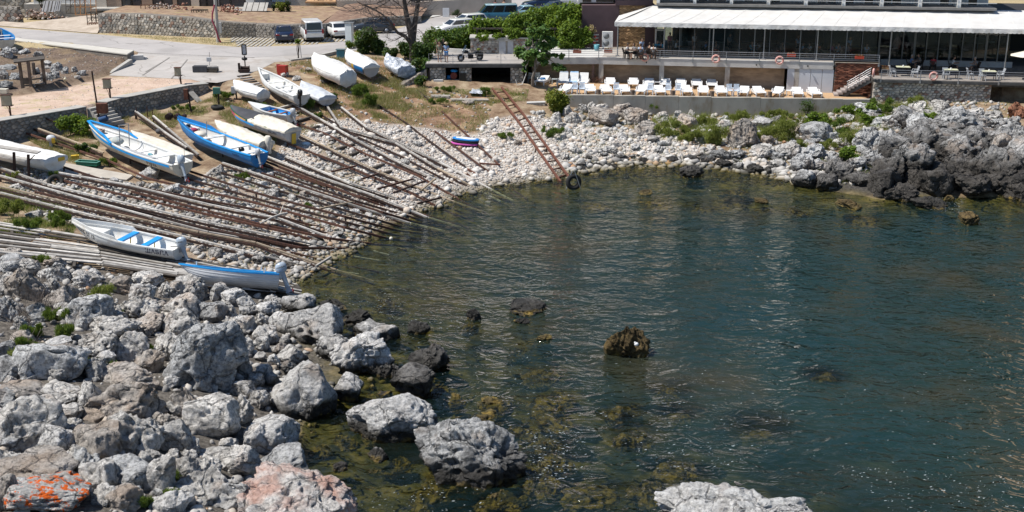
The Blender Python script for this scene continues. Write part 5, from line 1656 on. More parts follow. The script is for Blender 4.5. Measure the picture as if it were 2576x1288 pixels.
def describe():
 used={}
 near={}
 for o,u,v,hw in SUBM:
  mk=[('the two lobed grey boulder',1165,1148),('the brown peaked rock',1572,872),('the bright white rock',1840,1250),('the long low dark rock',1330,775),('the tidal pool',850,1090),('the smooth dark grey boulder',1038,970),('the tyre',1443,460),('the foaming water',2400,510),('the white slab',976,1066),('the dark far rock',1740,436)]
  q=min(mk,key=lambda m_: (m_[1]-u) ** 2+(m_[2]-v) ** 2)
  du,dv=u-q[1],v-q[2]
  near.setdefault((('above' if dv < 0 else 'below') if abs(dv)*1.5 > abs(du) else ('left of' if du < 0 else 'right of'),q[0]),[]).append((hypot(du,dv),o))
 for (rel,q),l in near.items():
  for k,(_,o) in enumerate(sorted(l,key=lambda t: t[0])):
   o['label']='weed covered rock under water %s %s%s' % (rel,q,'' if len(l) == 1 else ', '+['nearest one','second nearest','third nearest','fourth nearest','fifth nearest','sixth nearest','seventh nearest','eighth nearest','ninth nearest','tenth nearest','eleventh nearest','twelfth nearest','farther one'][min(k,12)])
 words_m={'limestone': 'grey white','white_limestone': 'whitish','brown_limestone': 'brownish','grey_karst': 'rough grey','salmon_limestone': 'salmon tinted','dark_rock': 'dark','algae_rock': 'brown','cliff_rock': 'blackish','bright_limestone': 'bright','red_rock': 'rust red','lichen_limestone': 'lichened'}
 words_k={'normal': 'rounded','flat': 'angular','ragged': 'pitted'}
 for b in BOULD:
  if len(b) > 7: continue
  o,u,v,hw,hh,mn,kd=b[:7]
  size='large' if hw > 44 else 'medium' if hw > 26 else 'small' if hw > 15 else 'little'
  shp=' tall' if hh > hw*1.1 else ' long low' if hw > hh*2 else ''
  for q in sorted(MARK,key=lambda m_: (m_[1]-u) ** 2+((m_[2]-v)*1.6) ** 2)[:5]:
   du,dv=u-q[1],v-q[2]
   rel=('just ' if abs(du)+abs(dv) < 60 else '')+(('above' if dv < 0 else 'below') if abs(dv)*1.5 > abs(du) else ('left of' if du < 0 else 'right of'))
   lab='%s%s %s %s %s %s %s' % (size,shp,words_m[mn],words_k[kd],'boulder' if o['category'] == 'boulder' else 'rock',rel,q[0])
   if lab not in used: break
  else:
   n_=used[lab]+1
  if lab in used:
   used[lab] += 1
   lab2=lab+', '+['','','second','third','fourth','fifth','sixth'][min(used[lab],6)]+' such one'
   lab=lab2
  else:
   used[lab]=1
  o['label']=lab
  o['group']='boulders of the shore' if o['category'] == 'boulder' else 'smaller rocks of the shore'
describe()
# ------------------------------------------------------------------ slipway rails
def rail_points(nodes,h):
 pts=[]
 for i,nd in enumerate(nodes):
  u,v=nd[0],nd[1]
  hh=nd[2] if len(nd) > 2 else h
  if hh == 'w':
   pts.append(G(u,v,-.06))
   d_=pts[-1]-pts[-2]; d_.z=0
   pts.append(pts[-1]+d_.normalized()*2.2+V3((0,0,-.38)))
  else:
   q=TH(u,v,hh)
   if q.z < .05: q=G(u,v,.05)
   pts.append(q)
 out=[pts[0]]
 for a,b in zip(pts,pts[1:]):
  n=max(1,int((b-a).length/3.2))
  for k in range(1,n+1):
   out.append(a.lerp(b,k/n))
 return out
ORD=['','first','second','third','fourth','fifth','sixth','seventh','eighth','ninth','tenth','eleventh','twelfth','thirteenth','fourteenth']
def rail(nodes,kind,label,h=.5,wdt=.16,posts=True,seed=0):
 rs=random.Random(seed*13+5)
 pts=rail_points(nodes,h)
 root=empty('slipway_rail',tuple(pts[0]),label,'rail','slipway rails running down to the water')
 beam_m={'wood': RUSTD,'woodt': RUSTD,'rust': RUST,'dark': RUSTD,'red': RUSTR}[kind]
 SD=V3((-.04,-.10,-.11)) if kind in ('wood','woodt') else V3((0,0,-.09))
 mb=MB()
 for a,b in zip(pts,pts[1:]):
  mb.beam(a+SD,b+SD,.075,.13)
 part('beam',mb,beam_m,root,1)
 if kind in ('wood','woodt'):
  wm=WOOD if kind == 'wood' else WOODT
  L=0
  i=0
  tot=list(zip(pts,pts[1:]))
  while i < len(tot):
   a,b=tot[i]
   d=(b-a).normalized()
   mb=MB()
   off=V3((-d.y,d.x,0))*rs.uniform(-.02,.02)
   mb.beam(a+d*rs.uniform(.0,.04)+V3((0,0,.03))+off,b-d*rs.uniform(0,.05)+V3((0,0,.03))+off,wdt*rs.uniform(.9,1.1),.08)
   if rs.random() < .45:
    side=V3((-d.y,d.x,0))*(wdt*.62)
    mb.beam(a.lerp(b,rs.uniform(0,.3))+side+V3((0,0,.01)),a.lerp(b,rs.uniform(.6,1.))+side+V3((0,0,.01)),.05,.05)
   part('plank',mb,wm,root,1)
   i += 1
 if posts:
  for p in pts[:-1:2]:
   z=terr(p.x,p.y)
   if p.z-z > .12 and p.z > .1:
    mb=MB(); mb.box((p.x,p.y,(p.z-.16+z-.2)/2),(.09,.09,max(.05,p.z-.16-z+.2)))
    part('support_post',mb,RUSTD,root,1)
 return pts
RAILS=[
 ([(819,262,.25),(859,322,.25),(994,360,.3),(1086,414,.3),(1204,479,'w')],'wood','grey timber rail starting at the tail of the grey covered dinghy'),
 ([(859,270,.25),(924,322,.25),(1019,367,.3),(1105,408,.3),(1235,477,'w')],'wood','pale split timber rail running from the green tufts to the water'),
 ([(951,262,.2),(1019,305,.2),(1056,334,.2),(1149,402,.25),(1170,416,.2)],'dark','thin dark rail that starts in the dry grass below the leafy clump'),
 ([(1054,227,.2),(1081,252,.2)],'dark','short dark rail stub in the grass by the stone kerb'),
 ([(1111,277,.2),(1159,322,.2),(1256,412,.3)],'rust','rusty rail passing to the right of the paddle boards'),
 ([(1094,327,.25),(1206,412,.35),(1281,468,'w')],'rust','rusty rail passing to the left of the paddle boards'),
 ([(1176,422,.25),(1251,468,'w')],'red','short orange rusted rail on the white pebbles'),
 ([(1174,434,.2),(1212,460,'w')],'red','broken orange rusted rail stub at the water edge'),
 ([(1101,424,.25),(1150,450,.25),(1203,479,'w')],'woodt','tan timber rail ending between the rusted stubs'),
 ([(737,261,.3),(880,343,.3),(1010,412,.35),(1168,487,'w')],'wood','long grey timber rail leaving the open white boat with black engine'),
 ([(751,337,.3),(849,384,.3),(956,434,.4),(1141,508,'w')],'woodt','long tan timber rail from under the striped boat'),
 ([(746,367,.3),(849,405,.3),(969,454,.4),(1118,517,'w')],'dark','dark steel rail beside the pale rubbish on the bank'),
 ([(690,290,.3),(816,332,.3),(919,384,.35),(1050,438,.4),(1163,504,'w')],'rust','heavy rusty rail between the two tan timber rails'),
 ([(719,394,.35),(881,462,.5),(1070,523,'w')],'wood','broad white timber rail from the covered cream boat'),
 ([(666,392,.4),(794,442,.5),(944,494,.5),(1076,548,'w')],'wood','broad white timber rail from the stern of the blue boat'),
 ([(666,402,.4),(906,494,.5),(1022,537,'w')],'rust','rusty rail tucked under the stern of the blue boat'),
 ([(560,410,.4),(644,437,.5),(864,509,.5),(1031,562,'w')],'wood','grey timber rail starting under the middle of the blue boat'),
 ([(690,432,.4),(894,502,.5),(1066,552,'w')],'dark','thin dark rail right of the karst outcrop'),
 ([(470,425,.45),(644,482,.6),(869,542,.6),(1005,578,'w')],'rust','rusty rail leaving the grey engine of the white and blue boat'),
 ([(60,330,.4),(180,370,.4),(275,402,.5),(375,447,.6),(644,507,.6),(869,569,.6),(981,598,'w')],'rust','rusty rail running under the whole white and blue trimmed boat'),
 ([(160,417,.4),(275,454,.5),(644,524,.6),(931,605,'w')],'rust','rusty rail starting by the green tray'),
 ([(140,434,.5),(330,468,.6),(525,515,.6),(700,550,.6),(888,619,'w')],'wood','white timber rail starting below the concrete slab'),
 ([(0,422,.5),(120,465,.5),(275,503,.6),(525,560,.6),(700,597,.6),(850,629,'w')],'wood','grey curved timber rail under the wooden bench trestle'),
 ([(0,442,.4),(250,512,.5),(525,585,.5),(860,642,'w')],'wood','pale timber rail crossing the green weeds near the left edge'),
 ([(150,500,.3),(400,545,.5),(644,600,.5),(846,645,'w')],'dark','dark steel rail below the half buried tyre'),
 ([(0,470,.4),(250,530,.45),(500,585,.5),(644,612,.5),(846,681,'w')],'woodt','weathered rail just above the bow of the white lettered boat'),
 ([(0,485,.35),(140,520,.4),(240,545,.4),(480,600,.4),(640,640,.4),(800,676,'w')],'wood','timber rail passing close behind the white lettered boat'),
 ([(250,515,.3),(525,572,.5),(760,620,.5),(905,622,'w')],'rust','rusty rail between two pale timber rails above the lettered boat'),
 ([(330,478,.4),(644,558,.5),(830,596,.4),(948,612,'w')],'rust','rusty rail ending by the floating white ball'),
 ([(560,380,.4),(700,425,.4),(880,484,.4),(1095,546,'w')],'rust','rusty rail from beside the cream covered boat'),
 ([(80,318,.5),(260,385,.4)],'woodt','old timber rail lying in the green bush behind the rusty stand'),
 ([(340,280,.6),(410,330,.5),(470,372,.4)],'wood','raised timber rail on rusty legs behind the blue hulled boat'),
 ([(385,292,.5),(500,390,.4)],'wood','timber rail with a grey sack hung over it'),
]
for i,(a,b,lab) in enumerate(((20,21,'dark rusty rail squeezed below the rail by the green tray'),(21,22,'rusty rail midway between the slab rail and the trestle rail'),(22,23,'rusty rail midway between two timber rails at the left edge'),(23,25,'dark rusty rail just above the weathered rail at the bow'),(16,18,'rusty rail midway below the blue boat rails'),(14,12,'rusty rail midway across the upper pebbles'),(0,9,'thin dark rail midway between the two long grey rails'),(17,16,'rusty rail beside the thin dark rail'),(19,18,'dark rail right of the white and blue boat stern'))):
 A_,B_2=RAILS[a][0],RAILS[b][0]
 def at_(nd,t):
  k=t*(len(nd)-1); j=min(int(k),len(nd)-2); f=k-j
  return nd[j][0]+(nd[j+1][0]-nd[j][0])*f,nd[j][1]+(nd[j+1][1]-nd[j][1])*f
 nd=[]
 for t in (.1,.35,.6,.8,1.):
  p,q=at_(A_,t),at_(B_2,t); nd.append(((p[0]+q[0])/2,(p[1]+q[1])/2,.38 if t < 1 else 'w'))
 RAILS.append((nd,'rust' if i % 2 else 'dark',lab))
RP={}
for i,(nodes,kind,lab) in enumerate(RAILS):
 RP[i]=rail(nodes,kind,lab,seed=i,wdt=.125 if kind == 'wood' else .11)
ties=[((1206,411),(1258,414),RUSTR,'rusty cross bar joining the two rails by the paddle boards'),((834,432),(897,417),RUST,'short rusty cross bar on the white pebbles left of the others'),((911,450),(951,437),RUST,'stout rusty cross bar standing proud of the pebbles'),((950,475),(1040,450),RUST,'long thin rusty cross bar on the pebbles'),
 ((990,485),(1070,455),RUSTD,'dark cross bar near the charred sleepers'),((1050,512),(1110,497),RUSTD,'dark cross bar at the water edge'),((805,525),(887,508),WOODT,'loose tan plank lying across the rails'),((1060,478),(1095,450),WOODT,'thin pale stick leaning across the rails'),((794,670),(832,646),WOOD,'short grey timber across the rail tips in the shallows')]
for (a,b,m,lab) in ties:
 p,q_=TH(*a,.5),TH(*b,.5)
 mb=MB(); mb.beam(p,q_,.11,.1)
 thing('cross_bar',mb,m,lab,'cross bar','cross bars on the slipways',base=p)
for i in range(11):
 t=i/10
 u,v=700+250*t,268+168*t
 L_s=26-6*(i % 3)
 p,q_=TH(u+6*(i % 2),v+L_s*.2,.12),TH(u+L_s+14,v-6,.12)
 mb=MB(); mb.beam(p,q_,.24,.14)
 thing('sleeper',mb,WOODD if i % 4 else WOOD,'%s timber sleeper down the slip below the open white boat' % ['topmost','second','third','fourth','fifth','sixth','seventh','eighth','ninth','tenth','lowest'][i],'sleeper','sleepers of the upper slip',base=p)
def board_slip():
 a0,a1=[TH(u,v,.35) for u,v in ((-20,553),(-20,643))],None
 left=[(-30,553),(-30,646)]
 right=[(505,652),(745,745)]
 root=empty('boarded_slip',tuple(TH(300,650,.3)),'broad slip of weathered boards under the white lettered boat','slipway')
 rs=random.Random(8)
 n=15
 for i in range(n):
  t=i/(n-1)
  A_=(-30,556+88*t); M_=(240+20*t,600+68*t); Bq=(560+120*t,668+62*t); C_=(745+20*t,706+40*t)
  nodes=[TH(*A_,.34),TH(*M_,.34),TH(*Bq,.34),G(C_[0],C_[1],-.06)]
  for k in range(3):
   a,b=nodes[k],nodes[k+1]
   if rs.random() < .12: continue
   mid=a.lerp(b,rs.uniform(.4,.6))
   for s_,e_ in ((a,mid),(mid,b)):
    mb=MB()
    z=V3((0,rs.uniform(-.05,.05),rs.uniform(-.02,.06)))
    d=(e_-s_).normalized()
    mb.beam(s_+z+d*.02,e_+z-d*.02,rs.uniform(.13,.30),.05)
    part('board',mb,WOOD if rs.random() < .56 else WOODD,root,1)
 for t in (.08,.3,.5,.7,.88):
  p=TH(-30+760*t,560+150*t,.18); q_=TH(-30+720*t,645+95*t,.18)
  mb=MB(); mb.beam(p,q_,.14,.16); part('bearer',mb,WOODD,root,1)
board_slip()
def ladder_slip():
 l=[TH(1238,222,.25),TH(1300,300,.3),TH(1350,372,.45),G(1411,459,-.1)]
 r=[TH(1262,220,.25),TH(1320,292,.3),TH(1378,372,.45),G(1433,449,-.05)]
 root=empty('ladder_slipway',tuple(l[0]),'red rusty ladder shaped slipway from the garage down into the water','slipway')
 for side in (l,r):
  mb=MB()
  for a,b in zip(side,side[1:]): mb.beam(a,b,.13,.16)
  part('rail',mb,RUSTR,root,1)
 def at(s,t):
  t *= 3; k=min(int(t),2); return s[k].lerp(s[k+1],t-k)
 for k in range(13):
  t=(k+.6)/13.2
  mb=MB(); a,b=at(l,t),at(r,t); mb.beam(a-V3((0,0,.03)),b-V3((0,0,.03)),.08,.08); part('rung',mb,RUST,root,1)
  if k % 3 == 2:
   for p in (a,b):
    z=terr(p.x,p.y)
    if p.z-z > .1:
     mb=MB(); mb.box((p.x,p.y,(p.z+z)/2-.15),(.1,.1,p.z-z+.1)); part('support_post',mb,RUSTD,root,1)
 def tyre(name,c,R_,r_,label,tilt,grp=None):
  mb=MB(); ax=Euler(tilt).to_matrix(); mb.torus((0,0,0),R_,r_,ax,22,8)
  o=thing(name,mb,RUBBER,label,'tyre',grp); o.location=c; return o
 c=G(1443,458,.42)
 t_=tyre('tyre',c,.40,.16,'black tyre hung upright at the foot of the ladder slipway',(R(80),0,R(15)))
 mb=MB(); mb.tube([c+V3((-.5,-.1,-.5)),c+V3((-.12,.0,.75))],.03,6); mb.tube([c+V3((.5,-.1,-.5)),c+V3((.05,.0,.75))],.03,6)
 part('frame',mb,STEEL,t_,True); t_.children[-1].location=t_.children[-1].location
 tyre('tyre',TH(139+1,458,.22),.38,.15,'half buried tyre among the stones below the concrete slab',(R(50),R(20),0))
 tyre('tyre',TH(823,205,.14),.36,.15,'black tyre lying in the grass under the big white covered boat',(0,0,0))
 tyre('tyre',TH(846,206,.12),.33,.13,'smaller tyre beside the first under the big white covered boat',(R(4),0,0))
 tyre('tyre',TH(547,270,.14),.36,.15,'mossy tyre at the foot of the green box post',(0,R(5),0))
ladder_slip()
# ------------------------------------------------------------------ boats
def text_mesh(s,size):
 c=bpy.data.curves.new('lettering','FONT')
 c.body=s; c.size=size; c.align_x='CENTER'; c.offset=size*.018
 o=bpy.data.objects.new('lettering',c); COL.objects.link(o)
 bpy.context.view_layer.update()
 me=bpy.data.meshes.new_from_object(o.evaluated_get(bpy.context.evaluated_depsgraph_get()))
 bpy.data.objects.remove(o); bpy.data.curves.remove(c)
 v=[tuple(q.co) for q in me.vertices]; f=[tuple(p.vertices) for p in me.polygons]
 bpy.data.meshes.remove(me)
 return v,f
class Hull:
 def __init__(s,L,B,H,stern=.72,bowrise=.45,rake=.55,full=2.3):
  s.L,s.B,s.H,s.stern,s.br,s.rake,s.full=L,B,H,stern,bowrise,rake,full
 def half(s,t):
  m=.40
  if t > m: return s.B/2*max(0.012,1-((t-m)/(1-m)) ** s.full)
  return s.B/2*(s.stern+(1-s.stern)*sin(t/m*pi/2))
 def sheer(s,t):
  return s.H*(1+s.br*max(0,t-.3) ** 2/.49+.05*(1-t))
 def keel(s,t):
  return s.H*.55*max(0,(t-.72)/.28) ** 2.2
 def pt(s,t,q,side=1,inset=0.0,up_=0.0):
  zk,zs=s.keel(t),s.sheer(t)
  z=zk+(zs-zk)*q
  qq=min(max(q,0.),1.)
  y=max(0.,s.half(t)*(1-(1-qq) ** 2.6) ** .62-inset)
  x=s.L*(t-.5)+s.rake*(q-.5)*t ** 7
  return V3((x,y*side,z+up_))
def make_boat(name,label,stern,bow,zs,B,H,mats,cover=None,thwarts=(),engine=None,text=None,group='boats pulled up on the shore',floor=.28,foredeck=0,stripe=None,clink=False,tsize=.26,interior=None,bowsup=.15,gunw=None,lift=.12,roll=0,rise=.45,sternw=.72,bowtext=None,extra=None,text_t=.14):
 """stern, bow: sight lines of the gunwale's ends; zs: heights of the supports under them"""
 Ps=TH(stern[0],stern[1],zs[0]+H*1.05)
 Pb=TH(bow[0],bow[1],zs[1]+H*1.45)
 Pk,Pq=Ps-V3((0,0,H*1.05)),Pb-V3((0,0,H*1.45))
 d=Pq-Pk
 L=d.length
 yaw=atan2(d.y,d.x); pit=-math.asin(d.z/L)
 h=Hull(L,B,H,stern=sternw,full=2.3 if cover is None else 3.0,bowrise=rise if cover is None else .3)
 c=(Pk+Pq)/2
 root=empty(name,tuple(c),label,'boat',group,rot=(roll,pit,yaw))
 hullm,gunm,inm=mats[0],mats[1],mats[2]
 NT,NQ=22,9
 T_=[i/NT for i in range(NT+1)]
 Q_=[j/NQ for j in range(NQ+1)]
 q_s=stripe[0] if stripe else 1.0
 def shell(q0,q1,name_,m,n=NQ,push=0.0,t0=0.0,t1=1.0):
  mb=MB()
  for sd in (1,-1):
   secs=[]
   for j in range(n+1):
    q_=q0+(q1-q0)*j/n
    row=[]
    for t in T_:
     if t < t0-1e-6 or t > t1+1e-6: continue
     p=h.pt(t,q_,sd)
     p.y += sd*push
     if clink: p.y += sd*.022*(1-((q_*7) % 1))
     row.append(p)
    secs.append(row if sd == 1 else row[::-1])
   mb.loft(secs,smooth=not clink)
  return part(name_,mb,m,root)
 shell(0,q_s,'hull',hullm,n=21 if clink else NQ)
 if stripe: shell(q_s,1.0,'upper_strake',stripe[1],4,.004)
 mb=MB()
 ring=[h.pt(0,q_,1) for q_ in Q_[::-1]]+[h.pt(0,q_,-1) for q_ in Q_[1:]]
 mb.add([p-V3((.004,0,0)) for p in ring],[tuple(range(len(ring)))])
 inr=[p+V3((.05,0,0)) for p in ring]
 mb.add(inr,[tuple(range(len(inr)))[::-1]])
 part('transom',mb,stripe[1] if stripe and len(stripe) > 2 else hullm,root)
 if lift:
  mb=MB(); mb.beam(h.pt(.02,0,1)-V3((0,0,.05)),h.pt(.80,0,1)-V3((0,0,.05)),.07,.14); part('keel',mb,hullm,root)
 ins=.07
 if cover is None or cover.get('open'):
  mb=MB()
  qf=floor
  for sd in (1,-1):
   secs=[]
   for j in range(6):
    q_=qf+(1-qf)*j/5
    row=[h.pt(t,q_,sd,ins) for t in T_ if t <= .97]
    secs.append(row[::-1] if sd == 1 else row)
   mb.loft(secs)
  secs=[[h.pt(t,qf,1,ins) for t in T_ if t <= .97],[h.pt(t,qf,-1,ins) for t in T_ if t <= .97]]
  part('inner_lining',mb,inm,root)
  mb=MB(); mb.loft([[p+V3((0,0,.004)) for p in s_] for s_ in secs[::-1]]); part('floor_boards',mb,interior or inm,root)
  for (t,w_,m) in thwarts:
   mb=MB(); q_=.80
   a,b=h.pt(t,q_,1,ins+.005),h.pt(t,q_,-1,ins+.005)
   mb.beam(a,b,w_,.05); part('thwart',mb,m,root)
  if foredeck:
   mb=MB()
   row1=[h.pt(t,.86,1,ins) for t in T_ if t >= foredeck]; row2=[h.pt(t,.86,-1,ins) for t in T_ if t >= foredeck]
   mb.loft([row2,row1],smooth=False); a,b=row1[0],row2[0]
   mb.add([a,b,b-V3((0,0,H*.5)),a-V3((0,0,H*.5))],[(0,1,2,3)])
   part('foredeck',mb,inm,root)
  mb=MB()
 mb=MB()
 gw=.10 if gunw is None else gunw
 for sd in (1,-1):
  secs=[]
  for dy,dz in ((.03,-.04),(.03,.03),(-gw,.03),(-gw,-.04)):
   row=[]
   for t in T_:
    p=h.pt(t,1,sd)
    p.y=sd*max(0.0,abs(p.y)+dy); p.z += dz
    row.append(p)
   secs.append(row if sd == 1 else row[::-1])
  secs.append(secs[0])
  mb.loft(secs,smooth=False)
 part('gunwale',mb,gunm,root)
 if cover is not None:
  mb=MB()
  rs=np.random.RandomState(int(L*1000) % 999)
  ny_,nx_=26,44
  t_lo,t_hi=cover.get('t',(0.,1.))
  drop,ridge=cover.get('drop',.3),cover.get('ridge',.25)
  grid=[]
  for i in range(nx_+1):
   t=t_lo+(t_hi-t_lo)*i/nx_
   row=[]
   for j in range(ny_+1):
    s_=-1+2*j/ny_
    a=abs(s_)
    if a <= .78:
     k=a/.78
     p=h.pt(t,1,1)
     z=p.z+.05+ridge*(1-k ** 1.5)*(1-.55*max(0,t-.6)/.4)
     y=p.y*k+.035*k
     x=p.x
    else:
     k=(a-.78)/.22
     q_=1-drop*k
     p=h.pt(t,q_,1); z=p.z+.04*(1-k); y=p.y+.05+.015*sin(t*90)*k; x=p.x
    row.append(V3((x,math.copysign(y,s_),z)))
   grid.append(row)
  arr=np.array([[tuple(p) for p in r] for r in grid])
  nz_=fbm(arr.reshape(-1,3)*np.array([1.1,2.0,1.])+rs.uniform(0,50,3),4,.55).reshape(arr.shape[:2])
  arr[:,:,2] += nz_*1.6*cover.get('wr',.05)
  arr[:,:,1] += nz_*.02
  if t_lo < .02:   # hang over the transom
   end=arr[0].copy(); end[:,0] -= .07; end0=end.copy(); end0[:,2]=np.minimum(end0[:,2],arr[0][:,2])
   end1=end.copy(); end1[:,2]=np.minimum(end[:,2],h.sheer(0)-drop*H*.9) ; end1[:,1] *= .96
   arr=np.concatenate([end1[None],end0[None],arr])
  mb.loft([[V3(p) for p in r] for r in arr][::-1])
  part('tarpaulin',mb,cover['m'],root)
  for cname,cm,(ta,tb),(sa_,sb_) in cover.get('bands',()):
   mb=MB(); secs=[]
   for j in range(5):
    q_=sa_+(sb_-sa_)*j/4
    secs.append([h.pt(ta+(tb-ta)*i/16,q_,-cover.get('side',1))+V3((0,-cover.get('side',1)*.075,0)) for i in range(17)])
   mb.loft(secs); part(cname,mb,cm,root)
 if text:
  side=text[1]
  v,f=text_mesh(text[0],tsize)
  qc=text[2] if len(text) > 2 else .62
  def wrap(vs,t_mid):
   out=[]
   for (x,y,z) in vs:
    xx=x if side < 0 else -x
    t=t_mid+(-x if side > 0 else x)/L
    t=min(max(t,0),1)
    q_=qc+y/H
    p=h.pt(t,min(max(q_,0),.99),side); p.y += side*.012
    out.append(p)
   return out
  mb=MB(); mb.add(wrap(v,text_t),f); part('lettering',mb,text[3] if len(text) > 3 else INK,root)
  if bowtext:
   v,f=text_mesh(bowtext,tsize*.8); mb=MB(); mb.add(wrap(v,.86),f); part('registration',mb,INK,root)
 if engine:
  outboard(root,h,engine)
 if extra: extra(root,h)
 return root,h
def outboard(root,h,e):
 m,sc,txt=e.get('m',OUTB),e.get('s',1.0),e.get('txt')
 x0=-h.L/2-.12
 z0=h.sheer(0)
 y0=e.get('y',0)
 tilt=e.get('tilt',.35)
 Rm=Matrix.Rotation(tilt,3,'Y')
 piv=V3((x0,y0,z0-.05))
 def X(p): return piv+Rm @ (V3(p)*sc)
 secs=[]
 for (z,rx,ry,ox) in ((.10,.17,.13,0),(.16,.25,.17,0),(.34,.27,.18,-.02),(.47,.25,.165,-.03),(.55,.17,.12,-.03),(.575,.05,.04,-.03)):
  secs.append([X((ox-.05+rx*cos(a)*(1.05 if cos(a) < 0 else 1),ry*sin(a),z)) for a in [2*pi*k/14 for k in range(14)]])
 mb=MB(); mb.loft(secs,closed=True,cap=True); cw=part('cowling',mb,m,root)
 if txt:
  for sd in (1,-1):
   v,f=text_mesh(txt,.11*sc)
   mb=MB(); mb.add([X(((-1 if sd > 0 else 1)*x/sc-.06,sd*.19,.32+y/sc)) for x,y,z in v],f); part('lettering',mb,INK,cw)
 secs=[]
 for (z,rx,ry,ox) in ((.12,.15,.10,-.03),(-.15,.12,.075,-.05),(-.45,.10,.05,-.06),(-.62,.11,.04,-.06),(-.78,.13,.035,-.05),(-.90,.12,.045,-.06)):
  secs.append([X((ox+rx*cos(a),ry*sin(a),z)) for a in [2*pi*k/12 for k in range(12)]])
 mb=MB(); mb.loft(secs,closed=True,cap=True); part('leg',mb,m,root)
 mb=MB(); mb.box(X((-.10,0,-.60)),(.34*sc,.2*sc,.02),rot=Rm); part('cavitation_plate',mb,m,root)
 mb=MB(); mb.tube([X((.10,0,-.86)),X((-.24,0,-.86))],[.035*sc,.055*sc],8)
 pr=part('gearcase',mb,m,root)
 for k in range(3):
  mb=MB(); a=k*2.094
  mb.ell(X((-.25,.09*cos(a),-.86+.09*sin(a))),(.02*sc,.06*sc,.08*sc),6,4); part('propeller_blade',mb,e.get('pm',REDP),pr)
 mb=MB(); mb.box(X((.10,0,.0)),(.14*sc,.2*sc,.32*sc),rot=Rm); part('bracket',mb,BLACK if e.get('dark') else STEEL,root)
 mb=MB(); mb.tube([X((.1,.03,.12)),X((.55,.05,.22))],.022*sc,6); part('tiller',mb,BLACK,root)
def thing_part_box(root,name,c,d,m,rot=None):
 mb=MB(); mb.box(c,d,rot=rot); return part(name,mb,m,root)
def ex14(root,h):
 for t in (.50,.27):
  mb=MB(); a,b=h.pt(t,.97,1,.1),h.pt(t,.97,-1,.1)
  mb.beam(a,b,.30,.10); part('cushion',mb,SKYB,root)
  mb=MB(); c=(a+b)/2; mb.tube([c-V3((.16,0,.02)),c-V3((.16,0,.40))],.03,6); part('seat_post',mb,YELL,root)
 mb=MB()
 for sd in (1,-1):
  lo,hi,lo2,hi2=[],[],[],[]
  for i in range(13):
   t=.50+.5*i/12
   p=h.pt(t,1,sd)
   q_=p+V3((0,sd*.02,.22*min(1,(t-.495)/.05)))
   n_=V3((0,-sd*.06,0)) if abs(p.y) > .08 else V3((-.05,0,0))
   lo.append(p); hi.append(q_); hi2.append(q_+n_); lo2.append(p+n_)
  mb.loft([lo,hi,hi2,lo2] if sd == 1 else [lo2,hi2,hi,lo],smooth=False)
 part('bow_bulwark',mb,WHITE,root)
 mb=MB(); mb.tube([h.pt(.06,1,-1),h.pt(.06,1,-1)+V3((0,0,.35))],.02,6); part('rod_holder',mb,STEEL,root)
 mb=MB()
 for sd in (1,-1):
  rows=[[h.pt(i/16*.96,q_,sd)+V3((0,sd*.012,0)) for i in range(17)] for q_ in (.0,.10)]
  mb.loft(rows if sd == 1 else rows[::-1])
 part('keel_band',mb,WOODR,root)
B14=make_boat('boat','white open boat with blue cushions lettered in dark blue Cyrillic',(449,621),(188,556),(.42,.42),1.95,.66,(WHITE,WHITE,WHITE),thwarts=(),engine=dict(m=OUTB,s=1.05,txt='HONDA',tilt=.38),text=('ШАБЛА',1,.56,NAVY),tsize=.33,foredeck=.70,bowtext='ШАБ 57 12',extra=ex14,text_t=.145,rise=.34)
def ex15(root,h):
 for t,sd in ((.16,-1),(.20,-1),(.86,-1),(.16,1)):
  mb=MB(); p=h.pt(t,1,sd,.04); mb.box(p+V3((0,0,.10)),(.06,.06,.2)); part('cleat',mb,WHITE,root)
B15=make_boat('boat','light grey clinker boat with bright blue gunwale nearest the water',(697,690),(455,655),(.34,.30),1.7,.78,(mat('pale_grey_hull',(.60,.61,.63),(.54,.55,.57),2,.4),SKYB,GREYP),thwarts=((.3,.25,GREYP),(.6,.25,GREYP)),engine=dict(m=OUTB,s=1.05,txt='HONDA',tilt=.42),clink=True,gunw=.26,roll=R(15),rise=.16,extra=ex15,stripe=(.93,SKYB))
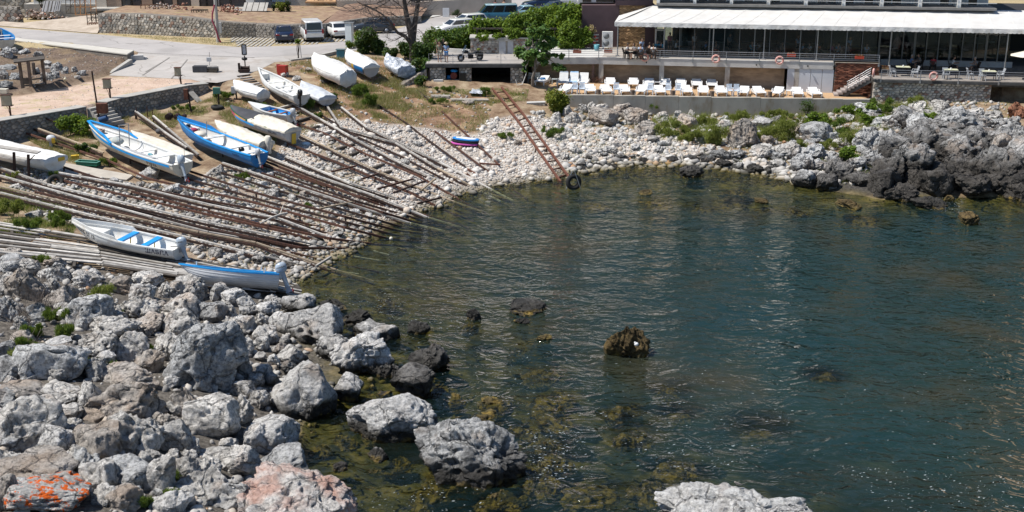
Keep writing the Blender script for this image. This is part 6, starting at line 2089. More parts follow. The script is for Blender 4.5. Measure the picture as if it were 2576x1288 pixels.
def ex3(root,h):
 bm_=MB(); rim=MB()
 for sd in (1,-1):
  lo,hi=[],[]
  for i in range(13):
   t=.62+.38*i/12
   p=h.pt(t,1,sd); lo.append(p); hi.append(p+V3((.04,sd*.05,.30*min(1,(t-.61)/.10))))
  bm_.loft([lo,hi] if sd == 1 else [hi,lo],smooth=False)
  for a,b in zip(hi,hi[1:]): rim.beam(a,b,.16,.06)
 part('bow_bulwark',bm_,WHITE,root); part('bulwark_rim',rim,SKYB,root)
 mb=MB()
 for sd in (1,-1):
  rows=[[h.pt(.03+.93*i/12,q_,sd)+V3((0,sd*.03,0)) for i in range(13)] for q_ in (.76,.93)]
  mb.loft(rows if sd == 1 else rows[::-1])
 part('rubbing_strake',mb,SKYB,root)
 mb=MB(); x=h.pt(.62,1,1).x
 for y in (-.35,.35): mb.tube([(x,y,.5),(x,y,h.H+1.25)],.035,6)
 mb.tube([(x,-.35,h.H+1.25),(x,.35,h.H+1.25)],.03,6); part('net_frame',mb,STEEL,root)
 mb=MB(); mb.ell((h.pt(.70,1,1).x,.1,h.H*.95),(.55,.5,.26),12,6); part('net_heap',mb,mat('cream_net',(.55,.52,.42),(.32,.40,.45),9,.9,bmp=.8,bsc=25,bdist=.06),root)
 mb=MB(); mb.lathe([(.17,0),(.20,.42),(.18,.42),(.15,.05)],(h.pt(.87,1,1).x,0,h.H*.95),12); part('bucket',mb,mat('brown_bucket',(.33,.25,.22)),root)
 mb=MB(); a,b=h.pt(.55,.9,1,.12),h.pt(.20,.9,1,.12)
 for k in range(4): mb.tube([a+V3((0,-.07*k,.06)),b+V3((0,-.09*k,.1))],.022,5)
 part('fishing_rods',mb,GREYP,root,label='bundle of rods laid along the inner side')
 mb=MB(); mb.beam(h.pt(.24,.95,1,.1),h.pt(.24,.95,-1,.1),.7,.05); part('stern_deck',mb,WHITE,root)
 mb=MB(); mb.tube([h.pt(.10,1,-1),h.pt(.10,1,-1)+V3((0,0,.9))],.012,5); part('aerial',mb,BLACK,root)
 mb=MB(); mb.ell((h.pt(.3,1,1).x,.25,h.H*.95),(.3,.12,.12),8,5); part('blue_bag',mb,TEAL,root)
B3=make_boat('boat','white fishing boat with sky blue bow rim lettered in black Cyrillic',(458,411),(229,316),(.42,.42),2.1,.80,(CREAM,WHITE,WHITE),thwarts=((.42,.3,WHITE),),engine=dict(m=OUTB,s=1.15,tilt=.35,y=.15),text=('ВАРНА',1,.42,INK),tsize=.30,extra=ex3,interior=GREYP,text_t=.2,foredeck=.76)
def ex4(root,h):
 bm_=MB()
 for sd in (1,-1):
  lo,hi=[],[]
  for i in range(13):
   t=.62+.38*i/12
   p=h.pt(t,1,sd); lo.append(p); hi.append(p+V3((.04,sd*.05,.26*min(1,(t-.61)/.10))))
  bm_.loft([lo,hi] if sd == 1 else [hi,lo],smooth=False)
 part('bow_bulwark',bm_,BLUE,root)
 mb=MB(); mb.ell((h.pt(.72,1,1).x,.1,h.H*.9),(.5,.45,.22),12,6); part('canvas_heap',mb,TARPC,root)
 mb=MB(); mb.ell((h.pt(.82,1,1).x,-.05,h.H*.98),(.3,.3,.16),10,6); part('red_jacket',mb,mat('raspberry_cloth',(.36,.04,.09),(.22,.03,.06),4,.8,bmp=.5),root)
 mb=MB(); mb.lathe([(.16,0),(.16,.28)],(h.pt(.87,1,1).x,.05,h.H),10); part('bucket',mb,BLACK,root)
 mb=MB(); x=h.pt(.60,1,1).x; mb.tube([(x,.3,.4),(x,.3,h.H+1.1)],.035,6); part('short_mast',mb,STEEL,root)
 for t in (.56,.25):
  mb=MB(); mb.beam(h.pt(t,.96,1,.08),h.pt(t,.96,-1,.08),.28,.06); part('bulkhead_deck',mb,WHITE,root)
 mb=MB(); mb.ell((h.pt(.20,1,1).x,.1,h.H*.92),(.24,.2,.2),10,6); part('rucksack',mb,[BLACK,MAGE][0],root)
 mb=MB(); mb.beam(h.pt(.10,.95,1,.08),h.pt(.10,.95,-1,.08),.6,.05); part('stern_deck',mb,WHITE,root)
B4=make_boat('boat','bright blue hulled fishing boat with white inside and red jacket',(651,387),(451,301),(.42,.40),1.95,.82,(BLUE,SKYB,WHITE),thwarts=(),engine=dict(m=GREYP,s=.85,tilt=.3,dark=True,y=.2),text=('ВАЛЕН',1,.60,INK),tsize=.20,extra=ex4,interior=GREYP,text_t=.16,foredeck=.78)
B5=make_boat('boat','boat under a cream cover with a wrapped outboard beside the blue boat',(669,360),(545,304),(.4,.4),1.7,.62,(GREYP,GREYP,WHITE),cover=dict(m=TARPC,drop=.3,ridge=.22))
def wrapped(root,h):
 mb=MB(); x=-h.L/2-.15
 mb.loft([[V3((x+r_*.30*cos(a)+ox,r_*.22*sin(a),h.sheer(0)+z)) for a in [2*pi*k/12 for k in range(12)]] for z,r_,ox in ((-.62,.75,-.1),(-.25,.7,-.05),(.1,1,0),(.4,1.0,0),(.55,.6,0))],closed=True,cap=True)
 part('engine_cover',mb,TARPC,root)
wrapped(*B5)
make_boat('skiff','narrow flat skiff under a cream sheet lying behind the white and blue boat',(470,392),(335,330),(.3,.3),1.3,.42,(WHITE,GREENP,WHITE),cover=dict(m=TARPC,drop=.1,ridge=.06,wr=.03))
def ex6(root,h):
 mb=MB(); x=-h.L/2-.12
 mb.box((x,0,h.H*.35),(.06,.34,.75)); part('rudder',mb,YELL,root)
B6=make_boat('boat','boat with a dark cover at the bow cream cover aft and striped side cloths',(735,328),(583,264),(.4,.4),2.0,.80,(GREYP,GREENP,WHITE),cover=dict(m=TARPC,t=(0,.55),drop=.12,ridge=.22,
  bands=(('magenta_cloth',MAGE,(.80,1.0),(.74,1.02)),('orange_cloth',ORNG,(.58,.82),(.90,1.04)),('blue_cloth',SKYB,(.44,.80),(.72,.90))),side=-1),text=('ВАСИЛА',1,.55,INK),tsize=.20,text_t=.17,extra=ex6)
def dark_cover(root,h):
 mb=MB(); secs=[]
 for i in range(17):
  t=.52+.47*i/16; p=h.pt(t,1,1)
  secs.append([V3((p.x,p.y*s_,p.z+.06+.14*(1-s_*s_)*(1-(t-.5)))) for s_ in [-1+2*j/12 for j in range(13)]])
 mb.loft(secs); part('bow_cover',mb,TARPK,root)
dark_cover(*B6)
def ex7(root,h):
 x=h.pt(.66,1,1).x
 mb=MB(); a,b=h.pt(.66,1,1,.06),h.pt(.66,1,-1,.06)
 mb.add([a,b,b-V3((0,0,.5)),a-V3((0,0,.5))],[(0,1,2,3)])
 part('bulkhead',mb,PLASTB,root)
 v,f=text_mesh('KORONA',.17)
 mb=MB(); mb.add([(x-.02,-xx,h.pt(.66,1,1).z-.28+yy) for xx,yy,z in v],f); part('lettering',mb,INK,root)
 mb=MB(); mb.add([h.pt(t,1,s_,.02)+V3((0,0,.03)) for t,s_ in ((.66,1),(.66,-1),(.8,-1),(.92,-1),(.99,-1),(.99,1),(.92,1),(.8,1))],[tuple(range(8))]); part('foredeck',mb,WHITE,root)
B7=make_boat('boat','white dinghy with blue inside red brown seats and silver outboard',(732,287),(630,257),(.35,.35),1.7,.62,(WHITE,WHITE,SKYB),thwarts=((.52,.22,WOODR),(.27,.22,WOODR)),engine=dict(m=mat('silver_engine',(.50,.52,.54),(.42,.44,.46),3,.25),s=.9,tilt=.3),extra=ex7)
make_boat('boat','small boat wrapped in a shiny white cover above the striped boat',(660,234),(591,203),(.3,.3),1.7,.62,(GREYP,GREYP,WHITE),cover=dict(m=TARPW,drop=.75,ridge=.25,wr=.06))
def ex9(root,h):
 mb=MB(); a,b=h.pt(.62,.95,1,.2),h.pt(.12,.95,1,.2)
 for k in range(2): mb.tube([a+V3((0,-.09*k,.1)),b+V3((0,-.1*k,.08))],.025,5)
 part('oars',mb,WHITE,root)
B9=make_boat('boat','long open white boat with three white thwarts and a black outboard',(757,239),(651,171),(.38,.38),2.0,.80,(WHITE,WHITE,WHITE),thwarts=((.62,.24,WHITE),(.46,.24,WHITE),(.30,.24,WHITE)),engine=dict(m=BLACK,s=1.0,tilt=.1,dark=True,y=.25,pm=BLACK),text=('ВАСИЛ',1,.60,INK),tsize=.20,extra=ex9,foredeck=.82)
make_boat('boat','dinghy under a smooth pale grey cover with an open square stern',(822,246),(760,205),(.25,.25),1.8,.60,(GREYP,WHITE,WHITE),cover=dict(m=TARPG,drop=.25,ridge=.22,wr=.04),sternw=.85)
make_boat('boat','biggest boat wrapped in a draped white cover near the road',(873,188),(791,133),(.42,.42),2.5,.95,(WHITE,WHITE,WHITE),cover=dict(m=TARPW,drop=.85,ridge=.42,wr=.07),sternw=.6)
make_boat('boat','white covered boat with yellow and blue panels at the stern',(933,168),(875,124),(.40,.40),2.0,.85,(GREYP,WHITE,WHITE),cover=dict(m=TARPW,drop=.12,ridge=.35,wr=.05,side=-1,bands=(('yellow_cloth',YELL,(.30,.38),(.30,.98)),('blue_cloth',BLUE,(.02,.30),(.30,.98)))))
make_boat('boat','boat wrapped in crinkled clear plastic sheet beside the bare tree',(1021,174),(974,139),(.25,.25),2.1,.72,(GREYP,GREYP,WHITE),cover=dict(m=PLAST,drop=.8,ridge=.28,wr=.12),sternw=.85)
def ex2(root,h):
 mb=MB()
 rows=[[h.pt(i/16*.9,q_,-1)+V3((0,-.08,0)) for i in range(17)] for q_ in (.80,.98)]
 mb.loft(rows[::-1]); part('yellow_band',mb,YELL,root)
 mb=MB(); mb.box((-h.L/2-.09,-h.B*.18,h.H*.92),(.03,.5,.24)); part('yellow_patch',mb,YELL,root)
make_boat('boat','white boat under a stiff white tarpaulin with yellow edge at the left',(138,398),(-120,330),(.35,.35),2.2,.80,(WHITE,WHITE,WHITE),cover=dict(m=TARPW,drop=.35,ridge=.12,wr=.05),extra=ex2,sternw=.8)
make_boat('boat','white boat with blue inside parked by the walkway at the left edge',(12,100),(2,72),(.15,.2),1.9,.85,(CREAM,BLUE,BLUE),thwarts=((.45,.3,WHITE),(.7,.3,WHITE)),sternw=.85)
# ------------------------------------------------------------------ cars
def lerp_tab(tab,x):
 return float(np.interp(x,[a for a,_ in tab],[b for _,b in tab]))
CARS={
 'sedan': dict(L=4.6,W=1.80,top=[(-.5,.80),(-.47,1.0),(-.32,1.03),(.18,.98),(.42,.82),(.49,.66),(.5,.60)],g=(-.37,.20),r=(-.22,.03),rz=1.44,wheels=(-.30,.31),wr=.32),
 'hatch': dict(L=4.25,W=1.80,top=[(-.5,.75),(-.48,1.0),(-.32,1.04),(.22,1.0),(.44,.84),(.49,.68),(.5,.6)],g=(-.485,.24),r=(-.40,.07),rz=1.50,wheels=(-.31,.32),wr=.32),
 'suv': dict(L=4.5,W=1.86,top=[(-.5,.8),(-.48,1.1),(-.32,1.14),(.22,1.1),(.44,.96),(.49,.75),(.5,.65)],g=(-.485,.24),r=(-.43,.08),rz=1.68,wheels=(-.31,.32),wr=.36),
 'van': dict(L=4.9,W=1.90,top=[(-.5,.9),(-.495,1.12),(.30,1.12),(.42,1.02),(.49,.75),(.5,.65)],g=(-.493,.37),r=(-.475,.22),rz=1.95,wheels=(-.30,.33),wr=.34),
}
def make_car(kind,u,v,head,paint,label,plate=None,rear_at=True,roof_m=None,cat='car',name='parked_car'):
 c=CARS[kind]; L,W=c['L'],c['W']
 h=V3((head[0],head[1],0)).normalized()
 p=up(u,v) if v > 40 else G(u,v,4.6)
 if rear_at: p=p+h*(L/2)
 p.z=float(zup(p.y))+.03
 root=empty(name,tuple(p),label,cat,'parked cars',atan2(h.y,h.x))
 w=W/2
 secs=[]
 for i in range(25):
  f=-.5+i/24
  e=1-max(0,(abs(f)-.40)/.10) ** 2*(.16 if f > 0 else .10)
  zt=lerp_tab(c['top'],f); zb=.24+.10*max(0,(abs(f)-.42)/.08)
  ww=w*e
  secs.append([V3((f*L,y,z)) for y,z in ((-ww*.92,zb),(-ww,zb+.18),(-ww,zt*.62),(-ww*.97,zt-.06),(-ww*.88,zt),(ww*.88,zt),(ww*.97,zt-.06),(ww,zt*.62),(ww,zb+.18),(ww*.92,zb))])
 mb=MB(); mb.loft(secs,closed=True,cap=True); part('body',mb,paint,root)
 g0,g1,r0,r1,rz=c['g'][0]*L,c['g'][1]*L,c['r'][0]*L,c['r'][1]*L,c['rz']
 def gz(x): return lerp_tab(c['top'],x/L)-.02
 bw,rw=w*.90,w*(.74 if kind != 'van' else .84)
 def ring(t):          # t 0 belt .. 1 roof
  return [V3((g0+(r0-g0)*t,-(bw+(rw-bw)*t),gz(g0)+(rz-.06-gz(g0))*t)),V3((g1+(r1-g1)*t,-(bw+(rw-bw)*t),gz(g1)+(rz-.06-gz(g1))*t)),
    V3((g1+(r1-g1)*t,(bw+(rw-bw)*t),gz(g1)+(rz-.06-gz(g1))*t)),V3((g0+(r0-g0)*t,(bw+(rw-bw)*t),gz(g0)+(rz-.06-gz(g0))*t))]
 mb=MB(); mb.loft([ring(0),ring(1)],closed=True,smooth=False)
 part('pillars',mb,paint,root)
 mb=MB(); a=ring(1); up1=[q+V3((0,0,.05)) for q in a]; cen=sum(up1,V3())/4
 up2=[cen+(q-cen)*.86+V3((0,0,.02)) for q in up1]
 mb.loft([a,up1,up2],closed=True,smooth=True); mb.add(up2,[(0,1,2,3)]); part('roof',mb,roof_m or paint,root)
 b0,b1=ring(.10),ring(.93)
 def pane(i,j,cuts,nm):
  A,B,C_,D_=b0[i],b0[j],b1[j],b1[i]
  n_=(B-A).cross(D_-A).normalized()
  if n_.dot((A+C_)/2-V3((0,0,(A.z+C_.z)/2))) < 0: n_=-n_
  for (s0,s1) in cuts:
   mb=MB(); q_=[A.lerp(B,s0),A.lerp(B,s1),D_.lerp(C_,s1),D_.lerp(C_,s0)]
   o_=n_*.012
   mb.add([x+o_ for x in q_]+[x-o_*.4 for x in q_],[(0,1,2,3),(0,4,5,1),(1,5,6,2),(2,6,7,3),(3,7,4,0)]); part(nm,mb,DGLASS,root)
 sc=((.05,.36),(.40,.66),(.70,.95)) if kind in ('van','suv') else ((.06,.48),(.52,.94))
 pane(0,1,sc,'side_window'); pane(3,2,sc,'side_window')
 pane(1,2,((.06,.94),),'windscreen'); pane(0,3,((.08,.92),),'rear_window')
 for f in c['wheels']:
  for sd in (-1,1):
   mb=MB(); ax=Matrix.Rotation(R(90),3,'X'); r_=c['wr']
   mb.lathe([(r_*.6,-.10),(r_*.95,-.10),(r_,-.05),(r_,.05),(r_*.95,.10),(r_*.6,.10)],(f*L,sd*(w-.10),r_-.02),18,axis=ax)
   wh=part('wheel',mb,RUBBER,root)
   mb=MB(); mb.lathe([(.01,-.11),(r_*.62,-.106),(r_*.62,.106),(.01,.11)],(f*L,sd*(w-.10),r_-.02),12,axis=ax); part('rim',mb,STEEL,wh)
 rl=mat('tail_light_red',(.35,.012,.012),(.28,.01,.01),3,.25); hl=mat('headlight_glass',(.62,.64,.66),(.5,.52,.54),3,.1)
 zt=lerp_tab(c['top'],-.48)
 for sd in (-1,1):
  mb=MB()
  if kind == 'van': mb.box((-L/2+.01,sd*w*.86,zt*.92),(.06,.15,.42))
  else: mb.box((-L/2+.03,sd*w*.74,zt*.84),(.10,.36,.14))
  part('tail_light',mb,rl,root)
  mb=MB(); mb.box((L/2-.07,sd*w*.70,.68),(.12,.36,.13)); part('headlight',mb,hl,root)
  mb=MB(); mb.box((L*.20,sd*(w+.08),lerp_tab(c['top'],.18)+.06),(.12,.18,.13)); part('mirror',mb,paint,root)
 mb=MB(); mb.box((-L/2-.012,0,.42 if kind != 'van' else .40),(.06,W*.84,.16)); part('rear_bumper',mb,BLACK if kind == 'van' else paint,root)
 mb=MB(); mb.box((L/2+.005,0,.45),(.05,W*.6,.14)); part('grille',mb,BLACK,root)
 pm=mat('number_plate',(.70,.70,.68),(.62,.62,.60),9,.5)
 mb=MB(); mb.box((-L/2-.045,0,.72 if kind != 'van' else .86),(.015,.52,.11)); pl_=part('number_plate',mb,pm,root)
 mb=MB(); mb.box((L/2+.035,0,.42),(.015,.52,.11)); part('number_plate',mb,pm,root)
 mb=MB(); mb.box((0,0,.30),(L*.9,W*.86,.18)); part('underbody',mb,BLACK,root)
 return root
def paint(name,c): return mat(name,c,tuple(x*.9 for x in c),2,.25,coat=.6)
make_car('sedan',717,109.5,(-.22,1),paint('navy_car_paint',(.012,.022,.055)),'dark navy saloon parked nose to the stone wall')
make_car('van',792,107.5,(-.28,1),paint('white_car_paint',(.78,.78,.77)),'white passenger van parked between the navy and the white saloon')
make_car('sedan',862,98.5,(-.42,1),paint('white_car_paint',(.78,.78,.77)),'white saloon parked right of the white van')
make_car('hatch',938,83,(-1,-.22),paint('charcoal_car_paint',(.035,.042,.052)),'charcoal hatchback parked behind the bare tree',rear_at=False)
make_car('suv',1226,12,(-1,-.12),paint('black_car_paint',(.012,.013,.016)),'black off road car at the top of the street',rear_at=False)
make_car('hatch',1176,72,(-.9,-.5),paint('white_car_paint',(.78,.78,.77)),'white estate car standing left of the blue van',rear_at=False)
make_car('hatch',1146,86,(-.9,-.5),paint('white_car_paint',(.78,.78,.77)),'white car half hidden by the top of the hedge',rear_at=False)
make_car('van',1246,56,(-1,-.12),paint('petrol_blue_paint',(.025,.10,.16)),'old petrol blue van with a pale roof on the street',rear_at=False,roof_m=paint('pale_blue_roof',(.35,.50,.58)))
make_car('sedan',1316,47,(-.95,-.35),paint('ice_blue_paint',(.30,.48,.58)),'ice blue car with a windscreen right of the old van',rear_at=False)
make_car('sedan',1362,22,(-.95,-.3),paint('navy_car_paint',(.012,.022,.055)),'dark blue saloon farthest up the street',rear_at=False)
make_car('sedan',1390,36,(-.95,-.35),paint('deep_blue_paint',(.015,.03,.085)),'dark blue car directly above the vine leaves',rear_at=False)
make_car('van',1428,17,(-.95,-.3),paint('white_car_paint',(.78,.78,.77)),'white van standing against the plum building',rear_at=False)
# ------------------------------------------------------------------ people
def skin_mesh(verts,edges,radii,sub=1):
 me=bpy.data.meshes.new('tmp')
 me.from_pydata(verts,edges,[])
 o=bpy.data.objects.new('tmp',me); COL.objects.link(o)
 m=o.modifiers.new('s','SKIN'); m.use_smooth_shade=True
 sv=me.skin_vertices[0].data
 for i,r_ in enumerate(radii):
  sv[i].radius=(r_,r_) if not isinstance(r_,tuple) else r_
  sv[i].use_root=(i == 0)
 s=o.modifiers.new('u','SUBSURF'); s.levels=sub; s.render_levels=sub
 dg=bpy.context.evaluated_depsgraph_get(); dg.update()
 out=bpy.data.meshes.new_from_object(o.evaluated_get(dg))
 bpy.data.objects.remove(o); bpy.data.meshes.remove(me)
 for p in out.polygons: p.use_smooth=True
 return out
def skeleton(pose):
 """joints for a 1.74 m figure, facing -y; pose 'stand', 'walk', 'sit'"""
 P_={}
 if pose == 'sit':
  hip=V3((0,0,.50)); lean=.04
 else:
  hip=V3((0,0,.92)); lean=.0
 P_['pelvis']=hip
 P_['waist']=hip+V3((0,-lean*.4,.16)); P_['chest']=hip+V3((0,-lean,.36)); P_['neck']=hip+V3((0,-lean*1.2,.54)); P_['skull']=hip+V3((0,-lean*1.6-.02,.62))
 for s,n in ((-1,'l'),(1,'r')):
  P_['sh'+n]=P_['chest']+V3((s*.18,0,.10))
  if pose == 'sit':
   P_['el'+n]=P_['sh'+n]+V3((s*.06,-.10,-.26)); P_['wr'+n]=P_['el'+n]+V3((-s*.06,-.24,.06))
   P_['hp'+n]=hip+V3((s*.09,0,-.02)); P_['kn'+n]=P_['hp'+n]+V3((s*.04,-.42,.02)); P_['an'+n]=P_['kn'+n]+V3((0,.02,-.42)); P_['to'+n]=P_['an'+n]+V3((s*.01,-.17,-.05))
  else:
   k=(.16 if pose == 'walk' else .03)*s
   P_['el'+n]=P_['sh'+n]+V3((s*.05,k*.6+.02,-.28)); P_['wr'+n]=P_['el'+n]+V3((s*.0,-.07+k*.4,-.24))
   if pose == 'clasp': P_['wr'+n]=P_['el'+n]+V3((-s*.16,-.18,-.04))
   P_['hp'+n]=hip+V3((s*.09,0,-.03)); P_['kn'+n]=P_['hp'+n]+V3((s*.015,-.02-k,-.42)); P_['an'+n]=P_['kn'+n]+V3((0,.03-k*.3,-.40)); P_['to'+n]=P_['an'+n]+V3((s*.02,-.17,-.05))
 return P_
_body={}
def person_meshes(pose,female):
 key=(pose,female)
 if key in _body: return _body[key]
 P_=skeleton(pose)
 names=['pelvis','waist','chest','neck','skull']
 r={'pelvis': (.135,.105),'waist': (.115 if female else .13,.095),'chest': (.14 if female else .16,.105),'neck': .052,'skull': .055}
 V,E,Rr=[],[],[]
 def add(q,rad,par=None):
  V.append(tuple(q)); Rr.append(rad)
  if par is not None: E.append((par,len(V)-1))
  return len(V)-1
 i={}
 prev=None
 for nme in names:
  i[nme]=add(P_[nme],r[nme],prev); prev=i[nme]
 for s,n in ((-1,'l'),(1,'r')):
  a=add(P_['sh'+n],.062,i['chest']); b=add(P_['el'+n],.042,a); c=add(P_['wr'+n],.028,b)
  d=(P_['wr'+n]-P_['el'+n]).normalized()
  side=V3((s,0,0)); side=(side-d*side.dot(d)).normalized(); nn=d.cross(side)
  pm=add(P_['wr'+n]+d*.055,(.036,.018),c)
  for k,(ln,of) in enumerate(((.072,-.028),(.082,-.009),(.076,.010),(.060,.027))):
   b0=P_['wr'+n]+d*.085+nn*of
   f1=add(b0,.0095,pm); f2=add(b0+d*ln*.5-side*.006,.0085,f1); add(b0+d*ln*.85-side*.024,.007,f2)
  t1=add(P_['wr'+n]+d*.04-nn*.038,.011,pm); add(P_['wr'+n]+d*.075-nn*.055-side*.012,.009,t1)
  h_=add(P_['hp'+n],.088,i['pelvis']); k_=add(P_['kn'+n],.058,h_); an=add(P_['an'+n],.038,k_); add(P_['to'+n],(.042,.028),an)
 body=skin_mesh(V,E,Rr,1)
 mb=MB()
 hc=P_['skull']+V3((0,-.015,.085))
 secs=[]
 for (z,rx,ry,oy) in ((-.125,.030,.035,-.035),(-.105,.052,.062,-.030),(-.06,.066,.085,-.014),(-.01,.074,.096,0),(.04,.077,.10,.004),(.085,.066,.088,.006),(.115,.040,.055,.006),(.126,.01,.014,.006)):
  row=[]
  for k in range(16):
   a=2*pi*k/16
   y=ry*sin(a)+oy
   if abs(cos(a)) < .2 and sin(a) < 0:
    y -= {-.06: .016,-.01: .020}.get(z,0.0)          # nose
   if .25 < abs(cos(a)) < .55 and sin(a) < 0 and z == -.01: y += .008   # eye sockets
   row.append(hc+V3((rx*cos(a),y,z)))
  secs.append(row)
 mb.loft(secs,closed=True,cap=True)
 for s in (-1,1): mb.ell(hc+V3((s*.078,.01,-.015)),(.010,.022,.034),6,4)
 mb.ell(hc+V3((0,-.092,-.072)),(.026,.010,.008),8,4)
 n0=len(body.vertices)
 bm=bmesh.new(); bm.from_mesh(body)
 hm=mb.mesh('h',SKIN); bm.from_mesh(hm)
 body2=bpy.data.meshes.new('body'); bm.to_mesh(body2); bm.free()
 body2.materials.clear(); body2.materials.append(SKIN)
 for p in body2.polygons: p.use_smooth=True
 def cloth(chains,extra,nm):
  V,E,Rr=[],[],[]
  idx_={}
  for ch in chains:
   pv=None
   for (nme,q,rad) in ch:
    if nme not in idx_:
     idx_[nme]=len(V); V.append(tuple(q)); Rr.append(rad)
    if pv is not None: E.append((pv,idx_[nme]))
    pv=idx_[nme]
  return skin_mesh(V,E,Rr,1)
 top=[[('pelvis',P_['pelvis']+V3((0,0,.03)),(.150,.122)),('waist',P_['waist'],(.132 if female else .148,.112)),('chest',P_['chest'],(.156 if female else .176,.122)),('n',P_['neck']-V3((0,0,.05)),.075)]]
 for n in 'lr':
  e_=P_['sh'+n].lerp(P_['el'+n],.55)
  top.append([('chest',P_['chest'],.17),('s'+n,P_['sh'+n],.080),('e'+n,e_,.062)])
 shirt=cloth(top,0,'shirt')
 bot=[]
 for n in 'lr':
  kq=P_['hp'+n].lerp(P_['kn'+n],.85)
  bot.append([('pelvis',P_['pelvis']+V3((0,0,.03)),(.152,.124)),('h'+n,P_['hp'+n],.108),('k'+n,kq,.085)])
 shorts=cloth(bot,0,'shorts')
 mb=MB()
 for n in 'lr':
  a=P_['an'+n]; b=P_['to'+n]
  mb.beam(a+V3((0,.05,-.055)),b+V3((0,-.05,-.02)),.085,.06)
 shoes=mb.mesh('shoes',BLACK)
 mb=MB()
 secs=[]
 for (z,k,cut) in ((-.05,1.10,.25),(.0,1.12,.1),(.045,1.13,-.3),(.09,1.14,-1),(.122,1.1,-1),(.136,.6,-1)):
  rx,ry={-.05: (.070,.088),.0: (.076,.097),.045: (.077,.10),.09: (.066,.088),.122: (.040,.055),.136: (.02,.03)}[z]
  row=[]
  for j in range(16):
   a=2*pi*j/16
   kk=k if sin(a) > cut-.35 else .90
   row.append(hc+V3((rx*kk*cos(a),ry*kk*sin(a)+.010,z)))
  secs.append(row)
 mb.loft(secs,closed=True,cap=True)
 if female:
  mb.ell(hc+V3((0,.075,-.06)),(.07,.04,.11),10,6)
 hair=mb.mesh('hair',HAIR)
 mb=MB()
 for s in (-1,1): mb.ell(hc+V3((s*.032,-.088,.0)),(.012,.008,.008),6,4)
 eyes=mb.mesh('eyes',EYE)
 _body[key]=(body2,shirt,shorts,shoes,hair,eyes,hc)
 return _body[key]
def person(loc,rz,pose,female,shirt,shorts,hair,label,group,hat=None,scale=1.0,bare=False):
 b,sh,so,shoe,ha,ey,hc=person_meshes(pose,female)
 root=empty('person',tuple(loc),label,'person',group,rz)
 root.scale=(scale,)*3
 def add(nm,me,m):
  if m is not None:
   me=me.copy(); me.materials.clear(); me.materials.append(m)
  o=bpy.data.objects.new(nm,me); link(o,root); return o
 add('body',b,None)
 if not bare: add('shirt',sh,shirt)
 add('shorts',so,shorts); add('shoes',shoe,None); add('hair',ha,hair); add('eyes',ey,None)
 if hat is not None:
  mb=MB(); mb.lathe([(.20,.035),(.195,.045),(.105,.06),(.095,.13),(.05,.155)],hc+V3((0,.005,0)),18); part('sun_hat',mb,hat,root)
 return root
def cloth_m(n_,c): return mat(n_,c,tuple(x*.8 for x in c),6,.85)
ZP=4.622
q_=G(1106,155.5,ZP); person(q_,R(10),'stand',False,cloth_m('khaki_shirt',(.30,.29,.22)),cloth_m('stone_shorts',(.36,.34,.27)),HAIR,'man in khaki shirt and shorts standing on the garage platform','people on the garage platform',scale=1.02)
q_=G(1123,155.5,ZP); person(q_,R(-8),'clasp',True,cloth_m('patterned_blue_top',(.28,.40,.62)),cloth_m('blue_shorts',(.10,.26,.55)),HAIR,'woman in a straw hat blue top and blue shorts','people on the garage platform',hat=cloth_m('straw_hat',(.60,.50,.34)),scale=.97)
q_=up(1116,146); q_.z += .03; person(q_,R(15),'stand',True,cloth_m('black_shirt',(.02,.02,.022)),cloth_m('dark_trousers',(.03,.03,.035)),HAIR,'person in black standing behind the couple on the platform','people on the garage platform')
q_=up(1099,146); q_.z += .03; person(q_,R(-20),'stand',False,cloth_m('wine_shirt',(.20,.06,.06)),cloth_m('dark_trousers',(.03,.03,.035)),HAIR,'person in dark red half hidden behind the man in khaki','people on the garage platform',scale=.96)
q_=G(1246,38,4.62); person(q_,R(160),'walk',True,cloth_m('wine_shirt',(.20,.06,.06)),cloth_m('dark_trousers',(.03,.03,.035)),HAIR,'walker in dark red behind the old blue van','people walking on the street')
q_=G(1268,37,4.62); person(q_,R(160),'walk',False,SKIN,cloth_m('grey_shorts',(.2,.2,.22)),HAIR,'bare chested walker behind the old blue van','people walking on the street',bare=True)
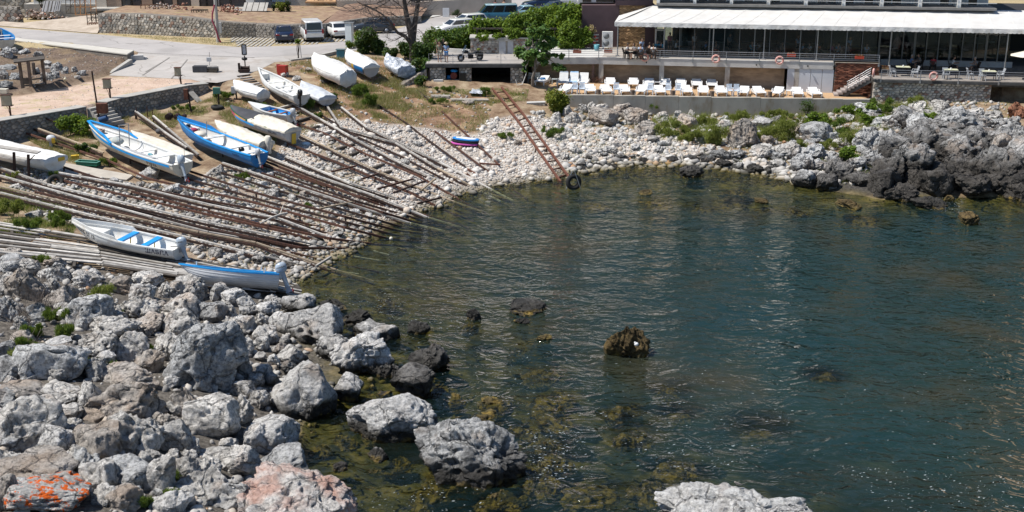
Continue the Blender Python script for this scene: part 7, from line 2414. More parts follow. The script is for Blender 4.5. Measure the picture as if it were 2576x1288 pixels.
# ------------------------------------------------------------------ motorcycle
def motorcycle():
 f,r_=G(1160,155,ZP),G(1207,152.5,ZP)
 d=f-r_; rz=atan2(d.y,d.x); c=(f+r_)/2
 wb=d.length/2
 root=empty('motorcycle',(c.x,c.y,ZP),'black touring motorcycle with windscreen and panniers on the platform','motorcycle',rz=rz)
 ax=Matrix.Rotation(R(90),3,'X')
 for x in (wb,-wb):
  mb=MB(); mb.torus((x,0,.32),.26,.06,ax,24,8); w_=part('wheel',mb,RUBBER,root)
  mb=MB(); mb.lathe([(.04,-.04),(.20,-.02),(.20,.02),(.04,.04)],(x,0,.32),14,axis=ax); part('rim',mb,STEEL,w_)
  mb=MB()
  mb.loft([[V3((x+.36*cos(a),y,.32+.36*sin(a))) for a in [R(q) for q in range(20,161,14)]] for y in (-.08,0,.08)]); part('mudguard',mb,BLACK,root)
 mb=MB()
 for y in (-.09,.09): mb.tube([(wb,y,.32),(wb-.30,y,.98)],.026,8)
 part('fork',mb,STEEL,root)
 mb=MB(); mb.ell((wb-.42,0,.82),(.30,.16,.15),12,8); part('fuel_tank',mb,BLACK,root)
 mb=MB(); mb.loft([[V3((x,y,z+.04*cos(y*9))) for y in (-.15,-.07,0,.07,.15)] for x,z in ((.25,.74),(.0,.68),(-.3,.70),(-.45,.80),(-.75,.82))]); mb.box((-.15,0,.66),(.8,.24,.10)); part('saddle',mb,BLACK,root)
 mb=MB(); mb.box((-.02,0,.40),(.42,.26,.34)); mb.ell((.08,0,.52),(.16,.2,.2),8,6); part('engine',mb,RUBBER,root)
 mb=MB(); mb.tube([(.15,-.18,.30),(-.2,-.20,.24),(-.85,-.2,.30)],.045,8); part('exhaust',mb,STEEL,root)
 for y in (-.27,.27):
  mb=MB(); mb.box((-wb+.05,y,.58),(.52,.16,.34)); part('pannier',mb,BLACK,root)
 mb=MB(); mb.tube([(wb-.48,-.36,1.06),(wb-.34,-.16,1.02),(wb-.34,.16,1.02),(wb-.48,.36,1.06)],.018,6); part('handlebar',mb,STEEL,root)
 mb=MB(); mb.loft([[V3((wb-.24-.22*t,y*(1-.25*t),.98+.42*t)) for y in (-.24,-.1,0,.1,.24)] for t in (0,.5,1)]); part('windscreen',mb,GLASS,root)
 mb=MB(); mb.ell((wb-.16,0,.92),(.09,.10,.10),10,6); part('headlight',mb,STEEL,root)
 mb=MB(); mb.ell((-wb+.1,0,.98),(.20,.16,.10),10,6); part('luggage_roll',mb,LEAFY,root)
 mb=MB(); mb.ell((wb-.40,.40,1.16),(.02,.08,.05),6,4); mb.tube([(wb-.44,.30,1.05),(wb-.40,.40,1.16)],.008,5); part('mirror',mb,STEEL,root)
 mb=MB(); mb.tube([(0,.1,.3),(-.05,.28,.02)],.016,5); part('side_stand',mb,STEEL,root)
motorcycle()
# ------------------------------------------------------------------ sun loungers and terrace furniture
def lounger_proto(back=8):
 root=empty('sun_lounger',(0,0,0))
 L,W=2.0,.80
 mb=MB()
 for sd in (-1,1): mb.beam((sd*W/2,-L/2,.30),(sd*W/2,L/2,.30),.07,.20)
 part('frame',mb,WHITEC,root)
 for k in range(8):
  mb=MB(); mb.box((0,-L/2+.09+k*.128,.345),(W-.04,.112,.03)); part('slat',mb,WHITEC,root)
 y0=-L/2+1.09
 for k in range(6):
  t=(k+.5)*.128
  mb=MB(); a=R(back)
  mb.box((0,y0+t*cos(a),.355+t*sin(a)),(W-.04,.114,.03),rot=Matrix.Rotation(a,3,'X')); part('back_slat',mb,WHITEC,root)
 for sx in (-1,1):
  for y in (-L/2+.2,L/2-.25):
   mb=MB(); mb.box((sx*(W/2-.02),y,.13),(.07,.10,.26)); part('leg',mb,WHITEC,root)
 for sx in (-1,1):
  mb=MB()
  mb.tube([(sx*(W/2+.04),-.05,.33),(sx*(W/2+.05),-.05,.50),(sx*(W/2+.05),.38,.52),(sx*(W/2+.04),.40,.33)],.035,6); part('armrest',mb,WHITEC,root)
 return root
GLo='white sun loungers on the sand terrace'
def sand_at(u,v):
 z=2.6
 for _ in range(8):
  p=G(u,v,z); z=float(zsand(p.x))+.02
 return G(u,v,z)
front=[1423,1485,1525,1572,1616,1660,1729,1771,1816,1874,1912,1959,2008,2052]
ords=['leftmost','second','third','fourth','fifth','sixth','seventh','eighth','ninth','tenth','eleventh','twelfth','thirteenth','rightmost']
near=['below the blue draped loungers','right of two pale chairs','left of the first dark stump','right of the first dark stump','left of the second stump','next to a pale chair and stump','right of the third stump','left of a lone pale chair','left of the fourth stump','right of two pale chairs','standing alone','beside the dark box','right of the white table','nearest the staircase']
lp=lounger_proto(20)
for i,u in enumerate(front):
 p=sand_at(u,236.5+(u-1423)*.013)
 lab='white front row lounger, %s' % (ords[i]+(' from left, ' if 0 < i < 13 else ', ')+near[i])
 o=lp if i == 0 else dup(lp)
 o.location=p+V3((0,.55+random.uniform(-.1,.2),0)); o.rotation_euler=(0,0,R(random.uniform(-24,4)))
 o['label']=lab; o['category']='sun lounger'; o['group']=GLo
back_=[1535,1594,1632,1675,1714,1754,1792]
nb_=['nearest the heap of dry branches','between the first and second column','left of the white plastic table','in front of the second column','right of the second column','second from the third column','nearest the third column']
for i,u in enumerate(back_):
 p=sand_at(u,219+i*.6)
 o=dup(lp,p+V3((0,.4,0)),R(random.uniform(-12,-4)),'white sun lounger in the back row, '+nb_[i],None,GLo)
for i,(u,m,lab) in enumerate(((1417,mat('grey_blue_cover',(.30,.36,.45),(.22,.27,.35),3,.6,bmp=.4,bsc=6),'raised sun lounger under a grey blue cover'),(1443,mat('bright_blue_cover',(.16,.38,.66),(.40,.52,.68),3,.4,bmp=.5,bsc=6),'raised sun lounger draped with a bright blue sheet'),(1468,None,'raised white slatted sun lounger right of the blue draped one'))):
 lr=lounger_proto(62)
 p=sand_at(u,214.5)
 lr.location=p; lr.rotation_euler=(0,0,R(-10)); lr['label']=lab; lr['category']='sun lounger'; lr['group']=GLo
 if m:
  mb=MB(); a=R(62)
  sec=[]
  for t in np.linspace(0,.86,8): sec.append([V3((x,.14+t*cos(a)-.03,.37+t*sin(a)+.012*sin(9*x+7*t))) for x in np.linspace(-.35,.35,8)])
  sec0=[[V3((x,y,.385+.012*sin(8*x+5*y))) for x in np.linspace(-.35,.35,8)] for y in np.linspace(-.8,.10,7)]
  mb.loft(sec0+sec); part('cover',mb,m,lr)
def chair_proto(m,name='plastic_chair'):
 root=empty(name,(0,0,0))
 mb=MB(); mb.box((0,0,.42),(.46,.44,.04)); part('seat',mb,m,root)
 mb=MB()
 for x in np.linspace(-.17,.17,5): mb.beam((x,.20,.44),(x*1.1,.32,.86),.055,.02,up_=(0,1,0))
 mb.beam((-.23,.33,.88),(.23,.33,.88),.03,.07); part('backrest',mb,m,root)
 for sx in (-1,1):
  for y in (-.18,.18):
   mb=MB(); mb.beam((sx*.20,y,.42),(sx*.23,y*1.15,0),.045,.045); part('leg',mb,m,root)
 for sx in (-1,1):
  mb=MB(); mb.tube([(sx*.23,.28,.64),(sx*.25,-.12,.65),(sx*.23,-.18,.42)],.02,5); part('armrest',mb,m,root)
 return root
cp=chair_proto(PLASTB)
for i,(u,n_) in enumerate(((1446,'the second front lounger on its left side'),(1464.5,'the second front lounger, just beside it'),(1551,'the gap after the third front lounger'),(1636,'the gap after the fifth front lounger'),(1681,'the third stump on its left side'),(1705.5,'the third stump on its right side'),(1835.5,'the tenth front lounger, outer one'),(1853,'the tenth front lounger, inner one'))):
 p=sand_at(u,236+(u-1423)*.013)
 o=cp if i == 0 else dup(cp)
 o.location=p+V3((0,.2,0)); o.rotation_euler=(0,0,R(random.uniform(-10,0)))
 o['label']='pale bluish plastic chair by '+n_; o['category']='chair'; o['group']='pale plastic chairs among the loungers'
for u,lab in ((1505.5,'dark stump table right of the third front lounger'),(1590.5,'grey stump table between two front loungers'),(1692,'brown stump table between two pale chairs'),(1790.5,'tall brown stump table right of the ninth lounger'),(1936,'dark square stump left of the twelfth lounger')):
 p=sand_at(u,238+(u-1423)*.013); mb=MB(); mb.lathe([(.21,0),(.19,.25),(.20,.46)],(0,0,0),12,smooth=False)
 o=thing('stump_table',mb,mat('stump_wood',(.20,.145,.11),(.12,.085,.065),5,.9,bmp=.6),lab,'stump','stump tables on the sand'); o.location=p
def table(name,p,w_,d_,h_,m,lab,lm=None,grp=None):
 root=empty(name,tuple(p),lab,'table',grp,ANG)
 mb=MB(); mb.box((0,0,h_-.02),(w_,d_,.04)); part('table_top',mb,m,root)
 for sx in (-1,1):
  for sy in (-1,1):
   mb=MB(); mb.box((sx*(w_/2-.05),sy*(d_/2-.05),h_/2-.02),(.05,.05,h_-.04)); part('leg',mb,lm or m,root)
 return root
table('side_table',sand_at(1653,219)+V3((0,.1,0)),.55,.5,.45,WHITEC,'white plastic table in the back row of loungers')
table('side_table',sand_at(1986,241)+V3((0,.1,0)),.55,.5,.45,WHITEC,'white plastic table between front loungers near the staircase')
g_=mat('grey_plastic',(.42,.45,.45),(.36,.39,.39),3,.5)
for u,lab in ((1334,'grey plastic chair left of the fig trunk'),(1350,'grey plastic chair right of the fig trunk')):
 c=chair_proto(g_); c.location=G(u,208,2.78); c.rotation_euler=(0,0,R(190)); c['label']=lab; c['category']='chair'; c['group']='grey plastic chairs by the fig tree'
t_=table('side_table',sand_at(1395,213),.5,.5,.5,g_,'small grey plastic table with clutter by the sapling')
lr=dup(lp,sand_at(1365,211),R(-20),'white lounger heaped with a blue hose beside the fig trunk',None,GLo)
mb=MB(); mb.torus((0,-.1,.46),.22,.03,None,20,6); mb.torus((.03,-.08,.52),.2,.03,None,20,6); h_=thing('garden_hose',mb,BLUE,'coiled blue hose lying on the lounger by the fig trunk','hose'); h_.location=lr.location
mb=MB()
rs=random.Random(2)
p0=sand_at(1507,209)
for _ in range(70):
 a=p0+V3((rs.uniform(-.5,.5),rs.uniform(-.3,.3),rs.uniform(.05,.5))); b=a+V3((rs.uniform(-.5,.5),rs.uniform(-.3,.3),rs.uniform(-.15,.35))); mb.tube([a,b],.012,4,cap=False)
o=thing('branch_heap',mb,mat('rusty_branches',(.17,.08,.045),(.11,.05,.03)),'heap of dry reddish branches by the first column','branches',base=p0); o['kind']='stuff'
def life_ring(p,rz,lab):
 mb=MB(); mb.torus((0,0,0),.29,.085,Matrix.Rotation(R(90),3,'X'),28,10)
 root=thing('life_ring',mb,mat('faded_pink_ring',(.62,.27,.235),(.56,.34,.30),5,.6),lab,'life ring','life rings on the railings'); root.location=p; root.rotation_euler=(0,0,rz)
 mb=MB()
 for a in (.78,2.36,3.93,5.5):
  d_=V3((cos(a)*.29,0,sin(a)*.29)); mb.torus(d_,.09,.012,Matrix.Rotation(-a,3,'Y'),12,5)
 part('band',mb,WHITEC,root)
for u,v,lab in ((1622,139.5,'leftmost pink life ring on the upper terrace railing'),(1801,143,'middle pink life ring on the upper terrace railing'),(1961,147.5,'red pink life ring above the white door panels')):
 s=S_of(u,-.2,ZD+.1); life_ring(FR(s,-.20,ZD+.12),ANG,lab)
life_ring(LA+V3((-.15,-.1,.55)),R(70),'life ring seen edge on at the top of the deck stairs')
q_=GY(2352,179,99.0); life_ring(V3((q_.x,99.1-(q_.x-29.9)*.146+.75,ZL+.38)),R(-8),'pale pink life ring on the lower deck railing')
for u in (1447,1626,1903,2032):
 s=S_of(u,-.1,4.7); mb=MB(); c=FR(s,-.10,4.62); mb.tube([c+V3((0,.12,.05)),c],.02,5); mb.lathe([(.05,0),(.07,.12)],c-V3((0,.06,.06)),8)
 thing('spotlight',mb,BLACK,'small black spotlight on the terrace fascia, %s' % {1447: 'left of the kink',1626: 'under the leftmost life ring',1903: 'between the third and fourth column',2032: 'above the door panels'}[u],'spotlight','spotlights on the terrace fascia',base=c)
SH={'white': cloth_m('white_shirt',(.62,.62,.62)),'blue': cloth_m('blue_shirt',(.14,.26,.52)),'light': cloth_m('light_blue_shirt',(.36,.46,.62)),'black': cloth_m('black_shirt',(.02,.02,.022)),'teal': cloth_m('teal_shirt',(.04,.28,.40)),'pink': cloth_m('pink_shirt',(.50,.16,.26)),'red': cloth_m('red_shirt',(.42,.04,.05)),'orange': cloth_m('orange_shirt',(.60,.15,.05)),'grey': cloth_m('grey_shirt',(.2,.2,.21))}
TR=cloth_m('dark_trousers',(.03,.03,.035))
dwc=chair_proto(mat('dark_rattan',(.05,.035,.028),(.03,.022,.018),5,.7),'dining_chair')
GD='diners under the awning'
first=[True]
def diner(u,v,col,female,rz,lab,z=ZD,stand=False,hair=HAIR):
 zz=z+.03
 p=G(u,v,zz+(1.66 if stand else 1.16)); p.z=zz
 o_=(p-K0).dot(BK)
 if z == ZD and u > 1670 and o_ < 2.4: p=p+BK*(2.4-o_+(1.6 if stand else 0))
 person(p,rz,'stand' if stand else 'sit',female,SH[col],TR,hair,lab,GD)
 if not stand:
  c=dwc if first[0] else dup(dwc)
  first[0]=False
  c.location=p+V3((0,0,.0))+Matrix.Rotation(rz,3,'Z') @ V3((0,.04,0)); c.rotation_euler=(0,0,rz)
  c['label']=' '.join(('dark chair under the '+lab).split()[:16]); c['category']='chair'; c['group']='dark dining chairs'
D_LIST=[(1577,113,'white',True,R(70),'diner in white at the left end of the terrace edge'),(1597,113,'grey',True,R(-60),'diner in grey facing the one in white'),(1612,115,'light',False,R(170),'diner in pale blue with back to the railing'),
 (1634,112,'black',False,R(160),'diner in black right of the pale blue shirt'),(1644,115,'white',False,R(170),'diner in white in front of the plum pillar'),(1653,106,'teal',True,R(20),'diner in teal farther back by the fridge'),(1663,107,'teal',False,R(150),'diner in teal beside the second post'),
 (1698,114,'white',True,R(80),'diner in white right of the second post'),(1773,118,'blue',False,R(100),'diner in blue left of the third post'),(1800,116,'grey',False,R(20),'diner in grey right of the third post'),(1892,112,'teal',False,R(20),'diner in teal left of the fourth post'),
 (1908,116,'white',False,R(160),'diner in white close to the fourth post'),(1970,118,'grey',False,R(30),'diner in grey beyond the red pink life ring'),(2026,124,'light',True,R(80),'diner in pale blue left of the fifth post'),(2046,123,'white',False,R(-70),'diner in white close to the fifth post'),(2065,124,'orange',False,R(150),'diner in orange right of the fifth post'),
 (2103,126,'pink',True,R(80),'diner in pink at the right end of the terrace'),(2115,122,'teal',False,R(20),'diner in teal behind the one in pink'),(2138,117,'grey',False,R(20),'diner in dark grey near the glass corner'),(2180,114,'light',False,R(10),'diner in pale blue at the table by the glass corner')]
for d_ in D_LIST: diner(*d_)
for u,v,col,fm,lab in ((1615,98,'light',True,'woman in pale blue standing before the tan stone panel'),(1682,96,'pink',False,'person in pink standing right of the second post'),(1746,99,'white',False,'waiter in white standing in the dim dining room'),(1838,100,'grey',True,'person standing deep in the dining room right of the third post'),(2013,99,'light',False,'person in pale blue standing left of the fifth post'),(2139,95,'light',True,'waiter standing near the glass corner')):
 diner(u,v,col,fm,R(30),lab,stand=True)
for u,v,col,fm,rz,lab,hr in ((2292,142,'blue',False,R(80),'grey haired diner in blue on the lower deck',HAIRG),(2314,140,'grey',True,R(-80),'diner in dark clothes facing the blue shirt on the lower deck',HAIR),(2349,145,'red',True,R(150),'diner in red on the lower deck behind the life ring',HAIR),(2398,146,'white',True,R(80),'diner in white on the lower deck by the glazing',HAIR),(2456,148,'grey',False,R(-80),'diner in grey at the right of the lower deck',HAIRG)):
 diner(u,v,col,fm,rz,lab,z=ZL,hair=hr)
def dtable(u,v,z,lab,m=None):
 p=G(u,v,z+.75); p.z=z+.02
 o_=(p-K0).dot(BK)
 if z == ZD and u > 1670 and o_ < 2.5: p=p+BK*(2.5-o_)
 return table('dining_table',p,1.1,.8,.75,m or mat('pale_table_top',(.42,.38,.30),(.36,.32,.25),3,.6),lab,BLACK,'dining tables')
for u,v,lab in ((1588,126,'dining table at the left end of the terrace edge'),(1655,122,'dining table between the first and second post'),(1722,126,'dining table right of the second post'),(1785,128,'dining table just left of the third post'),(1850,126,'dining table between the third and fourth post'),(1930,129,'dining table right of the fourth post'),(2036,134,'dining table before the fifth post'),(2090,135,'dining table near the right end of the upper terrace'),(2160,128,'dining table by the glass corner')):
 dtable(u,v,ZD,lab,mat('dark_table',(.07,.05,.04),(.05,.035,.03)))
lime=mat('lime_cloth',(.52,.52,.38),(.46,.46,.32),3,.8)
for u,v,lab in ((2272,168,'pale table on the lower deck left of the life ring'),(2392,175,'pale table on the lower deck right of the life ring'),(2488,179,'pale table at the right of the lower deck')):
 dtable(u,v,ZL,lab,lime)
 p=G(u,v,ZL+.75)
 mb=MB(); mb.lathe([(.05,0),(.06,.10),(.03,.14)],(0,0,0),8); o=thing('table_jug',mb,WHITEC,'small white jug on the '+lab,'jug','jugs on the deck tables'); o.location=(p.x,p.y,ZL+.772)
wp=chair_proto(mat('pale_metal_chair',(.45,.47,.50),(.38,.40,.43),4,.4),'deck_chair')
for i,(u,v,rz,lab) in enumerate(((2245,186,90,'light metal chair at the left pale table'),(2300,188,-90,'light metal chair right of the left pale table'),(2378,193,0,'light metal chair in front of the middle pale table'),(2440,193,90,'light metal chair left of the right pale table'),(2470,196,0,'light metal chair in front of the right pale table'),(2515,194,-90,'light metal chair right of the right pale table'))):
 o=wp if i == 0 else dup(wp)
 p=G(u,v+6,ZL+.02); o.location=p; o.rotation_euler=(0,0,R(rz)); o['label']=lab; o['category']='chair'; o['group']='metal chairs on the lower deck'
for u,v,z,o_,m,lab in ((1452,130,0,0,'terracotta_box','long terracotta flower box left on the terrace railing'),(1530,129,0,0,'terracotta_box','terracotta flower box on the railing before the air conditioner'),(1991,139,0,0,'red_box','red flower box on the railing by the red pink life ring'),(2162,145,0,0,'red_box','red flower box at the right end of the upper railing'),(2229,173,1,0,'tan_box','tan wooden flower box on the lower deck railing')):
 zz=(ZD+.5) if not z else (ZL+.55)
 p=G(u,v,zz)
 root=empty('flower_box',tuple(p),lab,'flower box','flower boxes on the railings',ANG)
 mb=MB(); mb.box((0,0,0),(.72,.22,.22)); part('box',mb,mat(m,{'t': (.33,.12,.08),'r': (.45,.06,.03),'t2': 0}.get(m[0],(.3,.2,.1)) if m != 'tan_box' else (.33,.20,.10),None,4),root)
 mb=MB()
 for k in range(26): mb.ell((random.uniform(-.33,.33),random.uniform(-.1,.1),random.uniform(.1,.24)),(.05,.05,.04),5,3)
 part('plants',mb,mat('box_plants',(.07,.12,.03),(.28,.05,.04),9,.8),root,kind='stuff')
def ac():
 c=GY(1527.5,121,111.3); root=empty('air_conditioner',(c.x,111.3,ZD),'tall white air conditioning unit with two fans on the plum wall','air conditioner')
 mb=MB(); mb.box((0,0,.82),(.95,.40,1.4)); part('casing',mb,WHITEC,root)
 for z in (.48,1.14):
  mb=MB(); mb.lathe([(.27,0),(.27,.03),(.05,.05)],(-.12,-.205,z),18,axis=Matrix.Rotation(R(90),3,'X')); part('fan_grille',mb,mat('grey_grille',(.22,.23,.24),(.17,.18,.19)),root)
 for x in (-.38,.38):
  mb=MB(); mb.box((x,0,.06),(.08,.38,.12)); part('foot',mb,STEEL,root)
 c=GY(1498,121,111.0); root=empty('plant_shelf',(c.x,111.0,ZD),'narrow shelf with red pots left of the air conditioner','shelf')
 for k in range(5):
  mb=MB(); mb.box((.0,0,.15+k*.28),(.55,.3,.03)); part('shelf_board',mb,WHITE,root)
 for x in (-.26,.26):
  mb=MB(); mb.box((x,0,.66),(.03,.3,1.32)); part('side_panel',mb,WOODD,root)
 for k,x in ((1,-.1),(2,.1),(3,-.05)):
  mb=MB(); mb.lathe([(.08,0),(.11,.18)],(x,-.05,.17+k*.28),10); part('pot',mb,REDP,root)
 c=G(1501,127,ZD); mb=MB(); mb.lathe([(.20,0),(.26,.50),(.24,.5),(.2,.3)],(0,0,0),14); o=thing('bucket',mb,TEAL,'large blue bucket beside the plant shelf','bucket'); o.location=c+V3((0,0,.03))
 c=GY(1660,96,110.5); root=empty('fridge',(c.x,110.5,ZD+.02),'white fridge in the dim dining room behind the second post','fridge')
 mb=MB(); mb.box((0,0,.9),(.8,.6,1.8)); part('cabinet',mb,WHITEC,root); mb=MB(); mb.box((0,-.31,.95),(.7,.02,1.5)); part('door',mb,DGLASS,root)
ac()
def parasol(u,v,yd,lab,r_=1.5):
 p=GY(u,v,yd); zt=p.z
 root=empty('parasol',(p.x,yd,ZL),lab,'parasol')
 mb=MB(); mb.tube([(0,0,0),(0,0,zt-ZL)],.03,8); part('pole',mb,STEEL,root)
 mb=MB(); n=8
 rim=[V3((r_*cos(2*pi*k/n),r_*sin(2*pi*k/n),zt-ZL-.45)) for k in range(n)]
 mb.add(rim+[V3((0,0,zt-ZL+.02))],[(k,(k+1) % n,n) for k in range(n)]); part('canopy',mb,TARPC,root)
 mb=MB(); mb.lathe([(.25,0),(.25,.08)],(0,0,.0),12); part('base',mb,CONCD,root)
parasol(2590,126,99.5,'pale parasol at the right edge of the lower deck')
parasol(2462,92,108.5,'cream parasol standing behind the glazing of the lower deck')
# ------------------------------------------------------------------ posts,boxes and poles
def box_post(u,vb,ub,vc,bw,bh,m,pm,lab,zf=None,th=.35,ground=None,slant=None,cap=True):
 g=(up(u,vb) if ground is None else TH(u,vb,0))
 top=GY(ub,vc,g.y)
 root=empty('control_box',tuple(g),lab,'control box','control boxes on posts')
 mb=MB(); mb.tube([g-V3((0,0,.1)),V3((top.x+.12,g.y+.1,top.z+bh*.4))],.065,7); part('post',mb,pm,root,1)
 mb=MB(); mb.box(tuple(top),(bw,th,bh)); b=part('box',mb,m,root,1)
 if cap:
  mb=MB(); mb.box((top.x,top.y,top.z+bh/2+.02),(bw+.1,th+.1,.035)); part('lid',mb,pm,b,True)
  mb=MB(); mb.box((top.x+.04,top.y,top.z-bh/2-.02),(bw+.12,th+.08,.035)); part('bottom_tray',mb,pm,b,True)
 mb=MB(); mb.tube([top-V3((bw*.3,-.1,bh/2)),g+V3((-.12,-.06,.6)),g+V3((-.03,-.05,.1))],.018,5); part('cable',mb,BLACK,root,1)
olive=mat('olive_box',(.34,.32,.24),(.28,.26,.19),4,.6,dirt=(.25,.16,.09))
box_post(27,291,16,252,.62,.72,olive,RUST,'olive control box on a rusty post at the left edge of the path')
box_post(278,250,269,210,.52,.66,olive,RUST,'olive control box on a post above the stone steps')
box_post(456,213,447,180,.44,.62,olive,RUST,'olive control box on a post by the plaza corner')
box_post(551,266,545,228,.52,.46,mat('green_box',(.06,.20,.16),(.05,.15,.12),3,.5),RUSTD,'green control box on a thin post by the mossy tyre',ground=1,cap=False)
box_post(482,286,468,237,.28,.78,RUSTR,RUSTD,'rust red box on a brown post below the quay wall',ground=1,cap=False)
box_post(596,250,588,226,.36,.5,GREYP,RUSTD,'small grey box on a post beside the wrapped boat',ground=1,cap=False)
def tall_pole():
 y_=TH(251,304,0).y-1.7; g=GY(251,304,y_); g.z=terr(g.x,y_); t=GY(231,179,y_+.2)
 root=empty('rusty_pole',tuple(g),'tall rusty pole with a rust red box leaning above the stone steps','pole')
 mb=MB(); mb.tube([g,t],.06,8); part('pole',mb,RUSTD,root,1)
 c=GY(257,272,g.y-.1); mb=MB(); mb.box(tuple(c),(.72,.5,.72)); part('box',mb,RUSTR,root,1)
 c=GY(260,299,g.y-.2); mb=MB(); mb.lathe([(.22,-.3),(.24,0),(.22,.3)],c,12,axis=Matrix.Rotation(R(70),3,'Y')); o=thing('blue_drum',mb,mat('faded_blue',(.03,.09,.22),(.02,.06,.16)),'dark blue drum at the foot of the tall rusty pole','drum',base=tuple(c))
tall_pole()
c=up(6,240); mb=MB(); mb.box((c.x,c.y,c.z+.35),(.9,.5,.32)); mb.box((c.x,c.y,c.z+.15),(.5,.3,.3)); thing('white_box',mb,CREAM,'cream box behind the control box at the left edge','box',base=tuple(c))
def utility_pole():
 g=up(549,106.5)
 root=empty('utility_pole',tuple(g),'grey concrete utility pole with a magenta conduit','utility pole')
 top=GY(537,-60,g.y)
 mb=MB(); mb.tube([g,top],[.19,.13],10); part('pole',mb,CONC,root,1)
 pts=[g+V3((.30,-.12,0)),GY(549,95,g.y-.3),GY(542,70,g.y-.35),GY(534,52,g.y-.32),GY(534,35,g.y-.3),GY(538,20,g.y-.28),GY(539,12,g.y-.25)]
 mb=MB(); mb.tube(pts,.075,8); part('conduit',mb,mat('magenta_conduit',(.33,.045,.085),(.26,.035,.07)),root,1)
 c=GY(553,69,g.y+1.2); mb=MB(); mb.box(tuple(c),(.32,.25,1.0)); thing('meter_cabinet',mb,mat('pale_meter_box',(.50,.50,.50),(.44,.44,.44)),'narrow pale meter cabinet on the terrace wall beside the pole','cabinet',base=(c.x,c.y,c.z-.5))
utility_pole()
def pillar():
 g=up(881,118); t=GY(877,58,g.y)
 root=empty('info_pillar',tuple(g),'tall white information pillar between the white car and the shrubs','pillar')
 mb=MB(); mb.box((g.x-.05,g.y,(g.z+t.z)/2),(.62,.5,t.z-g.z),R(-12)); part('body',mb,mat('white_panel',(.70,.74,.76),(.62,.66,.68)),root,1)
 mb=MB(); mb.box((g.x-.02,g.y,t.z+.04),(.8,.62,.08),R(-12)); part('cap',mb,STEEL,root,1)
 mb=MB(); mb.box((g.x+.27,g.y-.02,(g.z+t.z)/2),(.05,.52,t.z-g.z+.01),R(-12)); part('edge_strip',mb,STEEL,root,1)
 c=up(892,121); mb=MB(); mb.box((c.x,c.y,c.z+.3),(.3,.3,.6)); thing('bollard',mb,CONC,'short concrete bollard right of the white pillar','bollard',base=tuple(c))
 c=up(858,145); root=empty('teal_cabinet',tuple(c),'worn teal cabinet with a flat lid above the biggest boat','cabinet')
 mb=MB(); mb.box((c.x,c.y,c.z+.35),(.70,.55,.7)); part('body',mb,TEAL,root,1); mb=MB(); mb.box((c.x,c.y,c.z+.73),(.85,.68,.06)); part('lid',mb,mat('dark_lid',(.10,.15,.16)),root,1)
 c=TH(712,190,0); root=empty('red_box',tuple(c),'bright red metal box with a red drum behind the open white boat','box')
 mb=MB(); mb.box((c.x,c.y,c.z+.38),(.75,.6,.95),R(-15)); part('box',mb,REDP,root,1)
 c=TH(701,180,0); mb=MB(); mb.lathe([(.17,0),(.17,.62)],(0,0,0),14); o=thing('red_drum',mb,mat('dark_red_paint',(.25,.02,.025)),'dark red drum left of the red metal box','drum'); o.location=c
 g=up(759,151); mb=MB(); mb.tube([g,GY(754,108,g.y)],.03,6); root=thing('sapling_stake',mb,STEEL,'thin stake of the young potted tree before the white van','stake',base=tuple(g))
 for (a,b) in (((731,156),(776,150.5)),((776,150.5),(850,133))):
  p,q_=up(*a),up(*b); mb=MB(); mb.beam(p+V3((0,0,.05)),q_+V3((0,0,.05)),.3,.35); thing('kerb_wall',mb,CONC,'low concrete kerb along the plaza %s' % ('behind the wrapped boat bows' if a[0] > 740 else 'left end by the red box'),'kerb',base=tuple(p))
 p=up(640,156); p2=up(731,156.5)
 mb=MB(); mb.box((p2.x-.1,p2.y-.1,p2.z-.05),(.35,1.6,.5));
 c=up(1120,42.5); root=empty('pavement_sign',tuple(c),'grey folding pavement sign on the street corner','sign')
 for s in (-1,1):
  mb=MB(); a=R(12)*s; mb.box((c.x+.1,c.y+s*.18,c.z+.5),(.75,.05,1.0),rot=Matrix.Rotation(a,3,'X')); part('board',mb,GREYP,root,1)
pillar()
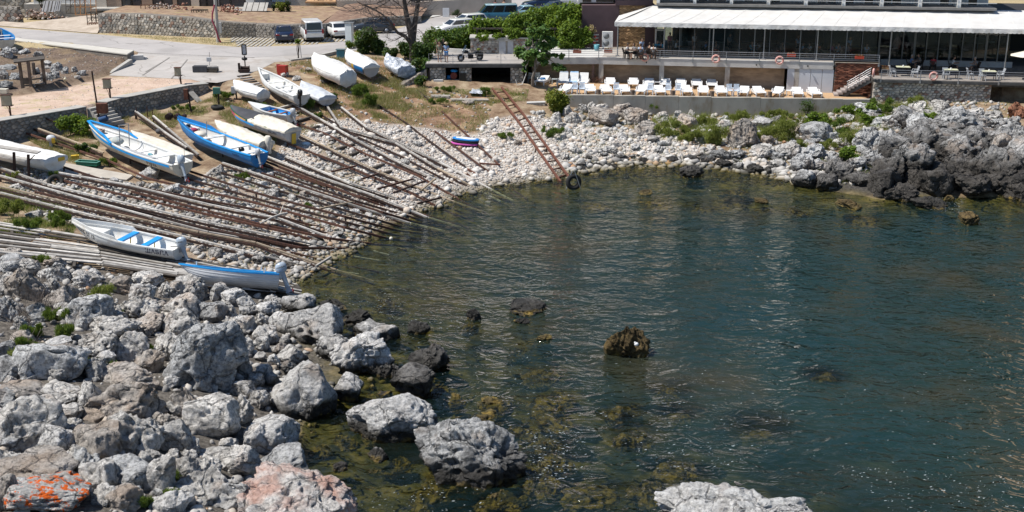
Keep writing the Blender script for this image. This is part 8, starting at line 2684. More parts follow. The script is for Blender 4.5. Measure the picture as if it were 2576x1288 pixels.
def winches():
 g=up(618,182); root=empty('winch',tuple(g),'rusty boat winch with a tall post and dark lamp frame','winch')
 t=GY(614,125,g.y)
 mb=MB(); mb.tube([g,V3((t.x,g.y,t.z-.5))],.05,7); part('post',mb,RUSTD,root,1)
 fr_=MB(); w_,h_=.36,.85
 for x in (-w_/2,w_/2): fr_.box((t.x+x,g.y,t.z),(.07,.1,h_))
 for z in (-h_/2,h_/2): fr_.box((t.x,g.y,t.z+z),(w_-.07-.002,.1,.07))
 f=part('lamp_frame',fr_,BLACK,root,1); mb=MB(); mb.box((t.x,g.y+.01,t.z),(w_-.08,.04,h_-.08)); part('pane',mb,PLAST,f,True)
 c=GY(615,148,g.y); mb=MB(); mb.ell(c,(.26,.16,.15),10,6); part('motor',mb,BLACK,root,1)
 mb=MB(); mb.box((g.x-.1,g.y-.1,g.z+.18),(.9,.55,.22)); part('base',mb,RUSTD,root,1)
 mb=MB(); mb.lathe([(.2,-.35),(.12,-.3),(.12,.3),(.2,.35)],(g.x+.0,g.y-.1,g.z+.42),12,axis=Matrix.Rotation(R(90),3,'Y')); part('drum',mb,RUSTD,root,1)
 mb=MB(); mb.box((g.x-.5,g.y-.1,g.z+.55),(.16,.2,.5)); part('lever_housing',mb,RUSTD,root,1)
 for k in range(9):
  a,b=TH(597+7*k,192+5.2*k,.05),TH(628+6*k,188+5.2*k,.05); mb=MB(); mb.beam(a,b,.22,.08); thing('plank',mb,WOOD if k % 3 else WOODD,['topmost','second','third','fourth','fifth','sixth','seventh','eighth','lowest'][k]+' grey cross plank on the ramp below the rusty winch','plank','cross planks of the winch ramp',base=tuple(a))
 g=up(520,181); root=empty('winch_hut',tuple(g),'low winch heap of boards and tarpaulin with a grey box on the plaza','winch')
 mb=MB(); mb.box((g.x-.5,g.y,g.z+.28),(1.2,.7,.5)); part('tarpaulin',mb,TARPK,root,1)
 for k in range(5):
  mb=MB(); mb.box((g.x+.35+.05*k,g.y-.05,g.z+.12+k*.09),(1.3-.1*k,.6-.05*k,.06),R(4*k-8)); part('board',mb,WOOD if k > 2 else WOODD,root,1)
 t=GY(525,150,g.y); mb=MB(); mb.tube([g+V3((.2,.2,0)),V3((t.x+.05,g.y+.2,t.z+.6))],.025,6); part('post',mb,STEEL,root,1)
 mb=MB(); mb.box((t.x,g.y+.1,t.z),(.36,.22,.34)); part('box',mb,GREYP,root,1)
winches()
def shelter():
 root=empty('timber_shelter',tuple(up(80,230)),'weathered timber frame shelter with a bench beside the karst rocks','shelter')
 def y_at(u,v): return up(u,v)
 posts=[((58.6,228.5),(47,153)),((80,230.5),(70,156)),((115,224.5),(105,149)),((88,200),(84,158))]
 for (b,t) in posts:
  g=up(*b); q=GY(t[0],t[1],g.y); q.x=g.x+(q.x-g.x)*.55
  mb=MB(); mb.beam(g,q,.20,.20,up_=(0,1,0)); part('post',mb,mat('grey_brown_post',(.16,.125,.10),(.09,.07,.058),3,.9,bmp=.5),root,1)
 for k in range(5):
  a=GY(34,157-k*1.5,up(70,230).y-.4+.45*k); b=GY(112,148.5-k*1.5,up(115,224).y-.6+.45*k)
  mb=MB(); mb.beam(a,b,.40,.10); part('roof_board',mb,WOODD,root,1)
 g1,g2=up(60,229),up(115,225)
 for v in (199,212):
  a,b=GY(82,v+1,g1.y),GY(110,v-3,g2.y); mb=MB(); mb.beam(a,b,.35,.06); part('bench_board',mb,WOOD if v > 205 else WOODD,root,1)
 a,b=GY(58,204,g1.y),GY(80,204,g1.y); mb=MB(); mb.beam(a,b,.08,.5); part('side_board',mb,WOODD,root,1)
 a,b=GY(60,216,g1.y),GY(112,211,g1.y); mb=MB(); mb.beam(a,b,.08,.12); part('crossbar',mb,WOODD,root,1)
 g=up(165,217); c=GY(164,199.5,g.y); mb=MB(); mb.ell(c,(.13,.13,.13),12,8); mb.tube([g,c],.02,5); thing('globe_lamp',mb,mat('cream_globe',(.62,.56,.40),(.56,.50,.36),3,.4),'cream globe lamp on a short stake by the rocks','lamp',base=tuple(g))
 A,B=TH(37,446,0),TH(73,454,0)
 root=empty('trestle',tuple(A),'grey plank trestle on dark posts in front of the tarpaulin boat','trestle')
 for g,t in ((A,(37,383)),(B,(73,389))):
  q=GY(t[0]-2,t[1],g.y); mb=MB(); mb.beam(g-V3((0,0,.1)),q,.14,.14,up_=(0,1,0)); part('post',mb,RUSTD,root,1)
 a,b=GY(-60,360,A.y+.6),GY(97,384,B.y)
 for k in range(3):
  o_=V3((0,.22*k-.2,0)); mb=MB(); mb.beam(a+o_,b+o_,.21,.06); part('plank',mb,WOOD,root,1)
 q=GY(73,389,B.y); mb=MB(); mb.beam(q-V3((0,0,.35)),q+V3((.35,0,-.03)),.05,.05,up_=(0,1,0)); part('brace',mb,RUSTD,root,1)
shelter()
mb=MB()
pts=[TH(u,v,.12) for u,v in ((95,424),(150,408),(190,414),(260,428),(335,440),(318,452),(250,446),(170,436))]
mb.add([p+V3((0,0,0)) for p in pts]+[p-V3((0,0,.4)) for p in pts],[tuple(range(8))]+[(i,i+8,(i+1) % 8+8,(i+1) % 8) for i in range(8)])
thing('concrete_slab',mb,mat('slab_concrete',(.47,.43,.37),(.36,.325,.28),1,.9,bmp=.3),'long broken concrete slab in front of the green tray','slab',base=tuple(pts[0]))
def tray():
 c=TH(223,415,.1); root=empty('plastic_tray',tuple(c),'green plastic tray on the ground below the boat lettered in black','tray',rz=R(-12))
 L,W,H=1.5,.5,.26
 mb=MB(); mb.box((0,0,.01),(L,W,.02)); part('floor',mb,GREENP,root)
 for y in (-W/2,W/2):
  mb=MB(); mb.box((0,y,H/2),(L,.03,H)); part('side',mb,GREENP,root)
 for x in (-L/2,L/2):
  mb=MB(); mb.box((x,0,H/2),(.03,W-.04,H)); part('end',mb,GREENP,root)
 mb=MB()
 for y in (-W/2-.02,W/2+.02): mb.box((0,y,H),(L+.1,.06,.03))
 for x in (-L/2-.02,L/2+.02): mb.box((x,0,H),(.06,W-.03,.03))
 part('rim',mb,mat('pale_green_rim',(.20,.45,.38),(.16,.38,.32)),root)
tray()
c=TH(189,396,.12); mb=MB(); mb.box((c.x,c.y,c.z),(.5,.35,.3),R(20)); mb.lathe([(.05,0),(.05,.06)],(c.x+.12,c.y,c.z+.15),8); thing('jerrycan',mb,YELL,'small yellow canister in the dry grass above the green tray','canister',base=tuple(c))
c=TH(129,352,.5); root=empty('wrapped_engine',tuple(c),'engine wrapped in grey cloth with a yellow label on the left stand','engine')
mb=MB(); mb.ell((0,0,.1),(.34,.26,.26),12,8); part('wrapping',mb,TARPG,root); mb=MB(); mb.box((.22,-.20,.0),(.22,.1,.34)); part('yellow_label',mb,YELL,root); mb=MB(); mb.box((-.05,0,-.4),(.18,.18,.7)); part('leg',mb,GREYP,root)
c=TH(100,322,.0); mb=MB(); mb.beam(c,c+V3((0,0,.95)),.12,.12,up_=(0,1,0)); mb.beam(c+V3((0,0,.9)),c+V3((1.3,-.2,.45)),.12,.1); thing('rusty_stand',mb,RUSTD,'rusty steel stand against the quay wall','stand',base=tuple(c))
for u,v,lab in ((345,302,'leftmost thin rusty leg under the raised rail'),(372,300,'second thin rusty leg under the raised rail'),(386,308,'third thin rusty leg under the raised rail')):
 c=TH(u,v,0); mb=MB(); mb.tube([c,c+V3((0,0,.95))],.035,5); thing('rusty_post',mb,RUST,lab,'post','rusty legs of the raised rail',base=tuple(c))
c=TH(442,293,.25); root=empty('old_engine',tuple(c),'dark rusted engine block lying below the quay wall','engine')
for k,(dx,sx) in enumerate(((-.5,.45),(.1,.6),(.6,.3))):
 mb=MB(); mb.lathe([(.05,-.3),(.26-.04*k,-.28),(.26-.04*k,.28),(.05,.3)],(dx,0,0),10,axis=Matrix.Rotation(R(90),3,'X'),smooth=False); part(['drum','block','flywheel'][k],mb,RUSTD,root)
mb=MB(); c=TH(402,330,.35); mb.ell(c,(.32,.3,.22),10,6); thing('grey_sack',mb,TARPK,'dark grey sack hung over the timber rail','sack',base=tuple(c))
c=TH(494,245,.3); mb=MB(); mb.beam(c+V3((-.5,.3,.4)),c+V3((.4,-.5,-.3)),.5,.05); thing('corrugated_sheet',mb,WOOD,'grey ribbed board leaning below the quay wall end','board',base=tuple(c))
c=TH(770,362,.1); mb=MB(); mb.ell(c,(.34,.22,.14),9,6); thing('rubbish_bag',mb,mat('pale_blue_bag',(.40,.58,.70),(.62,.68,.72),6,.4),'pale blue plastic bag on the bank below the striped boat','bag',base=tuple(c))
c=TH(1201,232,.1)
gx,gy=np.meshgrid(np.linspace(-.55,.55,14),np.linspace(-1.1,1.0,22))
zz=.16*np.abs(fbm(np.stack([gx.ravel()*2.2,gy.ravel()*2.2,0*gx.ravel()],1),3)).reshape(gx.shape)+.06
gx=gx+.25*np.sin(gy*2)-gy*.18
mb=MB(); mb.loft([[V3((c.x+a,c.y+b,c.z+z_)) for a,b,z_ in zip(*r)] for r in zip(gx,gy,zz)])
thing('plastic_sheet',mb,PLAST,'crumpled clear plastic sheet on the grass before the garage','plastic sheet',base=tuple(c))
def boards():
 c=TH(1170,366,.1)
 for k,(m,m2,lab) in enumerate(((mat('pink_board',(.62,.10,.45),(.55,.08,.40),3,.4),WHITEC,'pink and white paddle board at the bottom of the pile'),(BLACK,YELL,'black paddle board in the middle of the pile'),(mat('blue_board',(.03,.24,.62),(.03,.2,.55),3,.35),WHITEC,'blue paddle board with white deck on top of the pile'))):
  root=empty('paddle_board',(c.x-.05+.05*k,c.y,c.z+.08+.17*k),lab,'paddle board','pile of paddle boards',rz=R(-16-3*k))
  def outline(s_,z): return [V3((1.05*s_*cos(a)*(1.05 if cos(a) > 0 else 1),.40*s_*math.copysign(abs(sin(a)) ** .75,sin(a)),z+.05*max(0,-cos(a)) ** 3)) for a in [2*pi*j/28 for j in range(28)]]
  mb=MB(); mb.loft([outline(.93,0),outline(1,.03),outline(1,.09),outline(.95,.12)],closed=True,cap=True); part('board',mb,m,root)
  mb=MB(); mb.loft([outline(.74,.121),outline(.74,.128)],closed=True,cap=True); part('deck_pad',mb,m2,root)
  mb=MB(); mb.box((.95,0,-.08),(.2,.02,.16)); part('fin',mb,BLACK,root)
boards()
c=G(984,600,.05); mb=MB(); mb.ell(c,(.11,.11,.11),12,8); thing('float_ball',mb,CREAM,'white float ball at the tip of the rusty rail','float',base=tuple(c))
a,b=TH(655,562,.7),TH(722,536,.7); mb=MB(); mb.tube([a,a.lerp(b,.4)+V3((0,0,.08)),a.lerp(b,.75)+V3((0,.1,.05)),b],[.03,.06,.06,.07],7); mb.tube([a.lerp(b,.7),b+V3((-.3,.5,.3))],.03,5)
thing('driftwood_branch',mb,mat('bleached_wood',(.48,.45,.41),(.38,.35,.32)),'bleached driftwood branch lying across the rails','branch',base=tuple(a))
c=GY(1601,866,G(1580,905,0).y); mb=MB(); mb.ell(c,(.10,.08,.09),9,6); mb.ell(c+V3((-.06,0,.08)),(.05,.04,.04),7,5); thing('white_stone',mb,WHITEC,'white lump sitting on the brown peaked rock','stone',base=tuple(c))
def bird():
 c=GY(1857,1213,34.0)
 o=None
 mb=MB()
 secs=[]
 for x,r_,z in ((-.09,.006,.02),(-.05,.018,.03),(0,.032,.05),(.04,.030,.07),(.065,.022,.095),(.085,.018,.105),(.10,.004,.103)):
  secs.append([V3((x,r_*cos(a),z+r_*sin(a))) for a in [2*pi*k/10 for k in range(10)]])
 mb.loft(secs,closed=True,cap=True)
 root=thing('bird',mb,mat('grey_brown_feathers',(.22,.19,.16),(.34,.30,.26),20,.8),'tiny grey brown bird on top of the bright white rock','bird')
 for y in (-.012,.012):
  m2=MB(); m2.tube([(.01,y,.03),(.012,y,-.02)],.003,4); part('leg',m2,BLACK,root)
 m2=MB(); m2.tube([(.10,0,.104),(.122,0,.10)],[.006,.001],5); part('beak',m2,BLACK,root)
 m2=MB(); m2.beam((-.08,0,.02),(-.16,0,.0),.02,.004); part('tail',m2,BLACK,root)
 root.rotation_euler=(0,0,R(200)); root.scale=(1.6,)*3
 rk=[b[0] for b in BOULD if len(b) > 7 and 'bright white rock' in b[7]][0]
 bpy.context.view_layer.update()
 dg=bpy.context.evaluated_depsgraph_get()
 d=ray(1857,1215); hit=None
 inv=rk.matrix_world.inverted()
 for dv in range(0,40,2):
  d=ray(1857,1215+dv)
  ok,lc,nn_,_i=rk.ray_cast(inv @ V3((0,0,CAM_Z)),(inv.to_3x3() @ d).normalized())
  if ok: hit=rk.matrix_world @ lc; break
 root.location=(hit if hit is not None else c)+V3((0,0,.03))
bird()
def garage_bits():
 x=GY(1142,195,GAR_Y+.5).x
 mb=MB(); mb.lathe([(.28,-.42),(.30,-.40),(.30,.40),(.28,.42)],(0,0,0),16,axis=Matrix.Rotation(R(90),3,'X')); o=thing('barrel',mb,mat('rust_red_barrel',(.20,.05,.035),(.14,.035,.025)),'rust red barrel in the small garage opening','barrel'); o.location=(x,GAR_Y+.55,3.56)
 mb=MB(); mb.lathe([(.3,0),(.34,.12),(.2,.2)],(0,0,0),12); o=thing('blue_basin',mb,SKYB,'blue basin on the rust red barrel','basin'); o.location=(x+.02,GAR_Y+.6,3.86)
 x=GY(1131,195,GAR_Y+.5).x; mb=MB(); mb.ell((0,0,.12),(.22,.18,.2),9,6); o=thing('blue_bag',mb,BLUE,'crumpled blue bag left of the barrel','bag'); o.location=(x-.05,GAR_Y+.5,3.28)
 x=GY(1164,200,GAR_Y-.05).x; mb=MB(); mb.box((0,0,.55),(.55,.10,1.1)); o=thing('black_panel',mb,BLACK,'black panel leaning on the stone pier between the openings','panel'); o.location=(x,GAR_Y-.12,2.75)
 x=GY(1103,210,GAR_Y-.1).x; mb=MB(); mb.box((0,0,.28),(.8,.4,.56)); o=thing('fish_crate',mb,GREYP,'grey crate against the left garage pier','crate'); o.location=(x,GAR_Y-.3,2.75)
 p=[GY(1322,163,GAR_Y-.6),GY(1324,185,GAR_Y-.6),GY(1314,212,GAR_Y-.55),GY(1301,214,GAR_Y-.5),GY(1297,200,GAR_Y-.4)]
 mb=MB(); mb.tube(p,.035,7); thing('hanging_hose',mb,WHITE,'white hose hanging at the right garage pier','hose',base=tuple(p[0]))
garage_bits()
def lattice(name,c,w_,h_,m,lab,rz=0,tilt=0,n=3,depth=0):
 root=empty(name,tuple(c),lab,'frame' if depth == 0 else 'crate',rot=(tilt,0,rz))
 for dp in ([0] if not depth else [-depth/2,depth/2]):
  for i in range(n+1):
   mb=MB(); x=-w_/2+w_*i/n; mb.box((x,dp,h_/2),(.07,.05,h_)); part('upright',mb,m,root)
  for z in (0.03,h_/2,h_-.03):
   mb=MB(); mb.box((0,dp-.03,z),(w_,.04,.07)); part('rail',mb,m,root)
  mb=MB(); mb.beam((-w_/2,dp-.02,.05),(0,dp-.02,h_-.05),.03,.05,up_=(0,1,0)); mb.beam((w_/2,dp-.02,.05),(0,dp-.02,h_-.05),.03,.05,up_=(0,1,0)); part('brace',mb,m,root)
 if depth:
  for x in (-w_/2,w_/2):
   mb=MB(); mb.box((x,0,h_-.05),(.06,depth-.06,.06)); part('rail',mb,m,root)
ow=mat('orange_timber',(.42,.20,.075),(.32,.15,.055),4,.8)
bw_=mat('brown_crate_wood',(.24,.13,.085),(.17,.09,.06),4,.8)
lattice('timber_lattice',GY(216,38,133.5),2.2,1.75,ow,'leaning orange timber lattice frame by the white house',R(8),R(-18),4)
lattice('timber_lattice',GY(190,34,135.5),2.0,1.5,WOODD,'grey lattice frame leaning behind the orange one',R(5),R(-14),4)
lattice('timber_crate',GY(248,58,129.6),2.0,1.15,WOODD,'grey lattice crate standing at the left end of the terrace wall',R(-8),0,4,.9)
lattice('timber_crate',GY(240,79,128.8),1.3,.9,bw_,'small brown lattice crate below the grey one',R(-5),0,3,.6)
lattice('timber_crate',GY(504,50,128.0),1.5,1.05,WOODD,'dark lattice crate on the terrace edge left of the pole',0,0,3,.8)
lattice('timber_lattice',GY(378,34,131.5),1.9,.95,bw_,'brown lattice frame on the rubble before the glazed doors',0,0,4)
def heap(name,u,v,yd,w_,d_,h_,m,lab,n=160,s=.12,cat='heap'):
 c=GY(u,v,yd)
 q=rng.normal(size=(n,2))*np.array([w_/3.2,d_/3.2])
 r2=(q[:,0]/(w_/2)) ** 2+(q[:,1]/(d_/2)) ** 2
 z=np.maximum(0,h_*(1-r2))*rng.uniform(.2,1,n)
 V,F=stones_np(np.stack([q[:,0],q[:,1],z],1),s*rng.uniform(.5,1.4,n))
 o=bpy.data.objects.new(name,np_mesh(name,V,F,m)); link(o); o.location=c
 tag(o,lab,cat,None,'stuff')
redr=peb_mat('red_rubble',[(0.,(.24,.11,.08)),(.5,(.36,.18,.13)),(1.,(.44,.27,.21))])
mixr=peb_mat('mixed_rubble',[(0.,(.16,.10,.07)),(.4,(.40,.30,.25)),(.7,(.62,.58,.54)),(1.,(.46,.22,.15))])
heap('rubble_heap',462,36,130.5,4.2,1.8,1.3,redr,'heap of red brick rubble left of the dark crate')
heap('rubble_heap',412,33,131.0,5.0,2.0,1.1,mixr,'heap of pale and red building rubble behind the terrace wall',220)
heap('rubble_heap',570,36,130.5,4.0,1.8,1.1,redr,'heap of reddish rubble right of the utility pole')
heap('rubble_heap',590,46,129.0,2.4,1.2,.45,peb_mat('pink_rubble',[(0.,(.42,.22,.17)),(1.,(.56,.36,.29))]),'heap of pink earth and blocks on the terrace edge',120,.16)
heap('rubble_heap',340,42,130.6,5.0,1.4,.5,mixr,'low spread of broken stone along the left of the terrace',160,.13)
heap('rubble_heap',520,44,129.6,3.0,1.2,.6,mixr,'heap of pale rubble between the dark crate and the pole',130,.13)
heap('plank_heap',95,45,134.0,5.0,1.8,1.1,mixr,'heap of grey boards and debris left of the drive',160,.16)
heap('slate_heap',209,73,130.0,2.2,1.1,.35,mat('slate_scrap',(.18,.18,.19),(.10,.10,.11)),'low heap of broken slates on the drive',70,.16)
for u,v,lab in ((382,43,'large white block on the terrace edge'),(370,43,'smaller white block beside the large one')):
 put_rock(u,v,7,5,LIMEW,'flat',name='rock',cat='rock',sink=.2)['label']=lab
for k,(u,v,w_,h_,rx,lab) in enumerate(((122,30,1.6,1.3,-35,'grey roof panel leaning beside the debris, left one'),(133,28,1.5,1.2,-35,'grey roof panel leaning beside the debris, right one'),(640,28,2.6,1.6,-62,'pale ribbed roof panel lying tilted on the terrace'),(612,33,2.4,.9,-70,'dark edged panel lying beside the pale ribbed one'))):
 c=GY(u,v,132.5); root=empty('roof_panel',tuple(c),lab,'panel',rot=(R(rx),0,R(-10+5*k)))
 mb=MB(); mb.box((0,0,h_/2),(w_,.06,h_)); part('panel',mb,CONC if k == 2 else mat('slate_panel',(.26,.26,.27),(.2,.2,.21)),root)
 for j in range(4):
  mb=MB(); mb.box((-w_/2+w_*(j+.5)/4,-.045,h_/2),(.05,.03,h_)); part('batten',mb,WOODD,root)
for u,lab in ((612,'weathered post left of the panel'),): pass
for i,(u,lab) in enumerate(((797,'dark chair at the left of the orange terrace'),(808,'dark chair in the middle of the orange terrace'),(828,'dark chair at the right of the orange terrace'))):
 c=dup(dwc); p=GY(u,20,142.2); c.location=(p.x,142.2,6.26); c.rotation_euler=(0,0,R(40*i)); c['label']=lab; c['category']='chair'; c['group']='dark chairs on the house terrace'; c.name='terrace_chair'
# ------------------------------------------------------------------ plants
def leaf_cloud(clumps,n,size,seed,up_bias=.5,narrow=.55,shell=.45,upright=0.0):
 """clumps: list of (centre, (rx, ry, rz)); leaves are small pointed quads"""
 rs=np.random.RandomState(seed)
 vol=np.array([c[1][0]*c[1][1]*c[1][2] for c in clumps]) ** .67
 cnt=np.maximum(1,(n*vol/vol.sum()).astype(int))
 Ps,Ns=[],[]
 for (c,r_),k in zip(clumps,cnt):
  d=rs.normal(size=(k,3)); d /= np.linalg.norm(d,axis=1)[:,None]
  rad=shell+(1-shell)*rs.uniform(0,1,(k,1)) ** .6
  rad=np.where(rs.rand(k,1) < .13,rs.uniform(1,1.4,(k,1)),rad)
  lump=1+.28*pnoise(d*2.2+seed*3.1+np.array(c)[None]*.7)[:,None]
  Ps.append(np.array(c)[None]+d*rad*lump*np.array(r_)[None]); Ns.append(d)
 P_=np.concatenate(Ps); D_=np.concatenate(Ns)
 k=len(P_)
 nr=D_*.6+rs.normal(size=(k,3))*.6+np.array([0,0,up_bias]); nr /= np.linalg.norm(nr,axis=1)[:,None]
 if upright: nr=rs.normal(size=(k,3))*np.array([1,1,.25]); nr /= np.linalg.norm(nr,axis=1)[:,None]
 t=rs.normal(size=(k,3))+np.array([0,0,upright*1.5]); t -= nr*(t*nr).sum(1)[:,None]; t /= np.linalg.norm(t,axis=1)[:,None]
 b=np.cross(nr,t)
 s=size*rs.uniform(.6,1.3,(k,1))
 V=np.stack([P_-t*s,P_+b*s*narrow-nr*s*.12,P_+t*s,P_-b*s*narrow-nr*s*.12],1).reshape(-1,3)
 return V,np.arange(4*k).reshape(k,4)
def plant(name,base,clumps,n,size,m,label,cat,group=None,stems=True,seed=1,stem_m=None,up_bias=.5,narrow=.55,shell=.45,stem_r=.02,upright=0.0):
 base=V3(base)
 root=empty(name,tuple(base),label,cat,group)
 V,F=leaf_cloud(clumps,n,size,seed,up_bias,narrow,shell,upright)
 o=bpy.data.objects.new('leaves',np_mesh('leaves',V-np.array(base)[None],F,m)); link(o,root); o['kind']='stuff'
 if stems:
  mb=MB(); rs=random.Random(seed)
  for c,r_ in clumps[:40]:
   q=V3(c)
   mid=base.lerp(q,.55)+V3((rs.uniform(-.1,.1),rs.uniform(-.1,.1),.05))
   mb.tube([base+V3((rs.uniform(-.1,.1),rs.uniform(-.1,.1),-.05)),mid,q],[stem_r*1.5,stem_r,stem_r*.5],5,cap=False)
  part('stems',mb,stem_m or BARK,root,1)
 return root
def blobs(u,v,hw,hh,yd,k,seed,fl=.8,sub=.5):
 """clumps filling the silhouette (u, v, hw, hh) at distance yd"""
 rs=random.Random(seed)
 out=[]
 for i in range(k):
  a=rs.uniform(0,6.283); r_=rs.random() ** .5*(1-sub*.6)
  uu,vv=u+cos(a)*r_*hw,v+sin(a)*r_*hh
  y=yd+rs.uniform(-.4,.4)*hw/30*fl
  c=GY(uu,vv,y); s=px_m(c)
  rr=max(.12,sub*(.6+.6*rs.random())*min(hw,hh)/s)
  out.append((tuple(c),(rr*rs.uniform(1,1.4),rr,rr*rs.uniform(.8,1.05))))
 return out
LEAFV2=leaf_mat('hedge_leaf',(.035,.075,.014),(.07,.13,.02),(.12,.19,.03),.35)
def hedge():
 cl=[]
 for i,(u,v,hw,hh) in enumerate(((1100,122,30,16),(1150,122,36,14),(1090,110,26,30),(1130,100,34,26),(1165,98,30,28),(1150,84,30,12),(1110,88,24,12),(1190,86,20,18),(1085,92,14,14))):
  cl += blobs(u,v,hw*1.2,hh*1.1,113.5+(i % 3),11,40+i,sub=.62)
 b=up(1130,132)
 plant('hedge',(b.x,114.5,4.6),cl,16000,.14,LEAFV2,'dense green hedge behind the couple on the platform','hedge',seed=1)
 cl=[]
 for i,(u,v,hw,hh) in enumerate(((1215,94,22,7),(1255,92,26,8),(1295,90,26,8),(1325,86,22,9),(1290,78,26,9),(1200,74,26,22),(1235,66,30,20),(1270,66,30,20),(1300,62,30,22),(1335,56,34,26),(1370,48,34,30),(1400,40,34,26),(1430,34,34,22),(1450,24,26,14),(1330,78,28,12),(1260,84,20,10),(1215,88,14,12),(1380,75,24,24),(1460,45,24,22),(1475,60,14,10),(1510,60,34,6))):
  cl += blobs(u,v,hw*1.15,hh*1.1,110.4 if hh < 10 and u < 1330 else 112.6+(i % 4)*.8,11,60+i,sub=.64)
 root=plant('vine_pergola',(3.0,113,4.6),cl,36000,.15,LEAFV,'big bright green vine covering the pergola between the cars and the restaurant','vine',seed=2,stems=False)
 for u in (1200,1262,1330,1395):
  g=GY(u,110,112.5); mb=MB(); mb.tube([(g.x,112.5,4.6),(g.x,112.5,6.6)],.06,6); part('pergola_post',mb,WOODD,root,1)
 mb=MB(); a,b=GY(1190,88,112.5),GY(1400,84,112.5); mb.beam((a.x,112.5,6.6),(b.x,112.5,6.6),.12,.14); part('pergola_beam',mb,WOODD,root,1)
 cl=[]
 for i,(u,v,hw,hh) in enumerate(((1440,78,34,30),(1450,100,32,24),(1425,104,22,20),(1475,90,18,26))): cl += blobs(u,v,hw,hh,110.8,10,90+i)
 plant('shrub',tuple(G(1445,124,ZD)),cl,9000,.13,LEAFV,'rounded green shrub standing left of the air conditioner','shrub',seed=3)
 cl=blobs(1488,80,12,30,111.0,8,97); plant('dry_climber',tuple(GY(1488,121,111.2)),cl,900,.07,DRYG,'dry grey brown climber beside the plant shelf','climber',seed=4,stem_m=TWIG)
hedge()
def fig():
 g=TH(1340,216,0); yd=g.y-.6
 root=empty('fig_tree',tuple(g),'leafy fig tree rising in front of the garage corner and terrace','tree')
 pts=[g-V3((0,0,.1)),GY(1340,195,yd),GY(1346,176,yd),GY(1346,158,yd),GY(1347,130,yd),GY(1352,105,yd)]
 tr=MB(); tr.tube(pts,[.14,.12,.10,.085,.07,.04],8)
 cl=[]
 for i,(u,v,hw,hh) in enumerate(((1352,76,40,18),(1338,100,30,16),(1375,108,30,16),(1318,134,22,18),(1345,138,30,18),(1378,136,26,14),(1402,140,22,9),(1328,158,22,12),(1362,154,30,12),(1395,168,16,9),(1415,172,12,5),(1322,172,12,8),(1362,92,22,12),(1335,60,18,9))):
  b=blobs(u,v,hw,hh,yd+(.5 if i % 2 else -.5),4,130+i,sub=.55); cl += b
  q=GY(u,v,yd); k=pts[2+i % 4]
  tr.tube([k,k.lerp(q,.5)+V3((0,0,.08)),q],[.05,.035,.015],5,cap=False)
 part('trunk',tr,mat('pale_bark',(.24,.21,.18),(.15,.13,.11),5,.9,bmp=.4),root,1)
 V,F=leaf_cloud(cl,4200,.17,9,.7,.72,.25)
 o=bpy.data.objects.new('leaves',np_mesh('leaves',V-np.array(g)[None],F,LEAFF)); link(o,root); o['kind']='stuff'
 g=sand_at(1403,224); mb=MB(); mb.tube([g,GY(1404,178,g.y)],[.03,.02],6)
 root=empty('sapling',tuple(g),'thin sapling with a small crown left of the loungers','tree'); part('trunk',mb,BARK,root,1)
 V,F=leaf_cloud(blobs(1404,172,14,8,g.y,4,3),300,.11,4); o=bpy.data.objects.new('leaves',np_mesh('leaves',V-np.array(g)[None],F,LEAFF)); link(o,root); o['kind']='stuff'
fig()
g=TH(1400,282,0); plant('round_bush',tuple(g),blobs(1399,254,27,26,g.y,16,5),5200,.10,LEAFY,'round yellow green bush at the left end of the concrete sea wall','bush',seed=7)
def bare_tree():
 g=up(1041,152); g.z -= .3
 root=empty('bare_tree',tuple(g),'tall bare tree with two dark stems and dry twigs','tree')
 rs=random.Random(17)
 tr,br=MB(),MB()
 yd=g.y
 def P_(u,v,dy=0): return GY(u,v,yd+dy)
 s1=[g,P_(1040,120),P_(1034,85),P_(1024,45,.2),P_(1018,10,.3),P_(1012,-40,.4),P_(1005,-110,.5)]
 s2=[P_(1038,110),P_(1042,70,.3),P_(1048,30,.5),P_(1056,-20,.6),P_(1068,-100,.8)]
 s3=[P_(1036,112),P_(1020,92,-.5),P_(1000,82,-.9),P_(985,60,-1.1),P_(965,38,-1.2),P_(935,20,-1.3),P_(900,5,-1.5)]
 tr.tube(s1,[.42,.36,.30,.24,.19,.13,.05],10); tr.tube(s2,[.28,.25,.21,.16,.06],9)
 tr.tube(s3,[.20,.17,.13,.10,.08,.06,.03],8)
 part('trunk',tr,BARK,root,1)
 def grow(a,d,L,r_,lv):
  q=a
  pts=[a]
  for _ in range(4):
   d=(d+V3((rs.uniform(-.3,.3),rs.uniform(-.3,.3),rs.uniform(-.22,.25)))).normalized(); q=q+d*L/4; pts.append(q)
  br.tube(pts,[r_,r_*.85,r_*.65,r_*.5,r_*.3],5 if lv > 1 else 4,cap=False)
  if lv > 0:
   for k in range(4 if lv > 1 else 5):
    b=pts[1+(k % 4)]; grow(b,(d+V3((rs.uniform(-1,1),rs.uniform(-1,1),rs.uniform(-.6,.8)))).normalized(),L*.62,r_*.5,lv-1)
 for st,n_ in ((s1,9),(s2,7),(s3,12)):
  for k in range(n_):
   t=rs.uniform(1.2,len(st)-1.05); i=int(t); a=st[i].lerp(st[min(i+1,len(st)-1)],t-i)
   sx=rs.choice((-1,-1,1)); grow(a,V3((sx*rs.uniform(.5,1),rs.uniform(-.6,.3),rs.uniform(-.35,.55))).normalized(),rs.uniform(1.6,3.4),.055,2)
 part('branches',br,mat('grey_twig',(.13,.11,.10),(.075,.062,.055),5,.9),root,True,kind='stuff')
bare_tree()
